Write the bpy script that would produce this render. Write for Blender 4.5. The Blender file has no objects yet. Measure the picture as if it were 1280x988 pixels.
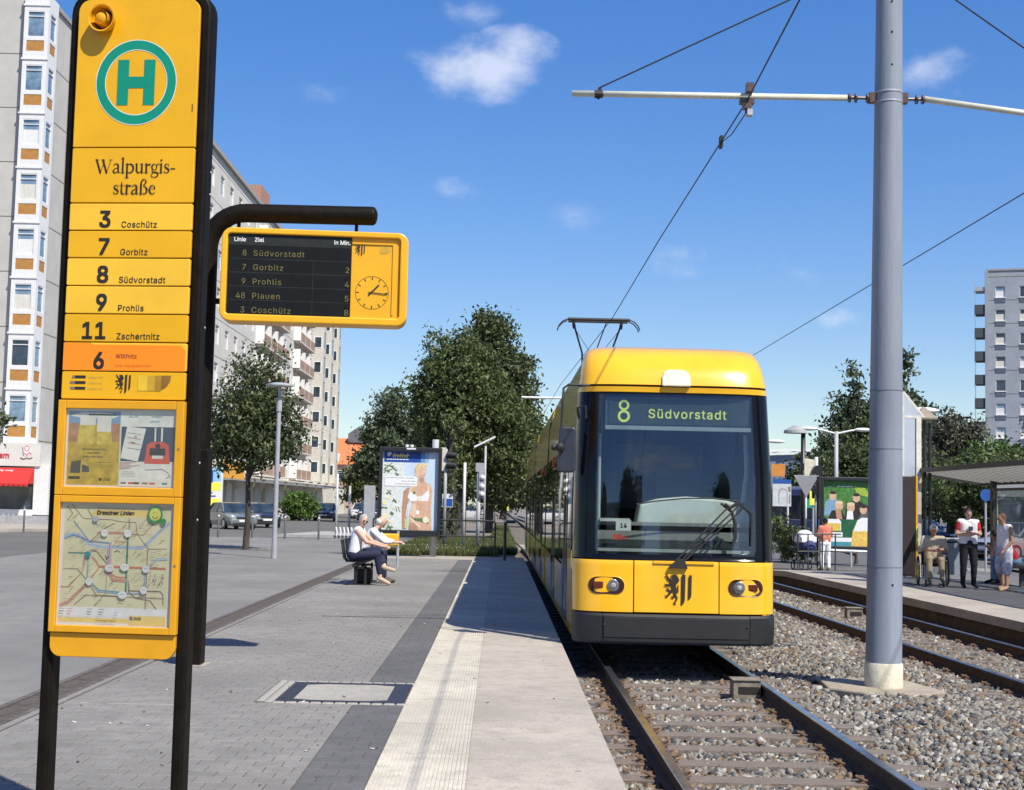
import bpy, bmesh, math, random
import numpy as np
from mathutils import Vector, Matrix
random.seed(7); RNG = np.random.default_rng(11)
S = bpy.context.scene
COL = S.collection
PI = math.pi
R = math.radians

# ------------------------------------------------------------------ camera
cam = bpy.data.objects.new('camera', bpy.data.cameras.new('camera')); COL.objects.link(cam)
cam.data.sensor_width = 36; cam.data.lens = 36*1750/1280
cam.data.clip_start = .1; cam.data.clip_end = 6000
CM = Matrix(((0.9997179, -0.0225728, -0.0073860), (-0.0091150, -0.0774774, -0.9969524), (0.0219318, 0.9967385, -0.0776613)))
cam.matrix_world = Matrix.Translation((0, 0, 1.77)) @ CM.to_4x4()
S.camera = cam

# ------------------------------------------------------------------ sky and sun
SUN_DIR = Vector((.495, -.595, 1.0)).normalized()          # towards the sun
SUN_EL = math.asin(SUN_DIR.z); SUN_AZ = math.atan2(SUN_DIR.x, SUN_DIR.y)
W = bpy.data.worlds.new('World'); S.world = W; W.use_nodes = True
nt = W.node_tree; N = nt.nodes; L = nt.links
bg = N['Background']; bg.inputs['Strength'].default_value = .10
sky = N.new('ShaderNodeTexSky'); sky.sky_type = 'NISHITA'; sky.sun_disc = False
sky.sun_elevation = SUN_EL; sky.sun_rotation = SUN_AZ
sky.altitude = 100; sky.air_density = 1.0; sky.dust_density = .6; sky.ozone_density = 3.2
tc = N.new('ShaderNodeTexCoord')
def wn(t, **k):
    n = N.new(t)
    for a, b in k.items(): setattr(n, a, b)
    return n
def wmath(op, a, b=None, clamp=False):
    n = wn('ShaderNodeMath', operation=op, use_clamp=clamp)
    for i, x in enumerate((a, b)):
        if x is None: continue
        if isinstance(x, (int, float)): n.inputs[i].default_value = x
        else: L.new(x, n.inputs[i])
    return n.outputs[0]
noise = wn('ShaderNodeTexNoise'); noise.inputs['Scale'].default_value = 26; noise.inputs['Detail'].default_value = 7; noise.inputs['Roughness'].default_value = .58
mp = wn('ShaderNodeMapping'); mp.inputs['Scale'].default_value = (1, 1, 1.5); L.new(tc.outputs['Generated'], mp.inputs['Vector']); L.new(mp.outputs[0], noise.inputs['Vector'])
CLOUDS = [(-.018, .952, .3000, .052, 1.0), (.003, .951, .3150, .036, .9), (-.050, .949, .3080, .034, .42), (-.0316, .974, .2224, .026, .36), (.0469, .978, .2043, .030, .26),
          (.1265, .9765, .1745, .036, .34), (.2826, .9134, .293, .042, .5), (-.115, .944, .312, .04, .2), (-.030, .941, .337, .03, .34),
          (.2311, .964, .1326, .022, .45), (-.13, .950, .283, .03, .25), (.198, .966, .166, .035, .3), (.07, .95, .29, .03, .22),
          (-.5, .7, .30, .16, .6), (.75, .5, .35, .2, .6), (.3, -.85, .45, .25, .7), (-.45, -.8, .35, .22, .6), (.05, -.9, .25, .14, .6), (-.9, -.1, .4, .2, .6), (.9, -.3, .3, .15, .5)]
acc = None
for cx, cy, cz, rad, amp in CLOUDS:
    c = Vector((cx, cy, cz)).normalized()
    sub = wn('ShaderNodeVectorMath', operation='SUBTRACT'); L.new(tc.outputs['Generated'], sub.inputs[0]); sub.inputs[1].default_value = c
    mul = wn('ShaderNodeVectorMath', operation='MULTIPLY'); L.new(sub.outputs[0], mul.inputs[0]); mul.inputs[1].default_value = (1, 1, 1.9)
    ln = wn('ShaderNodeVectorMath', operation='LENGTH'); L.new(mul.outputs[0], ln.inputs[0])
    d = wmath('DIVIDE', ln.outputs['Value'], rad); d = wmath('SUBTRACT', 1.0, d, True)
    d = wmath('POWER', d, .7); d = wmath('MULTIPLY', d, amp)
    acc = d if acc is None else wmath('MAXIMUM', acc, d)
nz = wmath('SUBTRACT', noise.outputs['Fac'], .5); nz = wmath('MULTIPLY', nz, 1.5)
gate = wmath('MULTIPLY', acc, 4.0, True)
cov = wmath('ADD', acc, wmath('MULTIPLY', nz, gate))
mr = wn('ShaderNodeMapRange', interpolation_type='SMOOTHSTEP'); L.new(cov, mr.inputs['Value']); mr.inputs['From Min'].default_value = .12; mr.inputs['From Max'].default_value = 1.0
mr.inputs['To Max'].default_value = .74
gam = wn('ShaderNodeGamma'); gam.inputs['Gamma'].default_value = .72; L.new(sky.outputs[0], gam.inputs['Color'])
hsv = wn('ShaderNodeHueSaturation'); hsv.inputs['Hue'].default_value = .517; hsv.inputs['Saturation'].default_value = 1.60; hsv.inputs['Value'].default_value = 1.84; L.new(gam.outputs[0], hsv.inputs['Color'])
mixc = wn('ShaderNodeMix', data_type='RGBA'); L.new(mr.outputs[0], mixc.inputs['Factor']); L.new(hsv.outputs[0], mixc.inputs[6]); mixc.inputs[7].default_value = (6.3, 6.7, 7.8, 1)
L.new(mixc.outputs[2], bg.inputs['Color'])
sun = bpy.data.objects.new('sun', bpy.data.lights.new('sun', 'SUN')); COL.objects.link(sun)
sun.data.energy = 4.9; sun.data.angle = R(.5); sun.data.color = (1, .94, .84)
sun.rotation_euler = SUN_DIR.to_track_quat('Z', 'Y').to_euler(); sun.location = (10, -12, 22)
S.view_settings.view_transform = 'Standard'; S.view_settings.look = 'None'; S.view_settings.exposure = .42; S.view_settings.gamma = 1

# ------------------------------------------------------------------ materials
MATS = {}
def mat(name, col=(.5, .5, .5), rough=.65, var=.12, scale=6, bump=0, bscale=40, metal=0, coat=0, spec=.5, var2=None, stretch=None, emit=0):
    if name in MATS: return MATS[name]
    m = bpy.data.materials.new(name); m.use_nodes = True; n = m.node_tree.nodes; l = m.node_tree.links
    b = n['Principled BSDF']; b.inputs['Roughness'].default_value = rough; b.inputs['Metallic'].default_value = metal
    b.inputs['Coat Weight'].default_value = coat; b.inputs['Coat Roughness'].default_value = .06; b.inputs['Specular IOR Level'].default_value = spec
    t = n.new('ShaderNodeTexCoord'); src = t.outputs['Object']
    if stretch:
        k = n.new('ShaderNodeMapping'); k.inputs['Scale'].default_value = stretch; l.new(src, k.inputs['Vector']); src = k.outputs[0]
    a = n.new('ShaderNodeTexNoise'); a.inputs['Scale'].default_value = scale; a.inputs['Detail'].default_value = 6; a.inputs['Roughness'].default_value = .65; l.new(src, a.inputs['Vector'])
    mx = n.new('ShaderNodeMix'); mx.data_type = 'RGBA'
    mx.inputs[6].default_value = (*[max(0, c*(1-var*1.6)) for c in col], 1)
    mx.inputs[7].default_value = (*( [min(1, c*(1+var*1.6)) for c in col] if var2 is None else var2), 1)
    mr_ = n.new('ShaderNodeMapRange'); mr_.inputs['From Min'].default_value = .3; mr_.inputs['From Max'].default_value = .7; l.new(a.outputs['Fac'], mr_.inputs['Value'])
    l.new(mr_.outputs[0], mx.inputs['Factor']); l.new(mx.outputs[2], b.inputs['Base Color'])
    if bump:
        bn = n.new('ShaderNodeTexNoise'); bn.inputs['Scale'].default_value = bscale; bn.inputs['Detail'].default_value = 4; l.new(src, bn.inputs['Vector'])
        bp = n.new('ShaderNodeBump'); bp.inputs['Strength'].default_value = bump; bp.inputs['Distance'].default_value = .02; l.new(bn.outputs['Fac'], bp.inputs['Height']); l.new(bp.outputs[0], b.inputs['Normal'])
    if emit:
        b.inputs['Emission Color'].default_value = (*col, 1); b.inputs['Emission Strength'].default_value = emit
    MATS[name] = m
    return m
def speckle(name, col, dark, light, rough=.85, scale=90, big=.5):
    """paving or asphalt: fine dark and light grains over slow stains"""
    m = bpy.data.materials.new(name); m.use_nodes = True; n = m.node_tree.nodes; l = m.node_tree.links
    b = n['Principled BSDF']; b.inputs['Roughness'].default_value = rough
    t = n.new('ShaderNodeNewGeometry')
    def ns(s, d=5):
        a = n.new('ShaderNodeTexNoise'); a.inputs['Scale'].default_value = s; a.inputs['Detail'].default_value = d; a.inputs['Roughness'].default_value = .6; l.new(t.outputs['Position'], a.inputs['Vector']); return a.outputs['Fac']
    def mp_(f, a, b_):
        q = n.new('ShaderNodeMapRange'); q.inputs['From Min'].default_value = a; q.inputs['From Max'].default_value = b_; l.new(f, q.inputs['Value']); return q.outputs[0]
    def mix(f, c1, c2):
        q = n.new('ShaderNodeMix'); q.data_type = 'RGBA'; l.new(f, q.inputs['Factor'])
        for i, c in ((6, c1), (7, c2)):
            if isinstance(c, tuple): q.inputs[i].default_value = (*c, 1)
            else: l.new(c, q.inputs[i])
        return q.outputs[2]
    c = mix(mp_(ns(big), .35, .65), tuple(x*.80 for x in col), tuple(min(1, x*1.10) for x in col))
    c = mix(mp_(ns(big*9), .45, .75), c, tuple(x*.74 for x in col))
    vo = n.new('ShaderNodeTexVoronoi'); vo.inputs['Scale'].default_value = 2.1; l.new(t.outputs['Position'], vo.inputs['Vector'])
    c = mix(mp_(vo.outputs['Distance'], .055, .035), c, tuple(x*.55 for x in col))
    c = mix(mp_(ns(scale, 2), .60, .66), c, dark)
    c = mix(mp_(ns(scale*1.7, 2), .66, .70), c, light)
    oi = n.new('ShaderNodeObjectInfo'); hs = n.new('ShaderNodeHueSaturation'); l.new(c, hs.inputs['Color'])
    q = n.new('ShaderNodeMapRange'); q.inputs['To Min'].default_value = .93; q.inputs['To Max'].default_value = 1.07; l.new(oi.outputs['Random'], q.inputs['Value']); l.new(q.outputs[0], hs.inputs['Value'])
    l.new(hs.outputs[0], b.inputs['Base Color'])
    bp = n.new('ShaderNodeBump'); bp.inputs['Strength'].default_value = .25; bp.inputs['Distance'].default_value = .004; l.new(ns(scale*1.3, 3), bp.inputs['Height']); l.new(bp.outputs[0], b.inputs['Normal'])
    MATS[name] = m
    return m
def leafmat(name, col, col2):
    m = bpy.data.materials.new(name); m.use_nodes = True; n = m.node_tree.nodes; l = m.node_tree.links
    b = n['Principled BSDF']; b.inputs['Roughness'].default_value = .55; b.inputs['Specular IOR Level'].default_value = .35
    t = n.new('ShaderNodeTexCoord'); a = n.new('ShaderNodeTexNoise'); a.inputs['Scale'].default_value = 1.1; a.inputs['Detail'].default_value = 8; a.inputs['Roughness'].default_value = .8
    l.new(t.outputs['Object'], a.inputs['Vector'])
    q = n.new('ShaderNodeMapRange'); q.inputs['From Min'].default_value = .40; q.inputs['From Max'].default_value = .60; l.new(a.outputs['Fac'], q.inputs['Value'])
    mx = n.new('ShaderNodeMix'); mx.data_type = 'RGBA'; mx.inputs[6].default_value = (*col, 1); mx.inputs[7].default_value = (*col2, 1); l.new(q.outputs[0], mx.inputs['Factor']); l.new(mx.outputs[2], b.inputs['Base Color'])
    tr = n.new('ShaderNodeBsdfTranslucent'); l.new(mx.outputs[2], tr.inputs['Color'])
    ms = n.new('ShaderNodeMixShader'); ms.inputs[0].default_value = .26; l.new(b.outputs[0], ms.inputs[1]); l.new(tr.outputs[0], ms.inputs[2])
    l.new(ms.outputs[0], n['Material Output'].inputs['Surface'])
    MATS[name] = m
    return m
def glassmat(name, tint=(.7, .75, .75), refl=.08, dark=0.0):
    """thin pane: mostly see-through, mirror-like at grazing angles"""
    m = bpy.data.materials.new(name); m.use_nodes = True; n = m.node_tree.nodes; l = m.node_tree.links
    n.remove(n['Principled BSDF'])
    tr = n.new('ShaderNodeBsdfTransparent'); tr.inputs[0].default_value = (*tint, 1)
    gl = n.new('ShaderNodeBsdfGlossy'); gl.inputs['Roughness'].default_value = .02; gl.inputs['Color'].default_value = (1, 1, 1, 1)
    fr = n.new('ShaderNodeLayerWeight'); fr.inputs['Blend'].default_value = .5
    pw = n.new('ShaderNodeMath'); pw.operation = 'POWER'; pw.inputs[1].default_value = 4.5; l.new(fr.outputs['Facing'], pw.inputs[0])
    ad = n.new('ShaderNodeMath'); ad.operation = 'ADD'; ad.use_clamp = True; ad.inputs[1].default_value = refl+.04; l.new(pw.outputs[0], ad.inputs[0])
    ms = n.new('ShaderNodeMixShader'); l.new(ad.outputs[0], ms.inputs[0]); l.new(tr.outputs[0], ms.inputs[1]); l.new(gl.outputs[0], ms.inputs[2])
    l.new(ms.outputs[0], n['Material Output'].inputs['Surface'])
    MATS[name] = m
    return m
YEL = mat('sign_yellow', (.76, .40, .005), .38, .05, 3, .02, 30)
YEL2 = mat('sign_yellow_pale', (.84, .49, .03), .45, .05, 3)
YELF = mat('frame_yellow', (.70, .33, .008), .4, .06, 4)
ORG = mat('sign_orange', (.95, .26, .008), .42, .04, 3)
TEAL = mat('emblem_green', (.0, .25, .155), .45, .05, 5)
INK = mat('black_print', (.018, .014, .012), .6, .1)
INKG = mat('grey_print', (.20, .17, .12), .6, .1)
POSTM = mat('post_dark_paint', (.008, .006, .004), .55, .25, 12, .05, 60, spec=.12)
BLK = mat('black_rubber', (.02, .02, .022), .6, .2, 10)
DKGREY = mat('dark_grey_plastic', (.045, .047, .052), .5, .15, 10, .1, 120)
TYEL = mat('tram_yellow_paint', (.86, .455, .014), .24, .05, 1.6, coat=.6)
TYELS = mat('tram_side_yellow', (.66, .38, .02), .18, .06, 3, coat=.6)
SILV = mat('silver_metal', (.55, .56, .57), .35, .06, 8, metal=.7)
GALV = mat('galvanised_steel', (.42, .44, .46), .5, .12, 9, .08, 60, metal=.3)
MASTM = mat('mast_grey_paint', (.225, .255, .30), .55, .13, 3.5, .12, 50, stretch=(1, 1, .12))
CREAMC = mat('cream_concrete', (.55, .50, .40), .85, .15, 8, .2, 60)
WHT = mat('white_paint', (.70, .70, .68), .5, .05, 6)
WHT2 = mat('cream_plastic', (.80, .74, .58), .45, .04, 5)
GLS = glassmat('clear_glass', (.78, .82, .82), .02)
GLT = glassmat('tram_glass', (.55, .60, .60), .05)
GLD = mat('dark_window_glass', (.03, .045, .06), .05, .5, 1.2, spec=.9)
GLB = mat('blue_window_glass', (.16, .24, .32), .08, .5, 1.0, spec=.9)
CURT = mat('pale_curtain', (.6, .58, .52), .9, .2, 14, stretch=(8, 8, .3))
RUST = mat('rusty_rail_side', (.060, .036, .022), .8, .35, 14, .3, 60)
RAILT = mat('polished_rail_head', (.30, .33, .38), .22, .25, 5, metal=.9)
CLIPM = mat('rusty_clip', (.14, .085, .052), .8, .4, 30)
WOOD = mat('weathered_sleeper', (.19, .155, .125), .9, .25, 5, .5, 60, stretch=(1, 9, 3))
STONE = mat('ballast_stone', (.22, .20, .175), .9, .5, 3)
SOIL = mat('ballast_bed_soil', (.13, .115, .095), .95, .3, 5, .6, 30)
BARK = mat('tree_bark', (.06, .05, .04), .95, .35, 9, .8, 25, stretch=(1, 1, .25))
SKIN = mat('skin', (.50, .27, .18), .55, .08, 9)
ASPH = speckle('light_asphalt', (.195, .188, .174), (.10, .10, .10), (.34, .34, .33), .85, 70, .35)
ROADM = speckle('road_asphalt', (.13, .127, .118), (.06, .06, .06), (.25, .25, .25), .85, 60, .3)
PAVE = speckle('block_paving', (.220, .210, .190), (.13, .12, .11), (.38, .36, .33), .85, 80, .6)
PAVED = speckle('dark_block_paving', (.114, .112, .108), (.06, .06, .06), (.22, .22, .22), .85, 80, .6)
SLABM = speckle('pale_concrete_slab', (.385, .340, .280), (.22, .20, .17), (.60, .57, .5), .85, 50, .8)
TACT = speckle('ribbed_cream_slab', (.54, .50, .41), (.30, .27, .23), (.66, .62, .55), .85, 60, .8)
EARTH = speckle('gravelly_ground', (.20, .18, .15), (.10, .09, .07), (.32, .3, .26), .95, 20, .2)
BEIGEP = speckle('beige_pavement', (.36, .32, .26), (.2, .18, .15), (.45, .42, .37), .9, 40, .3)

FONT = None
try:      # Blender's own interface face, close to the sign's grotesque; its built-in face if that is missing
    import os
    FONT = bpy.data.fonts.load(os.path.join(bpy.utils.system_resource('DATAFILES'), 'fonts', 'Inter.woff2'))
except Exception: FONT = None
# ------------------------------------------------------------------ mesh builder
class MB:
    def __init__(s, m=None): s.v = []; s.f = []; s.mi = []; s.mats = []; s.cur = m; s.lay = 0; s.step = 1e-5
    def use(s, m): s.cur = m; return s
    def _m(s, m):
        m = m or s.cur
        if m not in s.mats: s.mats.append(m)
        return s.mats.index(m)
    def add(s, vs, fs, m=None):
        o = len(s.v); i = s._m(m)
        s.v.extend([tuple(p) for p in vs])
        for f in fs: s.f.append(tuple(o+k for k in f)); s.mi.append(i)
        return s
    def box(s, x0, x1, y0, y1, z0, z1, m=None, mx=None):
        vs = [(x0, y0, z0), (x1, y0, z0), (x1, y1, z0), (x0, y1, z0), (x0, y0, z1), (x1, y0, z1), (x1, y1, z1), (x0, y1, z1)]
        if mx: vs = [mx @ Vector(p) for p in vs]
        return s.add(vs, [(0, 3, 2, 1), (4, 5, 6, 7), (0, 1, 5, 4), (1, 2, 6, 5), (2, 3, 7, 6), (3, 0, 4, 7)], m)
    def bar(s, p, q, w, h, m=None, up=(0, 0, 1)):
        p = Vector(p); q = Vector(q); d = (q-p).normalized(); u = Vector(up)
        if abs(d.dot(u)) > .95: u = Vector((0, 1, 0))
        a = d.cross(u).normalized()*w/2; b = a.cross(d).normalized()*h/2
        vs = [p-a-b, p+a-b, p+a+b, p-a+b, q-a-b, q+a-b, q+a+b, q-a+b]
        return s.add(vs, [(0, 1, 2, 3), (7, 6, 5, 4), (0, 4, 5, 1), (1, 5, 6, 2), (2, 6, 7, 3), (3, 7, 4, 0)], m)
    def tube(s, pts, r, seg=10, m=None, caps=True):
        pts = [Vector(p) for p in pts]; n = len(pts); rs = r if isinstance(r, (list, tuple)) else [r]*n
        vs = []; u = None
        for i, p in enumerate(pts):
            d = (pts[min(i+1, n-1)]-pts[max(i-1, 0)]).normalized()
            if u is None: u = d.orthogonal().normalized()
            else: u = (u-d*u.dot(d)).normalized()
            w = d.cross(u)
            for k in range(seg):
                a = 2*PI*k/seg; vs.append(p+(u*math.cos(a)+w*math.sin(a))*rs[i])
        fs = [(i*seg+k, i*seg+(k+1) % seg, (i+1)*seg+(k+1) % seg, (i+1)*seg+k) for i in range(n-1) for k in range(seg)]
        if caps: fs += [tuple(range(seg))[::-1], tuple(range((n-1)*seg, n*seg))]
        return s.add(vs, fs, m)
    def ell(s, c, r, seg=12, rings=8, m=None, mx=None):
        c = Vector(c); r = (r, r, r) if isinstance(r, (int, float)) else r; vs = []
        for i in range(rings+1):
            t = PI*i/rings
            if i in (0, rings): vs.append(Vector((0, 0, r[2]*math.cos(t)))); continue
            for k in range(seg):
                a = 2*PI*k/seg; vs.append(Vector((r[0]*math.sin(t)*math.cos(a), r[1]*math.sin(t)*math.sin(a), r[2]*math.cos(t))))
        if mx: vs = [mx @ p for p in vs]
        vs = [p+c for p in vs]; fs = []
        for k in range(seg):
            fs.append((0, 1+k, 1+(k+1) % seg)); b = 1+(rings-2)*seg; fs.append((len(vs)-1, b+(k+1) % seg, b+k))
        for i in range(rings-2):
            for k in range(seg): fs.append((1+i*seg+k, 1+(i+1)*seg+k, 1+(i+1)*seg+(k+1) % seg, 1+i*seg+(k+1) % seg))
        return s.add(vs, fs, m)
    def prism(s, poly, y0, y1, m=None, axis='y'):
        """polygon in xz extruded along y (or polygon in xy extruded along z, or in yz along x)"""
        n = len(poly)
        g = {'y': lambda a, b, t: (a, t, b), 'z': lambda a, b, t: (a, b, t), 'x': lambda a, b, t: (t, a, b)}[axis]
        vs = [g(a, b, y0) for a, b in poly]+[g(a, b, y1) for a, b in poly]
        fs = [tuple(range(n)), tuple(range(n, 2*n))[::-1]]+[((i+1) % n, i, i+n, (i+1) % n+n) for i in range(n)]
        return s.add(vs, fs, m)
    # --- flat print facing -y, every stroke a hair in front of the last one
    def lay_y(s, y): s.lay += 1; return y-s.lay*s.step
    def pp(s, poly, y, m=None):
        y = s.lay_y(y); return s.add([(a, y, b) for a, b in poly], [tuple(range(len(poly)))], m)
    def rect(s, x0, x1, z0, z1, y, m=None): return s.pp([(x0, z0), (x1, z0), (x1, z1), (x0, z1)], y, m)
    def disc(s, x, z, r, y, m=None, seg=28, r2=None):
        return s.pp([(x+r*math.cos(2*PI*k/seg), z+(r2 or r)*math.sin(2*PI*k/seg)) for k in range(seg)], y, m)
    def ring(s, x, z, r0, r1, y, m=None, seg=48):
        y = s.lay_y(y)
        vs = [(x+r*math.cos(2*PI*k/seg), y, z+r*math.sin(2*PI*k/seg)) for r in (r0, r1) for k in range(seg)]
        return s.add(vs, [(k, (k+1) % seg, seg+(k+1) % seg, seg+k) for k in range(seg)], m)
    def stroke(s, pts, w, y, m=None, caps=True):
        ws = w if isinstance(w, (list, tuple)) else [w]*len(pts)
        for i in range(len(pts)-1):
            (a, b), (c, d) = pts[i], pts[i+1]; l = math.hypot(c-a, d-b) or 1e-6; nx, nz_ = -(d-b)/l/2, (c-a)/l/2
            s.pp([(a+nx*ws[i], b+nz_*ws[i]), (a-nx*ws[i], b-nz_*ws[i]), (c-nx*ws[i+1], d-nz_*ws[i+1]), (c+nx*ws[i+1], d+nz_*ws[i+1])][::-1], y, m)
        if caps:
            for (a, b), k in zip(pts, ws): s.disc(a, b, k/2, y, m, 10)
        return s
    def text(s, t, x, z, size, y, m=None, bold=0, align='LEFT', shear=0, squash=1, space=1):
        cu = bpy.data.curves.new('t', 'FONT'); cu.body = t; cu.size = size*(1.06 if FONT else 1); cu.offset = 0 if FONT else bold*size; cu.align_x = align; cu.shear = shear; cu.space_character = space; cu.resolution_u = 3
        if FONT: cu.font = FONT
        ob = bpy.data.objects.new('t', cu); COL.objects.link(ob)
        dg = bpy.context.evaluated_depsgraph_get(); me = bpy.data.meshes.new_from_object(ob.evaluated_get(dg))
        bpy.data.objects.remove(ob); bpy.data.curves.remove(cu)
        k = bold*size*.85 if FONT and bold > .004 else 0
        for dx, dz in (((-k, -k), (-k, k), (k, -k), (k, k), (0, 0)) if k else ((0, 0),)):
            yy = s.lay_y(y); s.add([(x+dx+v.co.x*squash, yy, z+dz+v.co.y) for v in me.vertices], [tuple(p.vertices) for p in me.polygons], m)
        bpy.data.meshes.remove(me); return s
    def mesh(s, name, smooth=False):
        me = bpy.data.meshes.new(name); me.from_pydata(s.v, [], s.f)
        for m in s.mats: me.materials.append(m)
        me.polygons.foreach_set('material_index', s.mi)
        if smooth: me.polygons.foreach_set('use_smooth', [True]*len(s.f))
        me.update(); return me
    def build(s, name, parent=None, smooth=False, bevel=0, loc=None, rot=None):
        o = bpy.data.objects.new(name, s.mesh(name, smooth)); COL.objects.link(o)
        if parent: o.parent = parent
        if loc: o.location = loc
        if rot: o.rotation_euler = rot
        if bevel:
            b = o.modifiers.new('bevel', 'BEVEL'); b.width = bevel; b.segments = 2; b.limit_method = 'ANGLE'; b.angle_limit = R(40)
        if smooth and len(s.f) > 20:
            try: o.data.set_sharp_from_angle(angle=R(42))
            except Exception: pass
        return o
def tag(o, label=None, cat=None, group=None, kind=None):
    if label: o['label'] = label
    if cat: o['category'] = cat
    if group: o['group'] = group
    if kind: o['kind'] = kind
    return o
def T(name, label, cat, loc=(0, 0, 0), rz=0, group=None):
    o = bpy.data.objects.new(name, None); COL.objects.link(o); o.location = loc; o.rotation_euler = (0, 0, rz); o.empty_display_size = .2
    return tag(o, label, cat, group)
KIDS = {}
def children(o): return [c for c in COL.objects if c.parent == o]
def copy_tree(o, parent=None, top=True):
    c = o.copy(); COL.objects.link(c)
    if parent: c.parent = parent
    for ch in children(o): copy_tree(ch, c)
    return c
def link(name, me, parent, loc=(0, 0, 0), rot=(0, 0, 0), sc=None):
    o = bpy.data.objects.new(name, me); COL.objects.link(o); o.parent = parent; o.location = loc; o.rotation_euler = rot
    if sc: o.scale = sc
    return o
def rrect(x0, x1, z0, z1, r, n=5):
    p = []
    for cx, cz, a in ((x1-r, z1-r, 0), (x0+r, z1-r, 90), (x0+r, z0+r, 180), (x1-r, z0+r, 270)):
        for k in range(n+1): t = R(a+90*k/n); p.append((cx+r*math.cos(t), cz+r*math.sin(t)))
    return p
def npmesh(name, V, F, mats, parent=None, mi=None, smooth=False):
    V = np.asarray(V, dtype=np.float32); F = np.asarray(F, dtype=np.int32); me = bpy.data.meshes.new(name)
    me.vertices.add(len(V)); me.vertices.foreach_set('co', V.ravel()); n, k = F.shape
    me.loops.add(n*k); me.loops.foreach_set('vertex_index', F.ravel()); me.polygons.add(n)
    me.polygons.foreach_set('loop_start', np.arange(0, n*k, k, dtype=np.int32)); me.polygons.foreach_set('loop_total', np.full(n, k, dtype=np.int32))
    for m in mats: me.materials.append(m)
    if mi is not None: me.polygons.foreach_set('material_index', np.asarray(mi, dtype=np.int32))
    me.update(calc_edges=True)
    if smooth: me.polygons.foreach_set('use_smooth', [True]*n)
    o = bpy.data.objects.new(name, me); COL.objects.link(o)
    if parent: o.parent = parent
    return o
def struct(name, b, parent=None, **k):
    o = b.build(name, parent, **k)
    if not parent: o['kind'] = 'structure'
    return o
def emblem(b, x, z, h, y, m):
    """rampant lion beside two pales, drawn in strokes; x, z = top left, h = height"""
    s = h/600
    P = lambda pts: [(x+(a-165)*s, z-(c-255)*s) for a, c in pts]
    def st(pts, w): b.stroke(P(pts), [k*s for k in (w if isinstance(w, list) else [w]*len(pts))], y, m)
    st([(375, 300), (400, 370), (330, 420), (345, 500), (365, 590)], [80, 105, 130, 95, 75])
    st([(355, 285), (300, 285)], [50, 22]); st([(345, 320), (275, 300)], [30, 10])
    st([(310, 400), (240, 350), (210, 285)], [50, 42, 30]); st([(310, 450), (235, 466), (190, 466)], [50, 36, 24])
    st([(350, 560), (275, 590), (225, 545)], [70, 45, 30]); st([(290, 590), (260, 640), (205, 685)], [50, 36, 26])
    st([(370, 590), (370, 660), (325, 700)], [66, 50, 34]); st([(370, 650), (410, 710), (385, 770), (365, 815)], [40, 34, 34, 24])
    st([(395, 612), (430, 600), (424, 520), (432, 462)], [14, 16, 30, 12])
    for cx, cz in ((205, 280), (190, 466), (228, 545), (205, 685), (365, 820), (322, 704)):
        for a in (40, 130): st([(cx-28*math.cos(R(a)), cz-28*math.sin(R(a))), (cx+28*math.cos(R(a)), cz+28*math.sin(R(a)))], 17)
    b.pp(P([(500, 262), (572, 262), (562, 740), (552, 790), (530, 825), (505, 850), (485, 850)]), y, m)
    b.pp(P([(638, 270), (694, 270), (688, 650), (680, 690), (655, 730), (622, 748)]), y, m)

# ================================================================== THE SETTING: ground, platforms, tracks
def sheet(name, poly, z, m, thick=.25):
    b = MB(m); b.prism(poly, z-thick, z, axis='z'); return struct(name, b)
sheet('ground', [(-1500, -1500), (1500, -1500), (1500, 1800), (-1500, 1800)], -.32, EARTH, .3)
sheet('road', [(-90, -10), (-12, -10), (-12, 56.6), (-6.9, 57.2), (-6.9, 330), (-90, 330)], .08, ROADM)
sheet('near_road', [(-6.9, 57), (-3.4, 57), (-3.4, 120), (-6.9, 120)], .079, ROADM)
sheet('plaza_end', [(-6.9, 41.3), (-3.4, 41.3), (-3.4, 57), (-6.9, 57)], .214, ASPH)
sheet('plaza', [(-12, -10), (-3.62, -10), (-3.62, 41.28), (-6.9, 41.28), (-6.9, 56.5), (-12, 56.0)], .216, ASPH)
sheet('pavement', [(-90, 60.2), (-21.6, 60.2), (-19.5, 66), (-19.5, 84), (-18.6, 90), (-18.6, 330), (-90, 330)], .20, BEIGEP)
sheet('traffic_island', [(-9.9, 63), (-6.6, 63), (-6.6, 71), (-8.8, 71)], .2, mat('kerb_concrete', (.33, .32, .30), .9, .12, 6, .2, 40))
sheet('verge_soil', [(-3.39, 41.3), (.55, 41.3), (.45, 150), (-3.39, 150)], .1, EARTH)
sheet('right_road', [(8.4, 42.6), (140, 42.6), (140, 300), (7.2, 300)], .0, ROADM)
sheet('right_verge', [(13.2, 10), (16.2, 10), (16.2, 42.5), (13.2, 42.5)], .05, ROADM)
sheet('far_road', [(16.3, 0), (120, 0), (120, 42.5), (16.3, 42.5)], .03, ROADM)
# --- drain channel between plaza and platform
dr = MB(mat('iron_grating', (.105, .088, .075), .75, .3, 12, .3, 60))
dr.box(-3.615, -3.56, -5, 41, .0, .222); dr.box(-3.34, -3.30, -5, 41, .0, .222); dr.box(-3.56, -3.34, -5, 41, .0, .20)
drain = struct('drain_channel', dr)
g = MB(MATS['iron_grating'])
for i in range(16): g.box(-.108, .108, .03*i, .03*i+.017, .2005, .214)
gm = g.mesh('drain_grate')
for i in range(69): link('drain_grate', gm, drain, (-3.45, 6+i*.5, 0))
sheet('kerb_strip', [(-3.297, -5), (-3.237, -5), (-3.237, 41), (-3.297, 41)], .219, PAVE)
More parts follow.
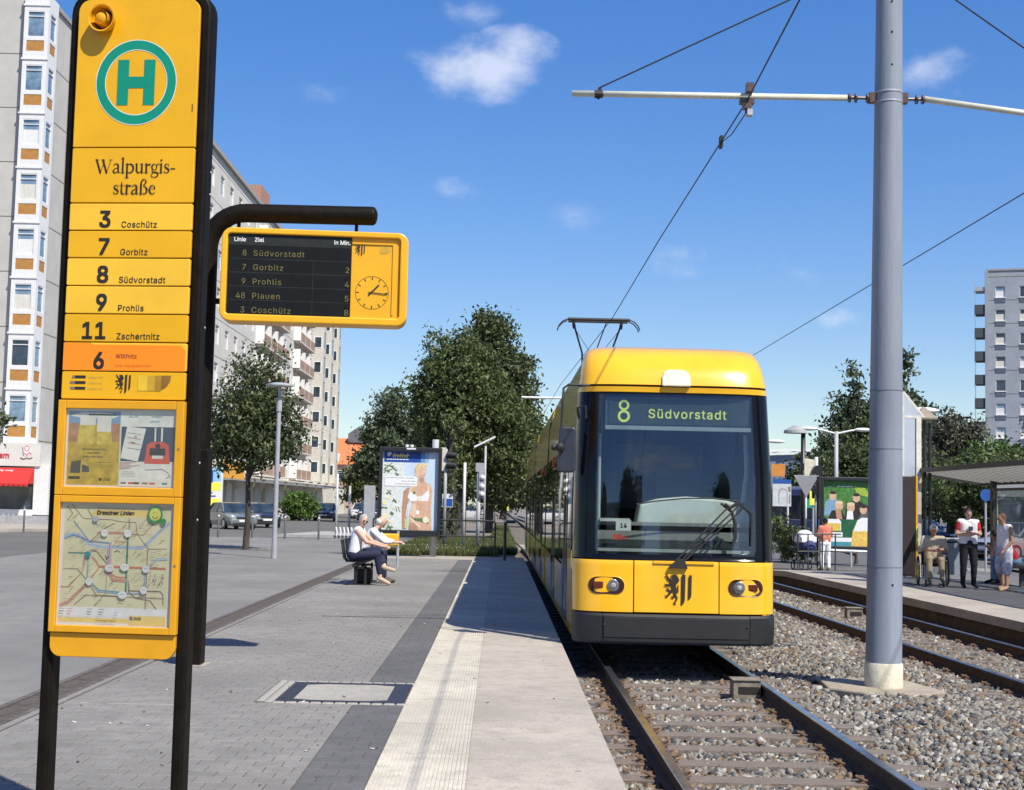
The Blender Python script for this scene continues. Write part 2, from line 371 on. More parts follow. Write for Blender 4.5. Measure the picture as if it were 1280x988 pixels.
# --- left platform: base slab, blocks, dark band, ribbed slabs, edge slabs
pb = MB(mat('joint_sand', (.10, .095, .085), .95, .2, 20, .3, 80)); pb.box(-3.219, .60, -5, 41.0, -.25, .2125)
platform = struct('platform', pb)
PV = .165
def blockmesh(w, l, h=.012, c=.004, m=None):
    b = MB(m); x, y = w/2, l/2
    lo = [(-x, -y, 0), (x, -y, 0), (x, y, 0), (-x, y, 0)]; hi = [(-x+c, -y+c, h), (x-c, -y+c, h), (x-c, y-c, h), (-x+c, y-c, h)]; md = [(a, bb, h-c) for a, bb, _ in lo]
    vs = lo+md+hi; fs = [(8, 9, 10, 11)]
    for k in range(4):
        j = (k+1) % 4; fs += [(k, j, 4+j, 4+k), (4+k, 4+j, 8+j, 8+k)]
    b.add(vs, fs); return b
HOLE = (-1.845, -.60, 10.84, 12.17)
def rows(x0, x1, y0, y1, w, off=True):
    out = []; r = 0; y = y0
    while y < y1:
        x = x0 - (w/2 if off and r % 2 else 0)
        while x < x1-.01:
            a, b_ = max(x, x0), min(x+w, x1)
            if b_-a > .03:
                if not (b_ > HOLE[0] and a < HOLE[1] and y+w > HOLE[2] and y < HOLE[3]): out.append((a, b_, y, y+w))
                else:      # cut round the inspection cover
                    if HOLE[2]-y > .02: out.append((a, b_, y, HOLE[2]))
                    if y+w-HOLE[3] > .02: out.append((a, b_, HOLE[3], y+w))
                    c0, c1 = max(y, HOLE[2]), min(y+w, HOLE[3])
                    if HOLE[0]-a > .02: out.append((a, HOLE[0], c0, c1))
                    if b_-HOLE[1] > .02: out.append((HOLE[1], b_, c0, c1))
            x += w
        y += w; r += 1
    return out
full = {}
def lay(cells, m, name, limit, tone):
    big = {}; VV = []; FF = []
    for i, (a, b_, c, d) in enumerate(cells):
        w = round(b_-a-.007, 3); l = round(d-c-.007, 3)
        dz = random.uniform(-.0012, .0012)
        if i < limit:
            if (w, l) not in big: big[(w, l)] = blockmesh(w, l, m=m).mesh(name)
            link(name, big[(w, l)], platform, ((a+b_)/2, (c+d)/2, .2085+dz), (random.uniform(-.004, .004), random.uniform(-.004, .004), 0))
        else:
            b = blockmesh(w, l, m=m); o = len(VV)
            VV += [(x+(a+b_)/2, y+(c+d)/2, z+.2085+dz) for x, y, z in b.v]; FF += [tuple(o+k for k in f) for f in b.f]
    return VV, FF
def far_cells(cells, x0, x1): pass
c1_ = rows(-3.215, -1.085, 7.3, 21.8, PV); c2_ = rows(-1.08, -.698, 7.3, 21.8, .19)
c1_ = [c for c in c1_ if c[2] > 7.35 and c[0] > -.36*c[3]-.1]
V1, F1 = lay(c1_, PAVE, 'paving_block', 220, 1); V2, F2 = lay(c2_, PAVED, 'dark_paving_block', 80, 1)
if V1:
    b = MB(PAVE); b.add(V1, F1); b.use(PAVED); b.add(V2, F2); tag(b.build('block_paving', platform), kind='stuff')
fb = MB(PAVE); fb.box(-3.215, -1.085, 21.8, 41, .2, .2205); fb.box(-3.215, -1.085, -5, 7.3, .2, .2205); fb.build('far_paving', platform)
fb = MB(PAVED); fb.box(-1.08, -.698, 21.8, 41, .2, .2205); fb.box(-1.08, -.698, -5, 7.3, .2, .2205); fb.build('far_dark_paving', platform)
fb = MB(SLABM); fb.box(-3.215, .60, 38.6, 41, .2, .2225); fb.build('end_paving', platform)
fb = MB(INKG); fb.box(-3.2, -.7, 19.95, 19.99, .2, .2212); fb.build('expansion_joint', platform)
fb = MB(SLABM); fb.box(-3.1, -2.35, 10.62, 10.65, .2, .2212); fb.build('pale_seam', platform)
b = MB(INKG)
for k in range(5):
    x, y = -4.4-k*1.2, 9+k*5.3; pts = [(x, y)]
    for i in range(7): x -= random.uniform(.1, .5); y += random.uniform(.2, 1.1); pts.append((x, y))
    for (a, c), (d, e) in zip(pts, pts[1:]): b.bar((a, c, .2155), (d, e, .2155), .014, .004)
tag(b.build('tar_crack'), 'thin dark cracks wandering over the asphalt of the plaza', 'crack', kind='stuff')
# ribbed slabs
def ribbed(l):
    b = MB(TACT); w = .545; n = 22; p = w/n; pts = []
    for i in range(n):
        x = -w/2+i*p; pts += [(x, 0), (x+p*.40, 0), (x+p*.48, -.005), (x+p*.94, -.005)]
    pts.append((w/2, 0)); vs = [(x, y, .0+z) for y in (0, l) for x, z in pts]; n2 = len(pts)
    b.add(vs, [(i, i+1, n2+i+1, n2+i) for i in range(n2-1)])
    b.add([(-w/2, 0, -.02), (w/2, 0, -.02), (w/2, 0, 0), (-w/2, 0, 0), (-w/2, l, -.02), (w/2, l, -.02), (w/2, l, 0), (-w/2, l, 0)], [(0, 1, 2, 3), (5, 4, 7, 6), (4, 0, 3, 7), (1, 5, 6, 2)])
    return b.mesh('ribbed_slab')
rm = ribbed(1.19)
for i in range(30): link('ribbed_slab', rm, platform, (-.417, 5.2+i*1.2, .222+random.uniform(-.001, .001)))
em = MB(SLABM); em.box(-.447, .447, 0, 2.39, -.13, 0); em = em.mesh('edge_slab')
for i in range(16):
    o = link('edge_slab', em, platform, (.292, 2.65+i*2.4, .2215+random.uniform(-.001, .001)))
    if i < 9:
        mo = o.modifiers.new('bevel', 'BEVEL'); mo.width = .006; mo.segments = 2
fw = MB(CREAMC); fw.box(.601, .63, -5, 41, -.3, .09); fw.build('platform_wall', platform)
# inspection cover let into the paving
cov_ = T('inspection_cover', 'rectangular paved inspection cover with dark steel frame in the platform blocks', 'manhole cover', (-1.27, 11.55, .2125))
b = MB(mat('cover_steel', (.045, .04, .045), .5, .2, 20, .1, 80, metal=.4))
b.box(-.42, .565, -.62, -.54, -.02, .012); b.box(-.42, .565, .44, .52, -.02, .012); b.box(-.42, -.30, -.54, .44, -.02, .012); b.box(.43, .565, -.54, .44, -.02, .012)
for (cx, cy, sx, sy) in ((-.30, -.54, 1, 1), (.43, -.54, -1, 1), (-.30, .44, 1, -1), (.43, .44, -1, -1)):
    b.prism([(cx, cy), (cx+sx*.16, cy), (cx, cy+sy*.06)][::(1 if sx*sy > 0 else -1)], -.02, .0115, axis='z')
b.build('steel_frame', cov_)
b = MB(speckle('cover_concrete', (.33, .31, .265), (.2, .18, .15), (.45, .43, .38), .9, 60, 1.5)); b.box(-.30, .43, -.54, .44, -.02, .008); b.build('concrete_infill', cov_)
b = MB(SLABM)
sm_ = blockmesh(.085, .06, .014, .008, mat('pale_setts', (.29, .275, .245), .85, .2, 30)).mesh('sett')
for i in range(11):
    for yy in (-.665, .565): link('sett', sm_, cov_, (-.385+i*.094, yy+random.uniform(-.004, .004), -.001), (0, 0, random.uniform(-.08, .08)))
sm2_ = blockmesh(.06, .1, .014, .008, MATS['pale_setts']).mesh('sett')
for i in range(11):
    for xx in (-.535, -.465): link('sett', sm2_, cov_, (xx, -.60+i*.112+(.05 if xx < -.5 else 0), -.001), (0, 0, random.uniform(-.08, .08)))
# --- litter: leaves, crumbs and butts scattered on the paving (each lump of the pile is countless)
b = MB(mat('dead_leaf', (.10, .075, .05), .9, .3, 30)); b2 = MB(WHT)
for i in range(90):
    y = 7.6+20*random.random()**1.6; x = random.uniform(max(-3.3, -.36*y), .68); s_ = random.uniform(.008, .022); a = random.random()*6.28
    bb = b if random.random() < .72 else b2
    p = [(x+s_*math.cos(a+t)*(1 if k % 2 else .45), y+s_*math.sin(a+t)*(1 if k % 2 else .45), .2245+(.006 if k == 1 else 0)) for k, t in enumerate((0, 1.6, 3.1, 4.7))]
    q = [(u, v, w+.004) for u, v, w in p]; bb.add(p+q, [(0, 3, 2, 1), (4, 5, 6, 7), (0, 1, 5, 4), (1, 2, 6, 5), (2, 3, 7, 6), (3, 0, 4, 7)])
for nm, bb, lb in (('leaf_litter', b, 'dark dead leaves and crumbs scattered over the platform paving'), ('paper_litter', b2, 'white scraps of paper and cigarette ends scattered over the platform')):
    tag(bb.build(nm), lb, 'litter', kind='stuff')

# --- tracks
def xc1(Y): return 1.99 if Y < 38 else 1.99-.52*min(1, (Y-38)/30)**1.5-.002*max(0, Y-68)
def xc2(Y): return 6.35-.02*(Y-17)
YS = [-6, 0, 8, 12, 16, 20, 24, 28, 32, 36, 40, 46, 54, 62, 70, 90, 130, 220]
sheet('ballast_bed', [(.62, -6), (xc2(-6)+1.5, -6), (xc2(60)+1.4, 60), (3.6, 240), (-.3, 240), (.3, 66), (.62, 41)], -.2, SOIL)
def rail(parent, xc, side):
    prof = [(-.065, -.15), (.065, -.15), (.065, -.137), (.012, -.115), (.012, -.04), (.034, -.03), (.036, -.005), (.030, 0), (-.030, 0), (-.036, -.005), (-.034, -.03), (-.012, -.04), (-.012, -.115), (-.065, -.137)]
    b = MB(RUST); n = len(prof); vs = [(xc(Y)+side*.752+x, Y, z) for Y in YS for x, z in prof]; o = []
    for i in range(len(YS)-1):
        for k in range(n):
            f = (i*n+k, i*n+(k+1) % n, (i+1)*n+(k+1) % n, (i+1)*n+k)
            (o if k in (6, 7, 8) else b.f).append(f)
    b.mi = [0]*len(b.f); b.v = vs; b.mats = [RUST, RAILT]; b.f += o; b.mi += [1]*len(o); b.f.append(tuple(range(n))); b.mi.append(0)
    return b.build('rail', parent)
slp = MB(WOOD); slp.box(-1.28, 1.28, -.12, .12, -.16, 0); slp = slp.mesh('sleeper')
cl = MB(CLIPM); cl.tube([(.09, -.05, .0), (.16, -.045, .035), (.165, 0, .05), (.12, .02, .03), (.16, .05, .045), (.09, .055, .02)], .0085, 6); cl.box(.055, .155, -.065, .065, -.01, .006)
cl.box(.11, .14, -.015, .015, .0, .05)
clm = cl.mesh('rail_clip')
def track(name, xc, y0, y1, yclip):
    t = T(name, None, None); t['kind'] = 'structure'
    rail(t, xc, -1); rail(t, xc, 1)
    y = y0
    while y < y1:
        link('sleeper', slp, t, (xc(y)+random.uniform(-.03, .03), y, -.146+random.uniform(-.006, .004)), (0, random.uniform(-.004, .004), random.uniform(-.01, .01)))
        if y < yclip:
            for sd in (-1, 1):
                for k in (-1, 1):
                    o = link('rail_clip', clm, t, (xc(y)+sd*.752, y, -.148), (0, 0, 0 if k > 0 else PI))
        y += .65
    return t
track('near_tram_track', xc1, 7.5, 70, 17.5); track('far_tram_track', xc2, 10, 42, 31)
# stones: random chipped blocks joined into one heap
def stones():
    n = 112000
    y = 7.6+30*RNG.random(n)**1.45; x = .66+(7.9-.66)*RNG.random(n)
    under = (x > .8) & (x < 3.2) & (y > 18.5); keep = ~under & (x < xc2(y)+1.33); x, y = x[keep], y[keep]; n = len(x)
    z = -.192+RNG.random(n)*.016
    mid = np.exp(-((x-4.15)/.75)**2); z += mid*.06
    on = np.zeros(n, bool)
    for xc, y0 in ((1.99, 7.5), (None, 10)):
        cx = 1.99 if xc else (6.35-.02*(y-17)); ph = np.abs(((y-y0+.325) % .65)-.325); on |= (ph < .10) & (np.abs(x-cx) < 1.2)
        rr = np.abs(np.abs(x-cx)-.752) < .07; on |= rr
    keep = ~on | (RNG.random(n) < .03); x, y, z = x[keep], y[keep], z[keep]; n = len(x)
    pad = (np.abs(x-4.15) < .62) & (np.abs(y-15.3) < .72); x, y, z = x[~pad], y[~pad], z[~pad]; n = len(x)
    s = (.010+.013*RNG.random(n)**1.3)*(1+.035*(y-8)).clip(1, 1.8)
    cube = np.array([[-1, -1, -1], [1, -1, -1], [1, 1, -1], [-1, 1, -1], [-1, -1, 1], [1, -1, 1], [1, 1, 1], [-1, 1, 1]], float)
    V = cube[None]*(1+.95*(RNG.random((n, 8, 3))-.5)); V *= (s[:, None]*np.stack([1+.5*RNG.random(n), .8+.4*RNG.random(n), .55+.4*RNG.random(n)], 1))[:, None, :]
    A = RNG.normal(size=(n, 4)); A /= np.linalg.norm(A, axis=1)[:, None]; w, a, b, c = A.T
    Q = np.stack([np.stack([1-2*(b*b+c*c), 2*(a*b-c*w), 2*(a*c+b*w)], 1), np.stack([2*(a*b+c*w), 1-2*(a*a+c*c), 2*(b*c-a*w)], 1), np.stack([2*(a*c-b*w), 2*(b*c+a*w), 1-2*(a*a+b*b)], 1)], 1)
    V = np.einsum('nij,nkj->nki', Q, V)+np.stack([x, y, z], 1)[:, None, :]
    F = np.array([(0, 3, 2, 1), (4, 5, 6, 7), (0, 1, 5, 4), (1, 2, 6, 5), (2, 3, 7, 6), (3, 0, 4, 7)])
    F = (F[None]+8*np.arange(n)[:, None, None]).reshape(-1, 4)
    ms = [mat('stone_grey', (.200, .188, .160), .9, .2, 20), mat('stone_dark', (.07, .07, .072), .9, .25, 20), mat('stone_brown', (.165, .115, .07), .9, .25, 20), mat('stone_pale', (.37, .355, .31), .85, .2, 20)]
    near = np.exp(-(((x-1.99) % 100)-.752)**2/.06)+np.exp(-((x-1.24))**2/.06)
    r = RNG.random(n); mi = np.where(r < .46, 0, np.where(r < .70, 1, np.where(r < .90, 2, 3))); mi = np.where((near > .4) & (RNG.random(n) < .6), 2, mi)
    o = npmesh('track_ballast', V.reshape(-1, 3), F, ms, mi=np.repeat(mi, 6)); tag(o, 'grey and brown crushed stone ballast around both tram tracks', 'ballast', kind='stuff')
stones()
def heatbox(x, y, lab):
    t = T('track_box', lab, 'junction box', (x, y, -.16))
    b = MB(mat('box_grey_brown', (.20, .17, .13), .8, .25, 12, .2, 60)); b.box(-.14, .14, -.11, .11, 0, .19); b.build('housing', t, bevel=.008)
    b = MB(INK); b.box(-.085, .125, -.116, -.108, .06, .13); b.build('slot', t); b = MB(MATS['box_grey_brown']); b.box(-.15, .15, -.125, .12, .19, .205); b.build('lid', t, bevel=.004)
heatbox(2.56, 14.5, 'small brown metal box beside the right rail in front of the tram'); heatbox(6.45, 25.5, 'small brown metal box between the rails of the far track')
b = MB(speckle('worn_concrete', (.36, .31, .23), (.2, .17, .13), (.45, .41, .33), .9, 30, 1.2))
b.prism([(3.62, 15.85), (3.55, 15.1), (3.85, 14.75), (4.5, 14.7), (4.78, 15.0), (4.62, 15.9), (4.2, 16.1)], -.2, -.105, axis='z')
struct('concrete_pad', b, bevel=.02)
b = MB(SLABM); b.prism([(.55, 57), (.45, 63), (3.6, 63), (3.6, 57)], -.14, -.03, axis='z'); struct('track_crossing', b)
# --- right platform
E2 = lambda Y: xc2(Y)+1.37
YP = [5, 14, 20, 26, 31, 36, 42]; ZP = lambda Y: .22 if Y <= 36 else .22-.22*(Y-36)/6
b = MB(speckle('dark_platform_asphalt', (.165, .162, .158), (.08, .08, .08), (.26, .26, .25), .9, 60, .5))
for i in range(len(YP)-1):
    a, c = YP[i], YP[i+1]
    vs = [(E2(a)+1.1, a, ZP(a)-.004), (13.2, a, ZP(a)-.004), (13.2, c, ZP(c)-.004), (E2(c)+1.1, c, ZP(c)-.004)]; vs += [(x, y, -.3) for x, y, z in vs]
    b.add(vs, [(0, 1, 2, 3), (0, 4, 5, 1), (2, 6, 7, 3), (1, 5, 6, 2), (3, 7, 4, 0)])
far_platform = struct('far_platform', b)
for i in range(24):
    a = 5+i*1.55; c = a+1.54; b = MB(SLABM)
    if c > 42: break
    vs = [(E2(a), a, ZP(a)), (E2(a)+1.097, a, ZP(a)), (E2(c)+1.097, c, ZP(c)), (E2(c), c, ZP(c))]; vs += [(x, y, z-.14) for x, y, z in vs]
    b.add(vs, [(0, 1, 2, 3), (7, 6, 5, 4), (0, 4, 5, 1), (1, 5, 6, 2), (2, 6, 7, 3), (3, 7, 4, 0)]); b.build('edge_slab', far_platform)
b = MB(mat('dark_brown_concrete', (.085, .06, .042), .9, .3, 4, .3, 30))  # dark brown face below the edge slabs
for a, c in ((5, 20), (20, 36), (36, 42)): b.add([(E2(a)+.08, a, -.3), (E2(c)+.08, c, -.3), (E2(c)+.08, c, ZP(c)-.14), (E2(a)+.08, a, ZP(a)-.14)], [(0, 3, 2, 1)])
b.build('platform_wall', far_platform)

# ================================================================== BUILDINGS
PANEL = mat('grey_panel_concrete', (.46, .445, .41), .9, .07, .6, .15, 30)
PANELR = mat('pale_panel_concrete', (.56, .54, .49), .9, .07, .6, .15, 30)
PANELB = mat('blue_grey_panel', (.30, .325, .36), .9, .08, .5, .15, 20)
SPAN = mat('brown_spandrel', (.42, .20, .045), .6, .12, 3)
TAN = mat('tan_balcony', (.33, .22, .15), .8, .15, 3)
def window_unit(wd, ht, glass, curtain=None, name='window', rev=.1, frame=WHT, parent=None, transom=True, seed=0):
    """frame + pane built round the origin (bottom centre), facing -y"""
    b = MB(frame); t = .055
    b.box(-wd/2, -wd/2+t, -.05, .03, 0, ht); b.box(wd/2-t, wd/2, -.05, .03, 0, ht); b.box(-wd/2+t, wd/2-t, -.05, .03, 0, t); b.box(-wd/2+t, wd/2-t, -.05, .03, ht-t, ht)
    if transom: b.box(-wd/2+t, wd/2-t, -.048, .028, ht*.78, ht*.78+t*.8)
    g_ = MB(glass); g_.box(-wd/2+t, wd/2-t, .0, .012, t, ht-t)
    if curtain: g_.use(curtain); g_.box(-wd/2+t*1.2, wd/2-t*1.2, -.006, -.001, t, ht*.6)
    return b.mesh('window'), g_.mesh('pane')
def put_window(parent, wm, loc, rz=0):
    o = link('window', wm[0], parent, loc, (0, 0, rz)); link('pane', wm[1], o); return o
def wallgrid(b, u0, xs, zs, holes, depth, m, rm=None):
    """wall in the local xz plane at y=0 (outer face -y) from grid lines xs, zs; cells listed in holes are openings with reveals"""
    for i in range(len(xs)-1):
        for k in range(len(zs)-1):
            x0, x1, z0, z1 = xs[i], xs[i+1], zs[k], zs[k+1]
            if (i, k) in holes:
                for q in ([(x0, 0, z0), (x1, 0, z0), (x1, depth, z0), (x0, depth, z0)], [(x0, 0, z1), (x0, depth, z1), (x1, depth, z1), (x1, 0, z1)], [(x0, 0, z0), (x0, depth, z0), (x0, depth, z1), (x0, 0, z1)], [(x1, 0, z0), (x1, 0, z1), (x1, depth, z1), (x1, depth, z0)]):
                    b.add(q, [(0, 1, 2, 3)], rm or m)
            else: b.add([(x0, 0, z0), (x1, 0, z0), (x1, 0, z1), (x0, 0, z1)], [(0, 1, 2, 3)], m)
WM = [window_unit(1.1, 1.45, GLB), window_unit(1.1, 1.45, GLD), window_unit(1.1, 1.45, GLB, CURT), window_unit(1.1, 1.45, GLB, MATS['white_paint'])]
# --- left tower block with the white corner bay
lb_ = T('apartment_tower', 'grey concrete tower at the left edge with white corner bay above a red awning', 'building', (-24.95, 73, .2))
b = MB(PANEL); b.box(-40, .0, 0, 26, 0, 28.1); b.build('wall', lb_)
b = MB(mat('roof_edge', (.3, .29, .28), .8)); b.box(-40.1, .12, -.12, 26.1, 28.1, 28.35); b.build('roof', lb_)
for k in range(8):
    z = 4.42+k*2.92; b = MB(INKG); b.box(-40, .012, -.012, 26.012, z-.02, z+.02); b.build('panel_joint', lb_)
b = MB(INKG); b.box(.0, .014, 5, 5.04, 3, 28); b.box(.0, .014, 14, 14.04, 3, 28); b.box(.0, .014, 21, 21.04, 3, 28); b.build('vertical_joint', lb_)
BAYC = mat('bay_cream', (.50, .475, .42), .8, .05, 2)
bay = MB(WHT); BX0, BX1, BY = -.82, .5, -.32
# bay: front wall with window holes, side wall with narrow window holes
zs = [4.15]
for k in range(8): z = 4.38+k*2.92; zs += [z+.10, z+.68, z+.86, z+2.28]
zs.append(27.85)
holes = {(1, 4*k+1) for k in range(8)} | {(1, 4*k+3) for k in range(8)}
fr = MB(WHT); wallgrid(fr, None, [-.66, -.47, .47, .66], zs, {h for h in holes}, .1, WHT)
fo = fr.build('bay_front', lb_, loc=(-.16, BY, 0))
sd = MB(WHT); wallgrid(sd, None, [0, .35, 1.25, 1.6], zs, {h for h in holes}, .1, WHT)
so = sd.build('bay_side', lb_, loc=(.5, BY, 0), rot=(0, 0, PI/2))
b = MB(WHT); b.box(-.82, .5, BY, 1.28, 27.85, 28.0); b.box(-.80, .38, BY+.12, 1.25, 4.15, 27.85, GLD); b.box(-.82, -.80, BY, 0, 4.15, 27.85); b.box(0, .5, 1.26, 1.28, 4.15, 27.85); b.build('bay_core', lb_)
WL = [window_unit(.94, 1.42, GLB), window_unit(.94, 1.42, GLD), window_unit(.94, 1.42, GLB, CURT), window_unit(.94, 1.42, GLB, MATS['white_paint'])]
WS = window_unit(.9, 1.42, GLB)
sp = MB(SPAN); sp.box(-.47, .47, .02, .05, 0, .58); spm = sp.mesh('spandrel'); sp = MB(SPAN); sp.box(-.45, .45, .02, .05, 0, .58); spm2 = sp.mesh('spandrel')
ld = MB(WHT); ld.box(-.7, .7, -.05, .06, 0, .1); ld = ld.mesh('ledge')
for k in range(8):
    z = 4.38+k*2.92
    link('spandrel', spm, lb_, (-.16, BY, z+.10)); link('spandrel', spm2, lb_, (.5, BY+.8, z+.10), (0, 0, PI/2)); link('ledge', ld, lb_, (-.16, BY, z+2.55))
    put_window(lb_, WL[(2, 1, 2, 3, 2, 3, 0, 0, 1)[k]] if k else WL[0], (-.16, BY+.06, z+.86)); put_window(lb_, WS, (.44, BY+.8, z+.86), PI/2)
# shop at its foot
b = MB(mat('shop_cream_panel', (.62, .60, .54), .7, .05, 2)); b.box(-14, 1.55, -1.5, 1.2, 2.95, 4.12); b.build('fascia', lb_)
b = MB(WHT); b.box(1.25, 2.0, -1.42, 1.2, .5, 2.94); b.box(-14, 1.25, -1.42, -.9, .45, .75); b.build('shop_pillar', lb_)
b = MB(mat('grey_plinth', (.33, .33, .34), .9)); b.box(-14, 2.05, -1.46, 1.2, 0, .45); b.build('plinth', lb_)
b = MB(GLD); b.box(-14, 1.19, -1.2, -1.16, .75, 2.9); b.build('shop_window', lb_); b = MB(mat('blue_frame', (.03, .03, .22), .5)); b.box(1.19, 1.25, -1.3, -1.16, .75, 2.9); b.build('frame', lb_)
aw = MB(mat('red_awning_cloth', (.50, .022, .018), .8, .08, 6)); aw.add([(-14, -1.5, 2.86), (-.02, -1.5, 2.86), (-.02, -2.3, 2.05), (-14, -2.3, 2.05), (-14, -1.5, 2.84), (-.02, -1.5, 2.84), (-.02, -2.3, 2.03), (-14, -2.3, 2.03)], [(0, 3, 2, 1), (4, 5, 6, 7), (0, 1, 5, 4), (2, 3, 7, 6), (1, 2, 6, 5)])
for i in range(56): x = -14+i*.25; aw.prism([(x, 2.05), (x+.25, 2.05), (x+.22, 1.93), (x+.125, 1.9), (x+.03, 1.93)], -2.31, -2.30)
aw.add([(-.02, -1.5, 2.86), (-.02, -2.3, 2.05), (-.02, -1.5, 2.05)], [(0, 1, 2)])
awo = aw.build('awning', lb_, loc=(1.28, 0, 0))
b = MB(WHT); b.text('emang-cung', 0, 0, .22, 0, WHT, .01); tx = b.build('awning_lettering', lb_, loc=(-2.35, -1.64, 2.76), rot=(R(-44.6)-0, 0, 0)); tx.location = (-.75, -1.72, 2.68)
b = MB(mat('shop_red', (.5, .03, .04), .6)); b.text('am', -.55, 3.35, .5, -1.52, None, .03); b.build('fascia_lettering', lb_)
b = MB(mat('logo_red', (.65, .12, .12), .6))
b.use(WHT); b.disc(-.2, 3.72, .26, -1.51); b.use(MATS['logo_red']); b.ring(-.2, 3.85, .10, .14, -1.512); b.stroke([(-.32, 3.6), (-.18, 3.5), (-.06, 3.66), (.02, 3.56)], .05, -1.512)
b.use(INKG); b.stroke([(-.5, 3.36), (-.35, 3.30), (-.2, 3.36), (-.05, 3.33), (.08, 3.38)], .07, -1.512); b.stroke([(-.42, 3.9), (-.36, 3.5)], .05, -1.512); b.build('logo', lb_, loc=(1.05, 0, 0))
# --- long block with receding front along the street
lg = T('long_apartment_block', 'long pale nine storey apartment block receding along the street behind the display', 'building', (-20.9, 93, .2), 0)
LEN, HH = 82, 26.3
# local facade frame: x along +Y (rot 90), outer face towards +X
b = MB(PANELR); FZ = 3.55; FH = 2.75; rows_ = 8
cols_ = 23; cw = LEN/cols_
xs = [0]; zs = [FZ-.3]
for c in range(cols_): xs += [c*cw+(cw-1.35)/2, c*cw+(cw+1.35)/2]
xs.append(LEN)
for r in range(rows_): zs += [FZ+r*FH+.95, FZ+r*FH+2.35]
zs.append(HH)
holes = {(2*c+1, 2*r+1) for c in range(cols_) for r in range(rows_)}
wallgrid(b, None, xs, zs, holes, .25, PANELR)
fa = b.build('facade_wall', lg, rot=(0, 0, PI/2))
b = MB(PANELR); b.box(-14, -.26, 0, LEN, 0, HH); b.build('wall', lg)
b = MB(MATS['roof_edge']); b.box(-14.1, .25, -.2, LEN+.2, HH, HH+.35); b.build('roof', lg)
b = MB(mat('roof_house_brown', (.36, .19, .13), .8)); b.box(-5, -.8, 29.5, 34, HH+.35, HH+3.0); b.build('roof_house', lg); b = MB(MATS['roof_house_brown']); b.box(-5, -.8, 47, 50, HH+.35, HH+2.4); b.build('roof_house', lg)
WB = [window_unit(1.35, 1.4, GLD, CURT), window_unit(1.35, 1.4, GLB), window_unit(1.35, 1.4, GLD, MATS['white_paint'])]
for c in range(cols_):
    for r in range(rows_): put_window(lg, random.choice(WB), (-.12, c*cw+cw/2, FZ+r*FH+.95), PI/2)
jt = MB(INKG); jt.box(0, .01, 0, LEN, -.02, .02); jt = jt.mesh('panel_joint')
for r in range(rows_+1): link('panel_joint', jt, lg, (0, 0, FZ+r*FH+.05))
bl = MB(TAN); bl.box(0, .72, -1.6, 1.6, 0, .95); bl.use(PANELR); bl.box(0, .76, -1.65, 1.65, -.14, 0); blm = bl.mesh('balcony')
bf = MB(WHT); bf.box(0, .72, -.06, .06, 0, 1.9); bfm = bf.mesh('balcony_divider')
for c in range(7, 19):
    for r in range(rows_):
        if c in (7, 8, 9, 10, 13, 14, 15): link('balcony', blm, lg, (.0, c*cw+cw/2, FZ+r*FH+.05)); link('balcony_divider', bfm, lg, (0, c*cw, FZ+r*FH+.1))
# white bays at the far end
for c in (17, 19, 21):
    b = MB(BAYC); zz = []
    y0 = c*cw
    for r in range(rows_): z = FZ+r*FH; b.box(.0, 1.2, y0, y0+2.0, z, z+.25); b.box(0, 1.2, y0, y0+.16, z+.25, z+FH); b.box(0, 1.2, y0+1.84, y0+2, z+.25, z+FH); b.box(1.08, 1.2, y0+.16, y0+1.84, z+.25, z+.9); b.box(1.1, 1.15, y0+.16, y0+1.84, z+.9, z+FH, GLD); b.box(0, 1.08, y0+.02, y0+.10, z+.25, z+.9); b.box(.12, 1.0, y0-.02, y0+.0, z+.95, z+2.25, WHT); b.box(.22, .90, y0-.04, y0-.02, z+1.05, z+2.15, GLD)
    b.build('bay', lg)
# ground floor: cream piers and dark openings, slim canopy, yellow sign
GFC = mat('ground_floor_cream', (.62, .58, .47), .8, .06, 2)
b = MB(GFC); x = -3
gf = [(-3, 2.6), (3.6, 5.2), (6.4, 8.4), (9.6, 14), (15, 17), (18.2, 21), (23, 27), (28.5, 33), (34.5, 40), (41.5, 47), (48.5, 54), (55.5, 62), (63.5, 70), (71.5, 82)]
for a, c in gf: b.box(0, 1.6, a, c, 0, 3.15)
b.box(.0, 1.7, -3, 82, 3.15, 3.26); b.build('ground_floor_wall', lg)
b = MB(GLD); b.box(.2, .3, -3, 82, 0, 3.15); b.build('shop_window', lg)
b = MB(mat('canopy_grey', (.3, .3, .3), .6)); b.box(1.6, 2.6, 2, 60, 2.8, 2.88); b.build('canopy', lg)
b = MB(mat('orange_fascia', (.75, .36, .03), .5)); b.box(1.72, 1.8, 4, 12, 2.95, 4.2); b.build('shop_sign', lg)
for y in (6, 16, 24, 33, 43): # small hanging signs across the pavement
    b = MB(mat('umbrella_grey', (.35, .32, .29), .7)); b.tube([(2.4, y, 2.75), (2.4, y, 2.2)], [.55, .06], 8); b.build('hanging_lamp', lg)
ad = T('advert_column', 'tall yellow and white poster panel beside the parked silver car', 'poster', (-18.55, 88, .2)); b = MB(WHT); b.box(-1.2, 1.2, 0, .2, .3, 3.6); b.build('board', ad)
b = MB(mat('poster_yellow', (.85, .75, .08), .5)); b.rect(-1.1, 1.1, .5, 1.5, -.01); b.rect(-1.1, 1.1, 2.0, 2.5, -.01); b.use(mat('poster_sky', (.25, .5, .7), .5)); b.rect(-1.1, 1.1, 2.6, 3.5, -.01); b.use(mat('poster_navy', (.03, .06, .25), .5)); b.rect(-.2, .6, 2.5, 3.3, -.01); b.rect(-1.0, .8, 1.62, 1.7, -.01); b.rect(-1.0, .6, 1.82, 1.9, -.01); b.build('print', ad)
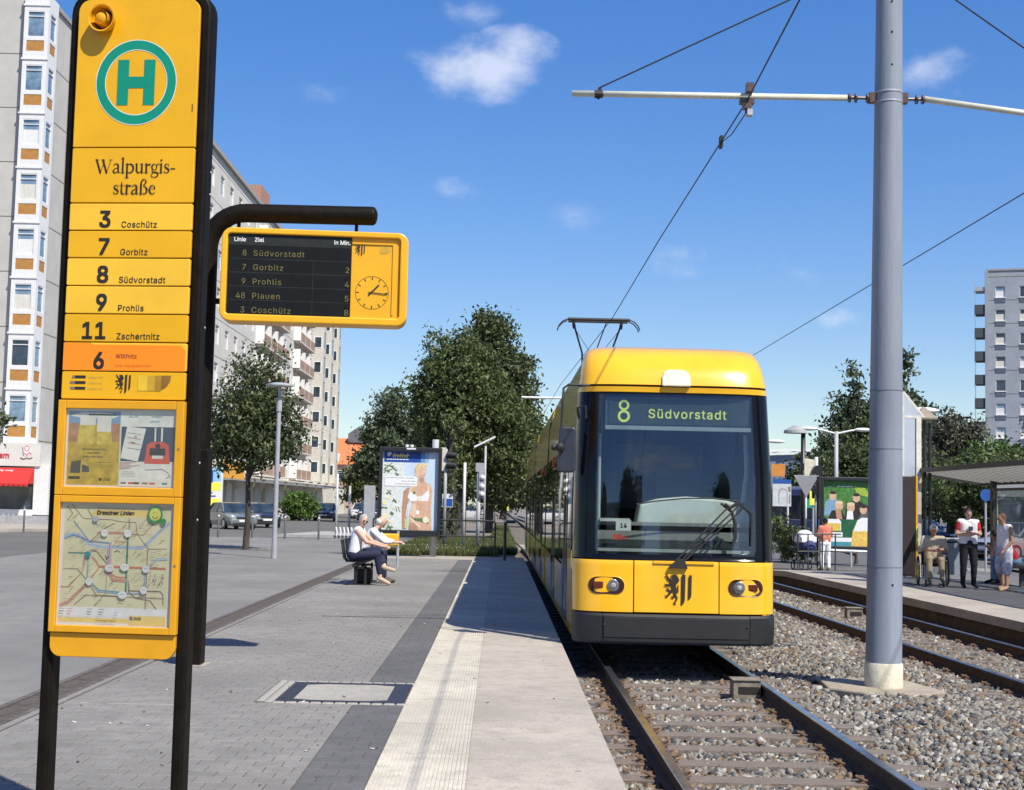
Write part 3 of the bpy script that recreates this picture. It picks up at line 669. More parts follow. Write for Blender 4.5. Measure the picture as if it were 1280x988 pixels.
# --- far house with orange roof
fh = T('orange_roofed_house', 'distant brick house with bright orange tiled roof behind the trees', 'building', (-30, 252, 0))
b = MB(mat('pink_brick', (.42, .27, .21), .9)); b.box(-14, 7, 0, 14, 0, 8.3); b.build('wall', fh); b = MB(mat('orange_tile', (.62, .17, .06), .8, .12, 2)); b.add([(-14.5, -.6, 8.2), (7.5, -.6, 8.2), (7.5, 7, 13.2), (-14.5, 7, 13.2), (7.5, 14.6, 8.2), (-14.5, 14.6, 8.2)], [(0, 1, 2, 3), (3, 2, 4, 5), (1, 4, 2), (0, 3, 5)]); b.build('roof', fh)
W3 = window_unit(1.6, 1.8, GLD)
for i in range(6):
    for k in range(2): put_window(fh, W3, (-12+i*3.4, -.06, 2.2+k*3.1))
for i in range(4):
    b = MB(WHT); x = -11+i*5; b.box(x, x+2, .2, 3, 8.4, 10.2); b.build('dormer', fh)
b = MB(mat('dark_roof_lantern', (.12, .12, .13), .7)); b.prism([(2, 12.4), (6, 12.4), (6, 14), (4, 15.4), (2, 14)], 5, 8); b.build('chimney', fh)
# --- right tower
rt = T('blue_grey_tower', 'blue grey concrete tower block with dark corner balconies at the right edge', 'building', (58.3, 167, 0), R(-18.5))
ZT = 31.1; xs = [0]; cwr = 2.75; zs = [0]
for c in range(6): xs += [c*cwr+.95, c*cwr+2.05]
xs.append(18.4)
for r in range(10): zs += [ZT-1.9-(9-r)*2.83-1.35, ZT-1.9-(9-r)*2.83]
zs.append(ZT); zs = sorted(zs)
b = MB(PANELB); wallgrid(b, None, xs, zs, {(2*c+1, 2*r+1) for c in range(6) for r in range(10)}, .2, PANELB); b.build('facade_wall', rt)
b = MB(PANELB); b.box(0, 18.4, .21, 14, 0, ZT); b.build('wall', rt); b = MB(MATS['roof_edge']); b.box(-.1, 18.5, -.1, 14.1, ZT, ZT+.2); b.build('roof', rt)
WR = [window_unit(1.1, 1.35, GLD, transom=False), window_unit(1.1, 1.35, GLB, MATS['white_paint'], transom=False), window_unit(1.1, 1.35, GLD, CURT, transom=False)]
sl = MB(WHT); sl.box(-.62, .62, -.1, .02, -.09, 0); sl.use(mat('dark_apron', (.09, .11, .15), .7)); sl.box(-.58, .58, -.06, .0, -.6, -.12); sl = sl.mesh('sill')
for c in range(6):
    for r in range(10):
        z = ZT-1.9-r*2.83-1.35; put_window(rt, random.choice(WR), (c*cwr+1.5, .12, z)); link('sill', sl, rt, (c*cwr+1.5, 0, z))
for r in range(11):
    b = MB(INKG); b.box(-.01, 18.4, -.02, 0, ZT-.75-r*2.83, ZT-.70-r*2.83); b.build('panel_joint', rt)
b = MB(PANELB); b.box(-.25, .15, -.15, 1, 0, ZT); b.build('corner_pier', rt)
for r in range(9):
    z = ZT-2.4-r*2.83; b = MB(mat('dark_balcony', (.06, .065, .075), .7)); b.box(-1.45, -.25, .0, 2.4, z, z+1.15) if r else b.box(-1.45, -.25, 0, 2.4, z, z+.5, GALV); b.build('balcony', rt)
b = MB(GALV); b.box(-1.42, -1.30, .05, .18, 3, ZT-1.2); b.build('balcony_post', rt)
# --- stadium-like arched roof far right
st_ = T('arched_hall', 'distant hall with a shallow white arched roof behind the traffic signals', 'building', (66, 300, 0))
b = MB(mat('hall_blue', (.12, .17, .25), .6, .1, .3)); pts = [(-26+4*i, 9.2+4.6*math.sin(PI*(i+3)/20)) for i in range(11)]
b.prism([(-26, 0)]+pts+[(14, 0)], 0, 30); b.build('wall', st_)
b = MB(WHT)
for i in range(10): b.bar((pts[i][0], -1, pts[i][1]+.9), (pts[i+1][0], -1, pts[i+1][1]+.9), .5, .5); b.bar((pts[i][0], -1, pts[i][1]), (pts[i+1][0], -1, pts[i+1][1]+.8), .25, .25)
b.build('roof_truss', st_)
gb = T('glazed_pavilion', 'low grey glazed pavilion seen through the right shelter', 'building', (22.5, 64, 0))
b = MB(PANELR); b.box(0, 14, 0, 8, 2.6, 3.4); b.box(0, 14, .3, 8, 0, .4)
for i in range(8): b.box(i*2, i*2+.25, 0, .3, 0, 2.6)
b.build('wall', gb); b = MB(GLB); b.box(0, 14, .3, .35, .4, 2.6); b.build('window', gb)
gb.rotation_euler = (0, 0, -R(35))

# ================================================================== STOP SIGN
sg = T('stop_sign', 'tall yellow tram stop sign with green H emblem and line list between two dark posts', 'stop sign', (-1.650, 6.2, .22), R(-6))
b = MB(POSTM)
def framepath(hw, top, r):
    p = [(-hw, 0), (-hw, top-r)]+[(-hw+r-r*math.cos(R(a)), top-r+r*math.sin(R(a))) for a in (15, 30, 45, 60, 75)]+[(-hw+r, top)]
    return p+[(-x, z) for x, z in p[::-1]]
po, pi_ = framepath(.341, 3.820, .11), framepath(.286, 3.762, .045); n = len(po)
vs = [(x, -.055, z) for x, z in po]+[(x, -.055, z) for x, z in pi_]+[(x, .045, z) for x, z in po]+[(x, .045, z) for x, z in pi_]; fs = []
for i in range(n-1): fs += [(i, i+1, n+i+1, n+i)[::-1], (2*n+i, 2*n+i+1, 3*n+i+1, 3*n+i), (i, i+1, 2*n+i+1, 2*n+i), (n+i, n+i+1, 3*n+i+1, 3*n+i)[::-1]]
b.add(vs, fs); b.build('post_frame', sg, bevel=.014)
b = MB(POSTM); b.box(-.285, .285, -.02, .03, .95, 3.755); b.build('back_panel', sg)
def signpanel(name, z1, z0, m, parent=sg, hw=.292, d=.018, top=False):
    z1 -= .22; z0 -= .22; b = MB(m)
    poly = rrect(-hw, hw, z0+.0025, z1-.0025, .004, 1)
    if top: poly = [(hw-.055+.055*math.cos(R(a)), z1-.055+.055*math.sin(R(a))) for a in range(0, 91, 15)]+[(-hw+.055-.055*math.cos(R(a)), z1-.055+.055*math.sin(R(a))) for a in range(90, -1, -15)]+[(-hw, z0+.0025), (hw, z0+.0025)]
    b.prism(poly, -.06-d, -.057); return b.build(name, parent, bevel=.0025)
PY = -.0795
p = signpanel('emblem_panel', 3.985, 3.31, YEL, top=True)
b = MB(TEAL); cz = 3.605-.22; b.ring(0, cz, .150, .191, PY)
b.rect(-.090, -.036, cz-.103, cz+.103, PY); b.rect(.036, .090, cz-.103, cz+.103, PY); b.rect(-.0365, .0365, cz-.026, cz+.026, PY)
b.build('stop_emblem', p)
b = MB(WHT); b.ring(0, cz, .1905, .1945, PY+.0002); b.ring(0, cz, .1465, .150, PY+.0002); b.build('emblem_outline', p)
# loudspeaker / button housing
sp = MB(YELF); cx, cz = -.162, 3.665; seg = 24; prof = [(.0, -.012), (.030, -.02), (.034, -.06), (.036, -.016), (.046, -.01), (.056, -.05), (.062, -.052), (.060, -.02), (.05, 0)]
vs = [(cx+r*math.cos(2*PI*k/seg), -.079+y, cz+r*math.sin(2*PI*k/seg)) for r, y in prof for k in range(seg)]
sp.add(vs, [(i*seg+k, i*seg+(k+1) % seg, (i+1)*seg+(k+1) % seg, (i+1)*seg+k) for i in range(len(prof)-1) for k in range(seg)])
sp.ell((cx, -.118, cz), (.034, .02, .034), 16, 8); sp.build('loudspeaker', p, smooth=True)
b = MB(INK); b.ring(cx, cz, .0362, .0475, -.094); b.rect(.272, .276, 3.25, 3.285, PY); b.build('dark_slot', p)
# station name in a serif hand
def arc(cx, cy, rx, ry, a0, a1, n=8): return [(cx+rx*math.cos(R(a0+(a1-a0)*i/n)), cy+ry*math.sin(R(a0+(a1-a0)*i/n))) for i in range(n+1)]
K, TH = .205, .08
GL = {
 'W': ([([(.08, 1.42), (.5, .02)], K), ([(.5, .02), (.88, 1.3)], TH), ([(.72, 1.42), (1.14, .02)], K), ([(1.14, .02), (1.55, 1.42)], TH), ([(-.1, 1.44), (.3, 1.44)], .05), ([(.56, 1.44), (.92, 1.44)], .05), ([(1.38, 1.44), (1.7, 1.44)], .05)], 1.72),
 'a': ([(arc(.36, .7, .25, .3, 165, 15), [TH, TH, TH, TH, TH, .12, .16, K, K]), ([(.61, .75), (.61, .18), (.68, .03), (.8, .08)], [K, K, .12, .05]), ([(.6, .6), (.3, .48), (.14, .32), (.12, .18)], [TH, TH, .14, K]), ([(.12, .18), (.2, .03), (.38, .02), (.6, .2)], [K, .12, TH, TH])], .88),
 'l': ([([(.2, 1.62), (.2, .03)], K), ([(.0, .03), (.42, .03)], .05), ([(.02, 1.56), (.2, 1.62)], .06)], .45),
 'p': ([([(.2, .98), (.2, -.5)], K), ([(.0, -.5), (.42, -.5)], .05), ([(.02, .93), (.2, 1.0)], .06), (arc(.48, .5, .36, .48, 140, -140, 12), [TH, TH, .1, .15, K, K, K, K, .17, .14, .1, TH, TH])], .98),
 'u': ([([(.2, .97), (.2, .3), (.3, .06), (.46, .02), (.72, .2)], [K, K, .15, TH, TH]), ([(.74, .97), (.74, .05)], K), ([(.74, .03), (.95, .05)], .05), ([(.02, .97), (.2, .97)], .05), ([(.55, .97), (.74, .97)], .05)], 1.0),
 'r': ([([(.2, .97), (.2, .03)], K), ([(.0, .03), (.42, .03)], .05), ([(.02, .93), (.2, 1.0)], .06), ([(.22, .68), (.36, .9), (.52, .96)], [TH, .1, .13]), ([(.52, .95), (.6, .88)], .14)], .64),
 'g': ([(arc(.38, .66, .25, .31, 0, 360, 16), [.14, .1, TH, .05, TH, .1, .15, .17, .17, .15, .1, TH, .05, TH, .1, .12, .14]), ([(.25, .38), (.14, .25), (.22, .12), (.6, .08), (.78, -.08), (.76, -.3), (.5, -.47), (.22, -.44), (.06, -.28), (.14, -.1), (.3, .03)], [TH, TH, .1, .16, .16, .12, TH, TH, TH, TH, TH]), ([(.6, .88), (.72, .98), (.86, .96)], [.05, TH, .1])], .88),
 'i': ([([(.2, .97), (.2, .03)], K), ([(.0, .03), (.42, .03)], .05), ([(.02, .93), (.2, 1.0)], .06), ([(.19, 1.38), (.21, 1.38)], .22)], .44),
 's': ([([(.55, .72), (.52, .92), (.34, .98), (.16, .9), (.12, .74), (.22, .6), (.46, .45), (.58, .28), (.5, .08), (.32, .02), (.12, .08), (.08, .3)], [.04, TH, TH, .1, .13, .17, .19, .15, .1, TH, TH, .04])], .68),
 '-': ([([(.08, .46), (.5, .46)], .11)], .55),
 't': ([([(.24, 1.28), (.24, .25), (.32, .05), (.5, .02), (.6, .1)], [.1, K, .15, .08, .04]), ([(.02, .96), (.54, .96)], .06)], .6),
 'ß': ([([(.2, .03), (.2, 1.2), (.28, 1.5), (.48, 1.62), (.68, 1.5), (.72, 1.3), (.58, 1.1), (.44, .96)], [K, K, .14, TH, .1, .15, .1, TH]), ([(.44, .96), (.68, .78), (.84, .52), (.8, .22), (.62, .03), (.42, .06)], [TH, .12, K, K, TH, .1]), ([(.0, .03), (.38, .03)], .05)], .98),
 'e': ([([(.16, .58), (.7, .58)], .06), ([(.71, .58), (.64, .85), (.44, .98), (.22, .85), (.12, .5), (.2, .18), (.42, .02), (.62, .08), (.74, .24)], [.1, .1, TH, .13, K, .16, .1, TH, .04])], .84)}
def serif(b, t, cx, z, u, sx, y, m):
    w = sum(GL[c][1] for c in t)*u*sx; x = cx-w/2
    for c in t:
        for pts, wd in GL[c][0]:
            b.stroke([(x+a*u*sx, z+bb*u) for a, bb in pts], [k*u for k in (wd if isinstance(wd, list) else [wd]*len(pts))], y, m)
        x += GL[c][1]*u*sx
p = signpanel('station_name_panel', 3.31, 3.06, YEL)
b = MB(INK); b.step = 4e-6; serif(b, 'Walpurgis-', .015, 3.195-.22, .0415, 1.12, PY, INK); serif(b, 'straße', .015, 3.10-.22, .0415, 1.08, PY, INK); b.build('station_name', p)
ROWS = [('3', 'Coschütz', 3.06, 2.937, YEL2), ('7', 'Gorbitz', 2.937, 2.814, YEL), ('8', 'Südvorstadt', 2.814, 2.69, YEL2), ('9', 'Prohlis', 2.69, 2.565, YEL2), ('11', 'Zschertnitz', 2.565, 2.44, YEL)]
for num, nm, z1, z0, m in ROWS:
    p = signpanel('line_panel', z1, z0, m); b = MB(INK)
    b.text(num, -.088, z0-.22+.016, .130, PY, INK, .028, 'RIGHT'); b.build('line_number', p); b = MB(INK); b.text(nm, -.042, z0-.22+.014, .049, PY, INK, .009, space=1.06); b.build('destination', p)
p = signpanel('line_panel', 2.44, 2.312, YEL2); b = MB(ORG); b.pp([(-.29, 2.095), (.289, 2.095), (.289, 2.185), (.265, 2.208), (-.15, 2.208), (-.16, 2.2165), (-.29, 2.2165)], PY, ORG); b.build('orange_overlay', p)
b = MB(INK); b.text('6', -.088, 2.09+.014, .130, PY-.001, INK, .028, 'RIGHT'); b.build('line_number', p); b = MB(INK); b.text('Wölfnitz', -.040, 2.150, .033, PY-.001, mat('dark_red_print', (.25, .02, .01), .6), .014, space=1.05); b.text('über Hauptbahnhof', -.040, 2.112, .021, PY-.001, mat('orange_print', (.5, .1, .01), .6), .0, space=1.15); b.build('lettering', p)
p = signpanel('logo_panel', 2.312, 2.187, YEL)
b = MB(INK)
for i, zz in enumerate((2.066, 2.041, 2.016)):
    b.rect(-.228, -.178, zz-.006, zz+.006, PY, INK); b.pp([(-.252+.006*(i != 1), zz-.006), (-.229, zz-.006), (-.229, zz+.006), (-.252+.012*(i == 0), zz+.006)], PY, INKG)
    b.text(('VERKEHRS', 'VERBUND', 'OBERELBE')[i], -.168, zz-.006, .017, PY, mat('faded_print', (.55, .38, .08), .6), 0, space=1.15)
b.build('transport_logo', p); b = MB(INK); emblem(b, -.036, 2.078, .082, PY, INK); b.build('lion_emblem', p); b = MB(INK)
gr = [mat('gold_%s' % w, c, .4) for w, c in (('pale', (.72, .46, .03)), ('mid', (.55, .33, .03)), ('deep', (.38, .21, .02)), ('dark', (.24, .12, .015)))]
b.use(gr[0]); b.rect(.07, .115, 2.008, 2.074, PY); b.use(gr[1]); b.rect(.115, .15, 2.008, 2.074, PY); b.use(gr[2]); b.rect(.15, .18, 2.008, 2.075, PY); b.pp([(.18, 2.012), (.205, 2.026), (.222, 2.05), (.226, 2.076), (.18, 2.076)], PY, gr[3])
b.build('gold_logo', p)
sg.scale = (.955, 1, 1)
# glazed poster boxes
def posterbox(z1, z0, fw, name):
    z1 -= .22; z0 -= .22; b = MB(YELF); h = .297
    b.box(-h, -h+fw, -.092, -.056, z0, z1); b.box(h-fw, h, -.092, -.056, z0, z1); b.box(-h+fw, h-fw, -.092, -.056, z1-fw, z1); b.box(-h+fw, h-fw, -.092, -.056, z0, z0+fw)
    o = b.build('poster_frame', sg, bevel=.003); b = MB(mat('paper_white', (.74, .73, .69), .6, .03)); b.box(-h+fw, h-fw, -.075, -.060, z0+fw, z1-fw); b.build('backing', o)
    g = MB(glassmat('poster_glass', (.93, .94, .93), .0)); g.box(-h+fw, h-fw, -.090, -.088, z0+fw, z1-fw); g.build('glass', o)
    b = MB(INKG)
    for zz in ((z0+z1)/2, ): b.disc(h-fw/2, zz, .006, -.093)
    b.build('screw', o)
    return o, -h+fw, h-fw, z0+fw, z1-fw
o, x0, x1, z0, z1 = posterbox(2.183, 1.768, .037, 'small')
def mapper(x0, x1, z0, z1, u0, u1, v0, v1): return lambda u, v: (x0+(x1-x0)*(u-u0)/(u1-u0), z1-(z1-z0)*(v-v0)/(v1-v0))
f = mapper(x0, x1, z0, z1, 155, 1175, 62, 810); y = -.0755; b = MB(INK)
def q(*a, m=None): b.pp([f(*p) for p in a], y, m)
def qr(u0, u1, v0, v1, m): q((u0, v1), (u1, v1), (u1, v0), (u0, v0), m=m)
BEER = mat('print_beer_gold', (.50, .33, .035), .6, .2, 25); BEER2 = mat('print_beer_light', (.62, .46, .07), .6, .2, 30); NAVY = mat('print_navy', (.04, .06, .12), .6); FOAM = mat('print_foam', (.72, .70, .62), .6); SKB = mat('print_sky', (.18, .32, .50), .6); HANDP = mat('print_hand', (.42, .20, .10), .6, .2, 30); REDP = mat('print_red', (.62, .08, .06), .6); PALE = mat('print_pale', (.70, .68, .62), .6, .1, 20); TEALP = mat('print_teal', (.05, .25, .30), .6)
qr(175, 655, 85, 792, BEER); qr(175, 655, 85, 205, SKB); q((190, 130), (300, 95), (560, 100), (640, 130), (560, 160), (300, 150), m=FOAM)
qr(175, 275, 200, 385, HANDP); qr(560, 650, 200, 375, HANDP); qr(280, 425, 105, 220, FOAM); qr(440, 570, 110, 280, FOAM); q((262, 400), (412, 400), (420, 225), (275, 225), m=BEER2); q((445, 400), (590, 400), (570, 280), (445, 280), m=BEER2)
qr(360, 620, 112, 126, INK)
def pt(t, u, v, h, m=INK, bold=.01, sh=0, al='LEFT', sp=1): X, Z = f(u, v); b.text(t, X, Z, h*(z1-z0)/(810-62)/.70, y, m, bold, al, sh, 1, sp)
pt('Mit Liebe kommen Sie', 415, 458, 22, INK, .02, .2, 'CENTER'); pt('unter Ihnen!', 415, 494, 22, INK, .02, .2, 'CENTER'); pt('Weiter nach Hause.', 415, 530, 22, INK, .02, .2, 'CENTER')
q((205, 680), (300, 680), (305, 555), (215, 570), m=mat('print_dark_bus', (.06, .06, .05), .5)); q((315, 670), (385, 670), (380, 620), (330, 600), (315, 600), m=MATS['print_dark_bus']); qr(190, 300, 712, 738, INK)
pt('DVB', 515, 752, 34, mat('print_brown', (.10, .06, .01), .6), .03, .2); qr(475, 505, 722, 752, MATS['print_brown'])
for v in (575, 600, 618): b.stroke([f(430, v), f(605, v)], .0012, y, MATS['print_brown'])
qr(660, 1168, 70, 800, PALE); pt('ALLFA', 728, 142, 30, TEALP, .03, .25); pt('Testfahrer', 930, 138, 24, TEALP, .02, .25); pt('gesucht.', 930, 184, 24, TEALP, .02, .25)
qr(668, 1162, 228, 560, NAVY); qr(975, 990, 235, 365, FOAM); qr(1035, 1052, 235, 365, FOAM); q((668, 530), (830, 560), (895, 245), (720, 225), m=PALE); q((890, 580), (1125, 580), (1110, 400), (1060, 370), (950, 370), (910, 400), m=REDP); qr(935, 1080, 430, 500, mat('print_screen', (.02, .02, .04), .5)); qr(960, 1060, 500, 530, FOAM); b.disc(*f(1010, 410), .012, y, MATS['print_screen'])
for k in range(9): b.stroke([f(665, 575+k*9), f(850-(k % 3)*40, 560+k*12)], .0018, y, REDP if k % 2 else INKG)
q((660, 798), (1165, 798), (1165, 590), (900, 600), (660, 650), m=PALE); b.stroke([f(900, 640), f(1060, 632), f(1110, 660), f(1130, 700), f(1100, 715)], .003, y, NAVY)
for k in range(4): b.stroke([f(680, 660+k*14), f(800+20*(k % 2), 660+k*14)], .0012, y, INKG)
for u, m in ((680, INKG), (750, REDP), (800, INK), (880, INKG), (945, REDP), (1060, TEALP)): qr(u, u+50, 758, 776, m)
for v in (285, 330, 380, 430): b.stroke([f(730, v), f(850, v+18)], .002, y, REDP if v in (330, 380) else INKG)
pt('Ja', 790, 330, 22, INK, .02); pt('Allfa', 760, 385, 18, INK, .01); b.build('advert_print', o)
o, x0, x1, z0, z1 = posterbox(1.766, 1.176, .030, 'map')
f = mapper(x0, x1, z0, z1, 70, 912, 85, 925); b = MB(INK); y = -.0755
MAPB = mat('print_map_cream', (.66, .61, .40), .6, .06, 8); SAL = mat('print_salmon', (.52, .27, .20), .6); RED2 = mat('print_orange_red', (.58, .20, .11), .6); BLU = mat('print_steel_blue', (.17, .25, .40), .6); LBL = mat('print_light_blue', (.38, .46, .58), .6); GRN = mat('print_green', (.05, .25, .14), .6); LIL = mat('print_lilac', (.38, .28, .42), .6); BRN = mat('print_line_brown', (.24, .12, .09), .6)
q((90, 800), (880, 800), (890, 100), (105, 100), m=MAPB); qr(95, 865, 800, 862, mat('print_paper', (.72, .71, .70), .6)); q((275, 170), (345, 130), (720, 130), (720, 175), (520, 180), m=mat('print_banner', (.74, .55, .18), .6)); qr(605, 875, 850, 915, MATS['print_banner']); qr(85, 600, 872, 902, MATS['print_banner'])
pt('Dresdner Linien', 335, 166, 32, INK, .045, .15); pt('Ausschnitt Linienplan Innenstadt', 345, 126, 15, INKG, .0, 0); pt('DVB', 640, 880, 22, INK, .04, .2); qr(612, 635, 858, 882, INKG)
P_ = lambda *a: [f(*p) for p in a]
mm = (x1-x0)/(912-70)
def ln(w, m, *a): b.stroke(P_(*a), w*mm*.72, y, m)
ln(30, LBL, (110, 320), (170, 300), (230, 320), (290, 370), (380, 385), (680, 388), (740, 340), (800, 280), (875, 215)); ln(16, BLU, (110, 335), (170, 310), (240, 330), (290, 350), (440, 360)); ln(10, BLU, (170, 215), (290, 350))
ln(24, SAL, (350, 290), (580, 290)); ln(8, BRN, (300, 350), (400, 260), (470, 225)); ln(6, BRN, (150, 100), (240, 195), (460, 200), (500, 210), (630, 215), (640, 290), (730, 395), (860, 390)); ln(6, BRN, (600, 295), (690, 300), (760, 220))
ln(14, LIL, (442, 360), (442, 580)); ln(12, mat('print_pink', (.6, .4, .5), .6), (455, 350), (455, 590)); ln(18, GRN, (575, 290), (575, 520), (575, 690)); ln(12, mat('print_grey_violet', (.25, .22, .3), .6), (590, 610), (600, 690))
ln(20, SAL, (320, 460), (350, 490), (370, 522), (440, 522)); ln(18, RED2, (380, 520), (860, 526)); ln(30, SAL, (455, 575), (480, 610), (570, 615)); ln(10, RED2, (450, 560), (500, 590), (570, 592))
ln(22, SAL, (260, 480), (258, 510)); ln(8, RED2, (258, 500), (250, 560), (150, 665), (95, 665)); ln(30, SAL, (100, 790), (150, 770), (290, 640)); ln(8, RED2, (290, 640), (370, 530))
ln(16, mat('print_pale_blue', (.3, .4, .48), .6), (288, 440), (288, 600), (370, 690), (550, 700), (660, 700), (710, 680), (715, 530)); ln(7, TEALP, (300, 610), (375, 682), (540, 692)); ln(20, LBL, (740, 520), (790, 465), (865, 460))
ln(5, INKG, (110, 540), (210, 540), (290, 620), (360, 715), (520, 720)); ln(5, BRN, (200, 785), (280, 718), (860, 728)); ln(6, BRN, (600, 690), (650, 730), (760, 745), (805, 800)); ln(7, BRN, (600, 680), (830, 680), (850, 700), (855, 770)); ln(6, BRN, (725, 400), (725, 800)); ln(4, INKG, (430, 400), (430, 700), (350, 790)); ln(7, TEALP, (140, 430), (280, 430)); ln(5, GRN, (270, 130), (340, 230), (350, 240)); ln(5, INKG, (120, 110), (160, 160), (120, 210)); ln(6, BRN, (580, 190), (585, 290)); ln(6, BRN, (300, 410), (350, 415), (430, 500))
ln(5, RED2, (480, 345), (575, 348)); ln(5, INK, (480, 420), (500, 408), (525, 420)); ln(5, INK, (415, 440), (425, 470), (440, 450))
for k in range(70):
    u, v = random.uniform(110, 840), random.uniform(190, 780); ln(2.6, INKG if k % 3 else BRN, (u, v), (u+26+k % 14, v-24-k % 12))
for k in range(70): ln(3, INKG if k % 3 else BRN, (u := random.uniform(110, 820), v := random.uniform(240, 780)), (u+34, v))
for k in range(60): u, v = random.uniform(740, 862), random.uniform(560, 640); b.disc(*f(u, v), 3*mm, y, INK, 5)
for u, v in ((405, 290), (575, 290), (305, 625), (720, 530), (710, 675), (555, 710), (452, 530), (565, 522)): b.disc(*f(u, v), (34 if u in (452, 565, 555) else 26)*mm, y, MATS['print_paper'], 16, 26*mm); b.stroke(P_((u-14, v-4), (u+14, v-4)), 3*mm, y, BLU)
b.disc(*f(288, 440), 22*mm, y, TEALP, 14); b.disc(*f(333, 196), 20*mm, y, LBL, 12)
b.disc(*f(773, 158), 56*mm, y, mat('smiley_green', (.05, .28, .10), .5), 28); b.disc(*f(773, 156), 42*mm, y, mat('smiley_yellow', (.70, .68, .15), .5), 28); b.stroke(P_((752, 170), (762, 182), (780, 184), (795, 172)), 5*mm, y, INK); ln(5, INK, (762, 140), (762, 150)); ln(5, INK, (785, 138), (785, 148)); b.disc(*f(835, 205), 22*mm, y, MATS['smiley_green'], 14)
for k in range(3):
    for u, m in ((95, INK), (150, REDP), (300, INK), (385, INK), (500, LBL)): ln(4, m, (u, 812+k*17), (u+42-8*k, 812+k*17))
pt('Wir bewegen Dresden.', 365, 893, 12, INK, .01); b.build('route_map', o)
b = MB(YELF); b.prism([(.292-.05+.05*math.cos(R(a)), .90+.05*math.sin(R(a))) for a in range(0, -91, -15)]+[(-.292+.05+.05*math.cos(R(a)), .90+.05*math.sin(R(a))) for a in range(-90, -181, -15)]+[(-.292, .953), (.292, .953)], -.078, -.05); b.build('lower_panel', sg, bevel=.003)
b = MB(GALV)
for z in (3.0, 2.3, 1.45, 1.7, 2.9): b.ell((.341, .02, z), (.004, .006, .006), 8, 6); b.ell((-.341, -.03, z+.1), (.004, .006, .006), 8, 6)
b.build('screw', sg)

# ================================================================== DEPARTURE DISPLAY on its hooked post
pl = T('display_post', 'thick dark post with a hooked pipe arm carrying the departure display', 'post', (-2.82, 13.2, .22))
b = MB(POSTM); path = [(0, 0, 0), (0, 0, 3.92)]+[(.34-.34*math.cos(R(a)), 0, 3.92+.34*math.sin(R(a))) for a in range(10, 91, 10)]+[(1.55, 0, 4.26)]
b.tube(path, .09, 16); b.ell((1.55, 0, 4.26), (.05, .09, .09), 14, 8); b.build('pipe', pl, smooth=True)
b = MB(POSTM); b.box(-.10, .095, -.105, .105, 0, 2.0); b.build('lower_casing', pl, bevel=.012); b = MB(BEIGEP); b.box(-.15, .15, -.15, .15, -.02, .006); b.build('foot', pl)
b = MB(POSTM); b.bar((.28, 0, 4.2), (.28, 0, 4.02), .03, .03); b.bar((1.40, 0, 4.2), (1.40, 0, 4.02), .03, .03); b.bar((.05, -.05, 3.40), (.2, -.05, 3.40), .05, .05); b.build('hanger', pl)
ds = T('departure_display', 'yellow departure board with black screen and clock hanging under the hooked arm', 'display board', (-1.775, 13.05, 3.835), R(4))
b = MB(mat('display_yellow', (.80, .41, .015), .35, .04, 3)); w, h = .865, .445; FR = rrect(-w, w, -h+.01, h, .10, 6); INr = rrect(-w+.055, w-.075, -h+.08, h-.055, .03, 6); n = len(FR)
vs = [(x, -.13, z) for x, z in FR]+[(x, -.13, z) for x, z in INr]+[(x, -.085, z) for x, z in INr]+[(x, .15, z) for x, z in FR]; fs = []
for i in range(n): j = (i+1) % n; fs += [(i, j, n+j, n+i), (n+i, n+j, 2*n+j, 2*n+i), (j, i, 3*n+i, 3*n+j)]
fs += [tuple(range(2*n, 3*n)), tuple(range(3*n, 4*n))[::-1]]; b.add(vs, fs); b.build('casing', ds, bevel=.012)
b = MB(mat('black_screen', (.008, .009, .009), .45, .1, spec=.2)); b.box(-.80, .335, -.105, -.086, -.36, .388); scn = b.build('screen', ds)
y = -.1055; b = MB(mat('screen_grey', (.022, .026, .026), .5, spec=.2)); b.rect(-.80, .335, .285, .385, y)
for k in range(1, 5): b.rect(-.79, .33, .285-k*.129-.004, .285-k*.129+.004, y)
b.rect(-.02, -.014, -.35, .15, y); b.build('screen_divider', scn)
LED = mat('led_yellow_green', (.15, .135, .035), .6, .25, 90, emit=.02)
b = MB(LED)
for i, (nm, ds_, mn) in enumerate((('8', 'Südvorstadt', ''), ('7', 'Gorbitz', '2'), ('9', 'Prohlis', '4'), ('48', 'Plauen', '5'), ('3', 'Coschütz', '8'))):
    zz = .185-i*.1335; b.text(nm, -.63, zz, .098, y-.002, LED, -.004, 'RIGHT'); b.text(ds_, -.575, zz, .098, y-.002, LED, -.002, space=1.12); b.text(mn, .325, zz, .098, y-.002, LED, -.004, 'RIGHT')
b.use(WHT); b.text('Linie', -.755, .318, .068, y-.002, WHT, .02); b.text('Ziel', -.565, .318, .068, y-.002, WHT, .02); b.text('in Min.', .325, .318, .068, y-.002, WHT, .02, 'RIGHT'); b.build('lettering', scn)
b = MB(mat('display_inner_yellow', (.76, .38, .012), .4, .04, 3)); b.box(.337, .785, -.097, -.086, -.363, .388); ip = b.build('clock_panel', ds)
b = MB(MATS['display_inner_yellow']); b.box(.72, .735, -.108, -.097, -.33, .33); b.box(.345, .735, -.108, -.097, .33, .345); b.build('raised_edge', ip)
y = -.0985; b = MB(INK); cx, cz, r_ = .535, .015-.12, .152
cz = -.125; b.ring(cx, cz, r_, r_+.004, y)
for k in range(12): a = R(30*k); b.stroke([(cx+math.sin(a)*r_*.8, cz+math.cos(a)*r_*.8), (cx+math.sin(a)*r_*.97, cz+math.cos(a)*r_*.97)], .010, y, caps=False)
b.build('clock_dial', ip); b = MB(INK); y = -.104
b.stroke([(cx-.03, cz-.022), (cx+.062, cz+.075)], .013, y); b.stroke([(cx-.03, cz+.003), (cx+.14, cz-.012)], .010, y); b.build('clock_hands', ip)
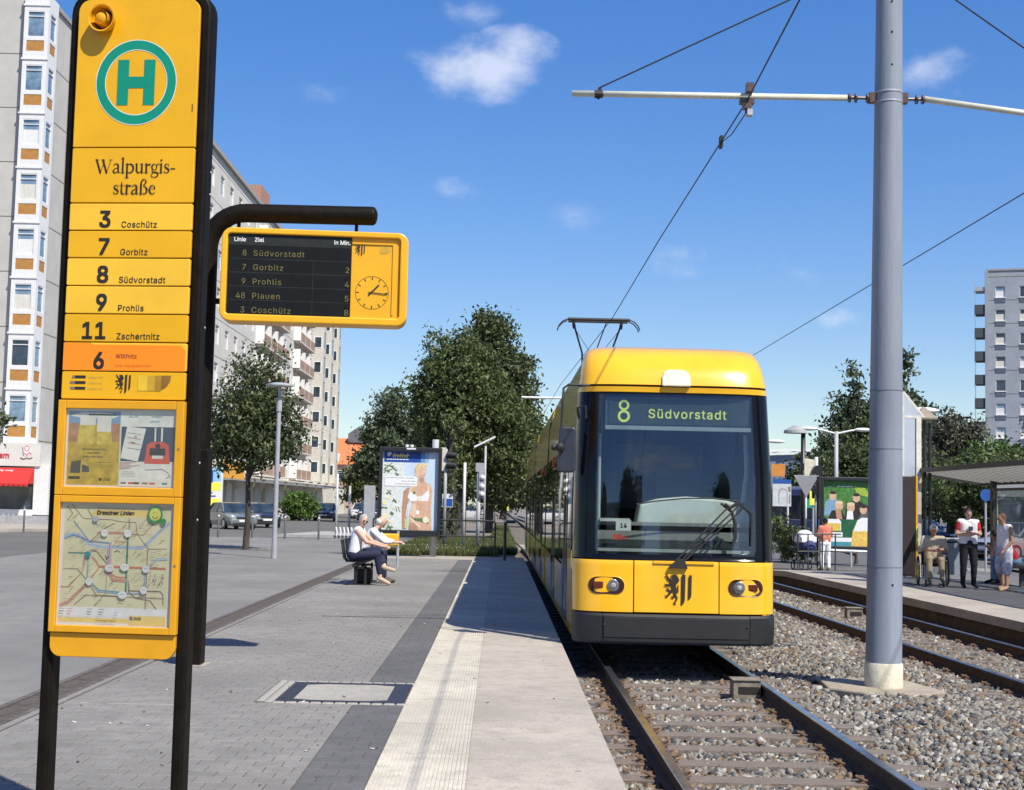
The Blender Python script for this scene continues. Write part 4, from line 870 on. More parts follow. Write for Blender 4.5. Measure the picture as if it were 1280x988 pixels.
y = -.0985; b = MB(INK); emblem(b, .365, .322, .105, y, INK); b.pp([(.6, .315), (.715, .315), (.70, .27), (.66, .25), (.6, .245)], y, gr[1]); b.build('logo', ip)

# ================================================================== OVERHEAD MAST
ms = T('catenary_mast', 'tall grey steel mast between the two tracks carrying the overhead wires', 'mast', (4.2, 15.3, -.105))
b = MB(MASTM); b.tube([(0, 0, .26), (.01, 0, 1.3), (.03, 0, 4), (.06, 0, 8.6)], [.193, .188, .168, .138], 36); b.build('pole', ms, smooth=True)
b = MB(mat('concrete_collar', (.58, .54, .42), .85, .1, 14, .2, 50)); b.tube([(0, 0, 0), (0, 0, .245), (0, 0, .262)], [.205, .203, .19], 30); b.build('concrete_base', ms, smooth=True)
b = MB(mat('band_grey', (.16, .17, .19), .5))
for z, r in ((1.28, .1905), (2.56, .1815), (3.2, .1775)): b = MB(MATS['band_grey']); x_ = .01*min(1, z/1.3)+.02*max(0, z-1.3)/2.7; b.tube([(x_, 0, z), (x_, 0, z+.010)], [r, r], 36); b.build('weld_band', ms, smooth=True)
b = MB(GALV)
for z in (6.42, 6.53): b = MB(GALV); b.tube([(.045, 0, z), (.045, 0, z+.02)], [.158, .158], 30); b.build('clamp_ring', ms, smooth=True)
b = MB(INK)
for z in (6.83, 7.2, 7.55, 1.1): b.ell((.045, -.149 if z > 2 else -.19, z), (.012, .008, .012), 8, 6)
b.build('mast_hole', ms)  # black knobs stand in for the dark of holes in the pole
ARMM = mat('arm_cream_tube', (.62, .62, .50), .4, .08, 5)
b = MB(ARMM); b.tube([(-.42, 0, 6.48), (-3.49, 0, 6.455)], .034, 12); b.build('arm', ms, smooth=True); b = MB(ARMM); b.tube([(.42, 0, 6.49), (3.6, .6, 6.32)], .034, 12); b.build('arm', ms, smooth=True)
b = MB(mat('brown_insulator', (.10, .065, .05), .35, .2, 20))
for s_ in (-1, 1):
    b.tube([(s_*.13+.04, 0, 6.48), (s_*.45+.02, 0, 6.485)], .018, 8)
    for x in (.20, .33, .40): b.tube([(s_*x+.02, 0, 6.48), (s_*(x+.02)+.02, 0, 6.48)], .052, 12)
    b.box(s_*.17+.04-.045, s_*.17+.04+.045, -.05, .05, 6.43, 6.54)
b.build('insulator', ms)
b = MB(BLK); b.tube([(.06, 0, 8.15), (-3.18, 0, 6.53)], .009, 6); b.tube([(-3.18, 0, 6.53), (-3.2, 0, 6.40)], .02, 6); b.tube([(.06, 0, 8.15), (3.05, .5, 6.37)], .009, 6)
b.tube([(-3.24, 0, 6.455), (-3.15, 0, 6.455)], .045, 10); b.build('stay_wire', ms)
cw_ = T('near_contact_wire', 'black overhead wire running down over the near track to the tram pantograph', 'overhead wire', (2.66, 15.3, 6.33))
b = MB(INK); b.tube([(-.10, -20, -.03), (-.06, -3.05, .02), (0, 0, -.02), (-.20, 6.8, -.30), (-.39, 13.7, -.65), (-.8, 29, -.75), (-.9, 50, -.7), (-1.2, 100, -.5)], .0085, 6); b.build('wire', cw_)
b = MB(INK); b.tube([(.03, -.05, -.10), (-.02, .9, -.16), (-.045, 1.55, -.09)], .007, 6); b.box(-.065, -.03, 1.45, 1.58, -.16, -.02); b.build('feeder_loop', cw_)
b = MB(MATS['brown_insulator']); b.box(-.045, .045, -.05, .05, -.11, -.05); b.box(-.02, .06, -.12, -.03, .06, .16); b.tube([(0, 0, -.16), (0, 0, .12)], .018, 8); b.box(-.08, .08, -.045, .045, -.055, .0); b.box(.0, .06, -.06, .04, -.19, -.12, GALV); b.build('clamp', cw_)
cw2 = T('far_contact_wire', 'thin overhead wire above the far track passing behind the mast', 'overhead wire', (7.3, 19.3, 6.3)); b = MB(INK); b.tube([(-.1, -25, 0), (0, 0, 0), (.08, 21, 0), (0, 60, 0), (-1, 120, 0)], .009, 6); b.build('wire', cw2)

# ================================================================== THE TRAM
TR = T('tram', 'yellow and black low floor tram standing at the platform showing 8 Südvorstadt', 'tram', (1.985, 15.62, 0))
NP = 4.2
def hw(z): return np.interp(z, [.25, .5, .62, 1.2, 2.1, 3.08, 3.2, 3.48, 3.60, 3.67], [1.13, 1.14, 1.135, 1.135, 1.13, 1.095, 1.08, 1.035, .995, .90])
def yo(z): return np.interp(z, [.25, .58, .6, 1.17, 1.2, 2.1, 3.08, 3.14, 3.2, 3.35, 3.50, 3.60, 3.67], [-.05, -.05, 0, .03, .07, .14, .27, .26, .28, .34, .48, .66, 1.0])
DD = .48
def SP(x, z, off=0):
    w = hw(z); u = min(1, abs(x)/w); return Vector((x, yo(z)+DD*(1-(1-u**NP)**(1/NP))-off, z))
def patch(x0, x1, zs_, m, off=0, thick=.02, n=14, name=None, parent=TR, bevel=.004, smooth=True):
    """curved panel between x0 and x1 (fractions of the half width when |x|<=1.0001 given as strings)"""
    xs_ = [x0+(x1-x0)*i/n for i in range(n+1)]; b = MB(m)
    def warp(u):  # denser near the corners
        return math.sin(u*PI/2) if abs(u) <= 1 else u
    V = []; 
    for o_ in (off, off-thick):
        for z in zs_:
            w = hw(z)
            for u in xs_:
                V.append(SP(warp(u)*w, z, o_))
    nx, nz = n+1, len(zs_); fs = []
    for k in range(nz-1):
        for i in range(n): a = k*nx+i; fs += [(a, a+1, a+nx+1, a+nx), tuple(nx*nz+c for c in (a, a+nx, a+nx+1, a+1))]
    for i in range(n): a = i; fs.append((a+1, a, nx*nz+a, nx*nz+a+1)); a = (nz-1)*nx+i; fs.append((a, a+1, nx*nz+a+1, nx*nz+a))
    for k in range(nz-1): a = k*nx; fs.append((a, a+nx, nx*nz+a+nx, nx*nz+a)); a = k*nx+n; fs.append((a+nx, a, nx*nz+a, nx*nz+a+nx))
    b.add(V, fs); return b.build(name, parent, smooth=smooth, bevel=bevel)
aw = lambda x, z: math.asin(max(-1, min(1, x/hw(z))))*2/PI
A47, A82, A88 = aw(.475, .9), aw(.815, .42), aw(.89, 2)
# bumper
for a, c in ((-1, -A82-.002), (-A82+.002, A82-.002), (A82+.002, 1)): patch(a, c, [.285, .31, .44, .565, .59], mat('bumper_grey', (.012, .013, .015), .55, .12, 8, .05, 90), .02, .05, 16, 'bumper')
patch(-A82+.01, A82-.01, [.335, .36, .535, .552], mat('bumper_insert', (.014, .0145, .016), .65, .1, 8), .028, .02, 12, 'bumper_insert', bevel=.003)
patch(-.98, .98, [.262, .284], mat('blue_black_skirt', (.012, .014, .04), .4), -.01, .05, 24, 'skirt')
b = MB(INK)
for x in (-.80, .78): pos = SP(x, .47, .03); b.ell(pos, (.013, .01, .013), 8, 6)
b.build('bumper_bolt', TR)
# yellow lower panels
for a, c in ((-1, -A47-.0035), (-A47+.0035, A47-.0035), (A47+.0035, 1)):
    patch(a, c, [.607, .63, .8, 1.0, 1.12, 1.155, 1.175], TYEL, .012, .04, 18, 'front_panel', bevel=.005)
for x0_, x1_ in ((-1, 1),): patch(-.99, .99, [.60, 1.18], INK, -.03, .02, 24, 'panel_backing', bevel=0)
# wiper recess in the yellow panel
b = MB(TYEL); b.box(-.26, .42, -.0, .035, 1.145, 1.178); b.build('panel_lip', TR, bevel=.004)
b = MB(INK); emblem(b, 0, 0, .345, 0, INK); eo = b.build('lion_emblem', TR, loc=(-.135, -.004, 1.035)); eo.rotation_euler = (R(-1.5), 0, 0)
# headlights
def oval(a, c, w, h, n=8): return [(a+(w/2-h/2)*sx+h/2*math.cos(R(t)), c+h/2*math.sin(R(t))) for sx, t0 in ((1, -90), (-1, 90)) for t in [t0+180*k/n for k in range(n+1)]]
for sx in (-1, 1):
    cx_, cz_ = sx*.775, .895; b = MB(INK); ov = oval(cx_, cz_, .40, .19); b.add([SP(x, z, .015) for x, z in ov], [tuple(range(len(ov)))]); 
    hl = T('headlight', None, None); hl.parent = TR
    b = MB(mat('lamp_housing', (.04, .014, .008), .3)); b.add([SP(x, z, .0135) for x, z in ov]+[SP(x, z, .019) for x, z in ov], [tuple(range(len(ov))), tuple(range(len(ov), 2*len(ov)))]+[(i, (i+1) % len(ov), len(ov)+(i+1) % len(ov), len(ov)+i) for i in range(len(ov))]); b.build('housing', hl)
    b = MB(TYEL); o1, o2 = ov, oval(cx_, cz_, .415, .205); N_ = len(o1); b.add([SP(x, z, .016) for x, z in o1]+[SP(x, z, .018) for x, z in o1]+[SP(x, z, .0125) for x, z in o2], [(N_+i, N_+(i+1) % N_, 2*N_+(i+1) % N_, 2*N_+i) for i in range(N_)]+[(i, (i+1) % N_, N_+(i+1) % N_, N_+i) for i in range(N_)]); b.build('bezel', hl, smooth=True)
    lx = cx_-sx*.075; pc = SP(lx, cz_, .02); b = MB(mat('lamp_chrome', (.22, .23, .24), .3, .35, 60, metal=.6)); b.ell(pc, (.064, .008, .070), 18, 10); b.ell(pc+Vector((0, -.009, .0)), (.03, .008, .03), 12, 8, mat('lamp_bulb', (.3, .31, .32), .2)); b.build('lamp', hl, smooth=True)
    b = MB(mat('indicator_orange', (.11, .018, .006), .25)); pc = SP(cx_+sx*.085, cz_, .02); b.box(pc.x-.06, pc.x+.05, pc.y-.004, pc.y+.008, cz_-.035, cz_+.040); b.build('indicator', hl, bevel=.008)
# black surround of the windscreen and the glass
ZG = [1.19, 1.4, 1.8, 2.2, 2.6, 3.07]
BG_ = mat('gloss_black', (.004, .004, .0045), .12, .1, 5, spec=.3)
for a, c in ((-1, -A88), (A88, 1)): patch(a, c, ZG, BG_, 0, .03, 14, 'windscreen_pillar')
patch(-A88, A88, [1.18, 1.22, 1.27], BG_, .001, .03, 14, 'windscreen_sill'); patch(-A88, A88, [3.035, 3.07], BG_, .001, .03, 14, 'windscreen_head')
glassmat('windscreen_glass', (.84, .88, .87), .02)
patch(-A88-.01, A88+.01, [1.24, 1.5, 1.8, 2.1, 2.4, 2.7, 3.05], MATS['windscreen_glass'], .006, .008, 22, 'windscreen', bevel=0)
patch(-1, 1, [3.075, 3.10, 3.135], TYEL, .006, .04, 26, 'yellow_strip'); patch(-.98, .98, [3.13, 3.17], INK, -.03, .03, 20, 'dark_gap')
patch(-1, 1, [3.16, 3.18, 3.24, 3.32, 3.40, 3.48, 3.54, 3.60, 3.64, 3.67], TYEL, .012, .03, 30, 'roof_cap', bevel=.004)
b = MB(mat('marker_cream', (.62, .57, .42), .45)); ov = [(-.165, 3.145), (.165, 3.145), (.165, 3.25), (.14, 3.31), (.09, 3.345), (-.09, 3.345), (-.14, 3.31), (-.165, 3.25)]; n = len(ov); vs = [SP(x, z, .05-(z-3.15)*.05) for x, z in ov]+[SP(x, z, 0) for x, z in ov]; b.add(vs, [tuple(range(n))]+[(i, n+i, n+(i+1) % n, (i+1) % n) for i in range(n)]); b.build('marker_lamp', TR, bevel=.018)
# destination sign inside the glass
dsn = T('destination_sign', None, None); dsn.parent = TR; dsn.location = (0, 0, 0)
b = MB(mat('sign_box_grey', (.06, .085, .11), .5)); b.box(-.80, .86, .33, .40, 2.69, 3.02); b.build('casing', dsn)
b = MB(mat('sign_matrix', (.035, .055, .06), .5)); b.box(-.76, .83, .32, .33, 2.71, 3.0); b.build('matrix', dsn); b = MB(mat('sign_sill', (.30, .34, .36), .4)); b.box(-.80, .86, .27, .40, 2.645, 2.69); b.build('sill', dsn)
FD = mat('flip_dot_yellow', (.46, .50, .10), .5, .2, 120, emit=.55); b = MB(FD)
y = .318
b.ring(-.585, 2.925, .035, .060, y); b.ring(-.585, 2.80, .042, .070, y); b.text('Südvorstadt', -.31, 2.785, .185, y, FD, .012, space=1.12); b.build('lettering', dsn)
# cab interior
CABG = mat('cab_grey', (.26, .26, .25), .7, .08, 4); CABD = mat('cab_dark', (.035, .038, .042), .7, .1, 4)
b = MB(CABG); b.add([(-.86, .34, 1.22), (.86, .34, 1.22), (.86, .34, 1.60), (-.86, .34, 1.60)], [(0, 1, 2, 3)]); b.box(-.86, .86, .20, .34, 1.20, 1.24); b.box(-.86, .86, .20, .26, 1.24, 1.30, mat('cab_pale', (.40, .42, .40), .6)); b.box(-.86, .86, .34, .9, 1.5, 1.56); b.build('cab_front_wall', TR)
b = MB(CABD); b.box(-.86, .86, .325, .338, 1.32, 1.40); b.build('dark_band', TR)
b = MB(mat('dashboard_pale', (.66, .68, .62), .5, .06, 3)); 
pr = [(-.42, 1.56), (.92, 1.56), (.90, 1.72), (.80, 1.82), (.55, 1.88), (.15, 1.90), (-.15, 1.87), (-.38, 1.80)]; b.prism(pr, .40, .78); b.build('dashboard', TR, bevel=.03)
b = MB(mat('ticket_shelf_white', (.6, .62, .6), .5)); b.box(-.84, -.50, .30, .42, 1.60, 1.635); b.build('shelf', TR)
b = MB(WHT); b.box(-.67, -.50, .155, .165, 1.50, 1.62); sn = b.build('car_number_sticker', TR); b = MB(INK); b.text('14', -.585, 1.535, .085, .154, INK, .03, 'CENTER'); b.build('number', sn)
b = MB(REDP); b.rect(-.70, -.60, 1.40, 1.46, .156); b.rect(-.60, -.53, 1.41, 1.43, .156); b.build('red_sticker', TR)
b = MB(CABD); b.box(-1.0, 1.0, 2.2, 2.25, 1.2, 3.0); b.build('cab_rear_wall', TR)
b = MB(CABD); b.box(-.95, -.62, .9, 2.2, 1.2, 2.9); b.build('cab_cabinet', TR); b = MB(CABD); b.box(.62, .80, 1.0, 2.2, 1.2, 2.9); b.build('cab_partition', TR)
b = MB(mat('sun_blind', (.10, .13, .17), .6)); b.box(-.55, .55, 1.9, 1.95, 1.75, 2.55); b.build('cab_window', TR)
b = MB(CABD); b.box(-.12, .45, 1.2, 1.45, 1.35, 2.25); b.box(-.05, .38, 1.22, 1.42, 2.25, 2.45); b.build('driver_seat', TR, bevel=.05)
b = MB(mat('cab_frame_pale', (.42, .44, .40), .5)); b.tube([(.78, .45, 1.6), (.86, .5, 2.2), (.84, .5, 2.62)], .03, 8); b.tube([(-.845, .45, 1.5), (-.845, .48, 2.6)], .02, 8); b.build('cab_trim', TR)
# wipers
b = MB(BLK); b.add([(-.10, -.03, 1.10), (.12, -.03, 1.10), (.08, -.03, 1.20), (.0, -.03, 1.20), (-.10, .05, 1.10), (.12, .05, 1.10), (.08, .05, 1.20), (.0, .05, 1.20)], [(0, 1, 2, 3), (7, 6, 5, 4), (0, 4, 5, 1), (1, 5, 6, 2), (2, 6, 7, 3), (3, 7, 4, 0)]); b.build('wiper_mount', TR)
b = MB(BLK)
for dx in (-.03, .02, .06): q1 = SP(.02+dx, 1.18, .05); q2 = SP(.60+dx*2, 1.75, .05); q3 = SP(.70+dx, 1.84, .05); b.tube([q1, q2, q3], .010, 6)
b.build('wiper_arm', TR)
b = MB(BLK)
bl_ = [(.50, 1.83), (.62, 1.74), (.66, 1.60), (.66, 1.45), (.62, 1.35)]; b.tube([SP(x, z, .03) for x, z in bl_], [.016, .02, .022, .022, .012], 6); b.tube([SP(.70, 1.84, .04), SP(.60, 1.78, .04), SP(.54, 1.82, .05)], .02, 6); b.build('wiper_blade', TR)
b = MB(BLK); b.tube([SP(.70, 1.84, .04), SP(.85, 1.72, .03), SP(.84, 1.36, .02)], .010, 6); b.tube([SP(x, 1.80+.085*math.sin(PI*(x+.45)/1.5), .015) for x in (-.45, -.2, .1, .4, .7)], .008, 6); b.build('wiper_blade', TR)
# mirror on its long hooked arm
b = MB(BLK); b.tube([(-.98, .3, 3.14), (-1.22, .28, 3.145), (-1.28, .27, 3.10), (-1.29, .25, 2.95), (-1.31, .25, 2.3)], .014, 8); b.build('mirror_arm', TR)
b = MB(mat('mirror_housing', (.028, .034, .05), .35)); b.prism(rrect(-1.33, -1.13, 2.14, 2.66, .05), .22, .32); b.build('mirror', TR, bevel=.02)
b = MB(BLK); b.ell((-1.31, .20, 2.42), (.055, .05, .055), 12, 8); b.ell((-1.38, .24, 2.42), (.035, .03, .035), 10, 8); b.build('mirror_joint', TR, smooth=True)
b = MB(BLK); b.tube([(-1.10, .30, 2.76), (-1.12, .25, 2.88), (-1.03, .22, 2.90), (-1.02, .24, 2.76)], .014, 8); b.build('hand_rail', TR)
# body sides: skirt, window band, cornice; three car sections with bellows
def sideprof(z): return float(hw(z))
SECT = [(DD+.20, 9.6), (10.2, 19.6), (20.2, 29.9)]
for (a, c) in SECT:
    for s_ in (-1, 1):
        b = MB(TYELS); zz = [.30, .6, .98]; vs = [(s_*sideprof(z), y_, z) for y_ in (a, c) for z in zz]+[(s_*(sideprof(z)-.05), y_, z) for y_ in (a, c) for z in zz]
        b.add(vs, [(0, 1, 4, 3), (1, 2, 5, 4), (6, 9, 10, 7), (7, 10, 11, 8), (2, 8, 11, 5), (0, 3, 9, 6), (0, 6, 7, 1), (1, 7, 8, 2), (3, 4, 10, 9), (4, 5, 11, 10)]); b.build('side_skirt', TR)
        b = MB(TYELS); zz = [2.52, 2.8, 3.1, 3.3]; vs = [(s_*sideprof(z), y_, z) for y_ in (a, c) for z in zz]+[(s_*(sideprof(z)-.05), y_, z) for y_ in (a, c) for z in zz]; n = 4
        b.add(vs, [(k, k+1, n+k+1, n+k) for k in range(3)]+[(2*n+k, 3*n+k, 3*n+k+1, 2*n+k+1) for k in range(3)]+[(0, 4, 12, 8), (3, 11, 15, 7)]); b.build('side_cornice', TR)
        b = MB(mat('gutter_yellow', (.75, .45, .06), .3)); b.bar((s_*1.05, a, 3.09), (s_*1.05, c, 3.09), .02, .03); b.build('gutter', TR)
        b = MB(CABD); b.box(s_*1.02-.01, s_*1.02+.01, a, c, .98, 2.52); b.build('inner_wall', TR)
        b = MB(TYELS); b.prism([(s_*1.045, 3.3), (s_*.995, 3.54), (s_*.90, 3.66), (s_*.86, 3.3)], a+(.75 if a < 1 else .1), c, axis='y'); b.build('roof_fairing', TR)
    b = MB(mat('tram_roof_grey', (.30, .30, .30), .7)); b.box(-.99, .99, a+.35, c, 3.26, 3.32); b.build('roof', TR)
    b = MB(MATS['tram_roof_grey']); b.box(-.7, .7, a+2.2, a+4.4, 3.32, 3.56); b.box(-.7, .7, a+5.4, c-1, 3.32, 3.54); b.build('roof_box', TR, bevel=.03)
for a in (9.6, 19.6):
    b = MB(BLK)
    for k in range(8): b.box(-1.06-.03*(k % 2), 1.06+.03*(k % 2), a+k*.075, a+(k+1)*.075, .35, 3.25)
    b.build('bellows', TR)
# side panes and doors, hung between dark posts
TP = glassmat('side_pane', (.25, .28, .26), .10)
def pane(y0_, y1_, z0_, z1_, s_, m=TP, name='side_window', off=.004):
    b = MB(m); zz = np.linspace(z0_, z1_, 4); vs = [(s_*(sideprof(z)+off), y_, z) for y_ in (y0_, y1_) for z in zz]+[(s_*(sideprof(z)+off-.012), y_, z) for y_ in (y0_, y1_) for z in zz]; n = 4
    b.add(vs, [(k, k+1, n+k+1, n+k) for k in range(3)]+[(2*n+k, 3*n+k, 3*n+k+1, 2*n+k+1) for k in range(3)]+[(0, n, 3*n, 2*n), (3, 2*n+3, 3*n+3, n+3)]+[(0, 2*n, 2*n+1, 1), (1, 2*n+1, 2*n+2, 2), (2, 2*n+2, 2*n+3, 3), (4, 5, 13, 12), (5, 6, 14, 13), (6, 7, 15, 14)]); return b.build(name, TR)
for s_ in (-1, 1):
    for a, c in SECT:
        y_ = a+.05
        lay_ = ['c', 'd', 'w', 'w', 'd', 'w', 'w'] if a < 1 else ['w', 'd', 'w', 'w', 'd', 'w']
        lens = {'c': 1.05, 'd': 1.32, 'w': 1.38}; tot = sum(lens[k] for k in lay_); g_ = (c-a-.1-tot)/len(lay_)
        for k in lay_:
            l_ = lens[k]
            pane(y_-g_*.5, y_+.02, .98, 2.52, s_, BG_, 'window_post', .0)
            if k == 'd':
                dz0 = .36
                for hh in (0, 1):
                    y1_, y2_ = y_+.03+hh*l_/2, y_+l_/2-.015+hh*l_/2
                    pane(y1_, y2_, dz0, 2.5, s_, BG_, 'door_leaf', .006); pane(y1_+.07, y2_-.05, dz0+.12, 2.42, s_, TP, 'door_glass', .012)
                b = MB(mat('handrail_dark', (.10, .08, .03), .4)); b.tube([(s_*1.15, y_+l_/2-.12, 1.0), (s_*1.15, y_+l_/2-.12, 1.9)], .012, 6); b.build('door_handle', TR)
            else:
                pane(y_, y_+l_, 1.02 if k == 'w' else 1.25, 2.50, s_)
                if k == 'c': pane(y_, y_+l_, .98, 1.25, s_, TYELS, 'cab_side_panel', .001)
            pane(y_+l_-.02, y_+l_+g_*.5, .98, 2.52, s_, BG_, 'window_post', .0)
            y_ += l_+g_
b = MB(mat('side_marker_red', (.6, .06, .01), .3)); 
for y_ in (6, 12): b.box(-1.17, -1.14, y_, y_+.12, 2.35, 2.5)
b.build('side_lamp', TR)
for yy in (29.9,):
    b = MB(TYEL); b.box(-1.1, 1.1, yy, yy+.35, .3, 3.3); b.build('rear_wall', TR, bevel=.1)
# undercarriage
b = MB(INK); b.box(-1.0, 1.0, .5, 29.8, .30, .96); b.build('floor_pan', TR)
for yc in (3.8, 9.9, 19.9, 27.8):
    b = MB(BLK); b.box(-.95, .95, yc-.85, yc+.95, .16, .5)
    b.build('bogie', TR)
    for dy in (-.9, .9):
        for sx in (-1, 1): b = MB(BLK); b.tube([(sx*.70, yc+dy, .30), (sx*.80, yc+dy, .30)], .30, 20); b.build('wheel', TR)  # black wheels: the shade under the tram is put into their colour
# pantograph (its pan touches the contact wire)
pg = T('pantograph', None, None); pg.parent = TR; pg.location = (-.03, 13.1, 3.35)
b = MB(INK); b.tube([(-.62, 0, 2.26), (.66, 0, 2.26)], .034, 8); b.tube([(-.6, .28, 2.25), (.64, .28, 2.25)], .026, 8); b.build('collector_strip', pg)
for yy in (0, .28):
    for s_, o in ((-1, -.62), (1, .66)): b = MB(INK); b.tube([(o, yy, 2.26), (o+s_*.10, yy, 2.22), (o+s_*.18, yy, 2.13), (o+s_*.21, yy, 2.05)], .013, 6); b.build('collector_horn', pg)
b = MB(BLK)
for s_ in (-1, 1): b.tube([(s_*.50, .12, 2.2), (s_*.30, .3, 1.6), (s_*.22, 1.1, .95)], .02, 6); b.tube([(s_*.22, 1.1, .95), (s_*.38, -.1, .25)], .026, 6); b.tube([(s_*.5, .12, 2.24), (s_*.48, .12, 2.08)], .035, 6)
b.tube([(.18, .12, 2.2), (-.02, .5, 1.6), (-.05, 1.1, .95)], .012, 6); b.tube([(-.45, .12, 2.05), (.22, .9, 1.2)], .006, 5); b.tube([(.45, .12, 2.05), (-.22, .9, 1.2)], .006, 5); b.tube([(-.3, 1.1, .95), (.3, 1.1, .95)], .03, 6); b.build('pantograph_arm', pg)
b = MB(BLK); b.box(-.5, .5, -.4, .3, .15, .24); b.box(-.4, -.3, -.3, .2, 0, .15); b.box(.3, .4, -.3, .2, 0, .15); b.build('pantograph_base', pg)

# ================================================================== PEOPLE
def cap(b, p, q, r1, r2=None):
    r2 = r1 if r2 is None else r2; p, q = Vector(p), Vector(q)
    b.ell(p, r1, 12, 8); b.ell(q, r2, 12, 8)
    if (p-q).length > 1e-4: b.tube([p, q], [r1, r2], 12)
def blob(b, name, m, parent, vox=.011, smooth=2):
    me = b.mesh('tmp'); ob = bpy.data.objects.new('tmp', me); COL.objects.link(ob)
    r = ob.modifiers.new('r', 'REMESH'); r.mode = 'VOXEL'; r.voxel_size = vox; r.adaptivity = 0
    s_ = ob.modifiers.new('s', 'SMOOTH'); s_.iterations = smooth; s_.factor = .5
    dg = bpy.context.evaluated_depsgraph_get(); nm = bpy.data.meshes.new_from_object(ob.evaluated_get(dg))
    bpy.data.objects.remove(ob); bpy.data.meshes.remove(me); nm.name = name; nm.materials.clear(); nm.materials.append(m); nm.polygons.foreach_set('use_smooth', [True]*len(nm.polygons))
    o = bpy.data.objects.new(name, nm); COL.objects.link(o); o.parent = parent; return o
def lerp(a, c, t): return Vector(a)*(1-t)+Vector(c)*t
def stand(h, sep=.06):
    J = {}
    for k, s_ in (('A', -1), ('B', 1)):
        J['hip'+k] = (s_*.052*h, 0, .52*h); J['kne'+k] = (s_*(.052*h+sep*.4), -.02, .285*h); J['ank'+k] = (s_*(.05*h+sep*.5), .02, .05*h); J['toe'+k] = (s_*(.055*h+sep*.7), -.15, .025)
        J['sh'+k] = (s_*.103*h, .01, .815*h); J['el'+k] = (s_*.13*h, .03, .635*h); J['wr'+k] = (s_*.135*h, -.03, .48*h)
    J['neck'] = (0, 0, .85*h); J['head'] = (0, -.02, .925*h); J['face'] = (0, -1, 0); return J
def person(label, loc, rz, J, s=1.0, skin=SKIN, top=None, sleeve=.5, bottom=None, leg=1.95, shoe=None, hair=None, hstyle='short', loose=.0, build=1.0, glasses=False, fingers=None, group=None):
    t = T('person', label, 'person', loc, rz, group); b = MB(); V = {k: Vector(v) for k, v in J.items()}; f = V['face'].normalized()
    def limbs(bb, inf, arms=(0, 2), legs=(0, 2), torso=True, feet=True):
        B_ = build
        for k in 'AB':
            sh, el, wr = V['sh'+k], V['el'+k], V['wr'+k]; hp, kn, an, to = V['hip'+k], V['kne'+k], V['ank'+k], V['toe'+k]
            if arms:
                a1 = min(1, arms[1]); cap(bb, sh, lerp(sh, el, a1), .052*s*B_+inf, (.052-.012*a1)*s*B_+inf)
                if arms[1] > 1: a2 = arms[1]-1; cap(bb, el, lerp(el, wr, a2), .040*s+inf, (.040-.014*a2)*s+inf)
            if legs:
                l1 = min(1, legs[1]); cap(bb, hp, lerp(hp, kn, l1), .085*s*B_+inf, (.085-.027*l1)*s*B_+inf)
                if legs[1] > 1:
                    l2 = legs[1]-1; md = lerp(kn, an, .3)+Vector((0, .012, 0)); cap(bb, kn, lerp(kn, an, min(.3, l2)), .055*s+inf, .054*s+inf)
                    if l2 > .3: cap(bb, lerp(kn, an, .3), lerp(kn, an, l2), .054*s+inf, (.054-.020*(l2-.3)/.7)*s+inf)
                if feet: cap(bb, an, to, .034*s+inf, .028*s+inf); cap(bb, an, an+(an-to).normalized()*.03, .034*s+inf)
        if torso:
            hm = (V['hipA']+V['hipB'])/2; sm = (V['shA']+V['shB'])/2
            for k in 'AB':
                cap(bb, lerp(V['hip'+k], hm, .15)+(sm-hm)*.05, lerp(V['sh'+k], sm, .42)-(sm-hm)*.10, .092*s*B_+inf, .084*s*B_+inf)
            cap(bb, hm+(sm-hm)*.12, hm+(sm-hm)*.75, .10*s*B_+inf, .095*s*B_+inf); cap(bb, lerp(V['shA'], sm, .12), lerp(V['shB'], sm, .12), .055*s*B_+inf)
    limbs(b, 0); sm = (V['shA']+V['shB'])/2; cap(b, sm, V['neck'], .055*s, .048*s); cap(b, V['neck'], V['head'], .047*s, .05*s)
    up = (V['head']-V['neck']).normalized(); side = f.cross(up).normalized(); fw = up.cross(side).normalized(); hd = V['head']
    mx = Matrix((side, fw, up)).transposed()
    b.ell(hd, (.072*s, .092*s, .110*s), 16, 12, None, mx); b.ell(hd+fw*.03*s-up*.06*s, (.050*s, .055*s, .055*s), 12, 8, None, mx)
    b.ell(hd+fw*.092*s-up*.015*s, (.012*s, .018*s, .022*s), 8, 6, None, mx)
    for k in (-1, 1): b.ell(hd+side*k*.074*s-up*.005*s-fw*.01*s, (.010*s, .018*s, .028*s), 8, 6, None, mx)
    # hands: palm, four unequal fingers and a thumb from its side
    for k in 'AB':
        wr = V['wr'+k]; d = (V['hand'+k]-wr).normalized() if 'hand'+k in V else (wr-V['el'+k]).normalized(); n_ = d.cross(Vector((0, 0, 1))); n_ = n_.normalized() if n_.length > .1 else Vector((1, 0, 0)); cu = d.cross(n_).normalized()
        cap(b, wr, wr+d*.055*s, .024*s, .030*s); base = wr+d*.085*s
        for i, ln_ in enumerate((.062, .072, .068, .054)):
            o = n_*(i-1.5)*.018*s; p1 = base+o; p2 = p1+d*ln_*.5*s+cu*.006*s; p3 = p2+d*ln_*.42*s+cu*.022*s; cap(b, wr+d*.05*s+o*.8, p1, .012*s, .0095*s); cap(b, p1, p2, .0092*s, .0085*s); cap(b, p2, p3, .0085*s, .0075*s)
        sg_ = 1 if k == 'A' else -1; tb = wr+d*.03*s+n_*sg_*.024*s; cap(b, tb, tb+(d*.6+n_*sg_*.8).normalized()*.035*s, .012*s, .010*s); cap(b, tb+(d*.6+n_*sg_*.8).normalized()*.035*s, tb+(d*.6+n_*sg_*.8).normalized()*.035*s+(d+n_*sg_*.2).normalized()*.028*s, .0095*s, .008*s)
    blob(b, 'body', skin, t, .0095)
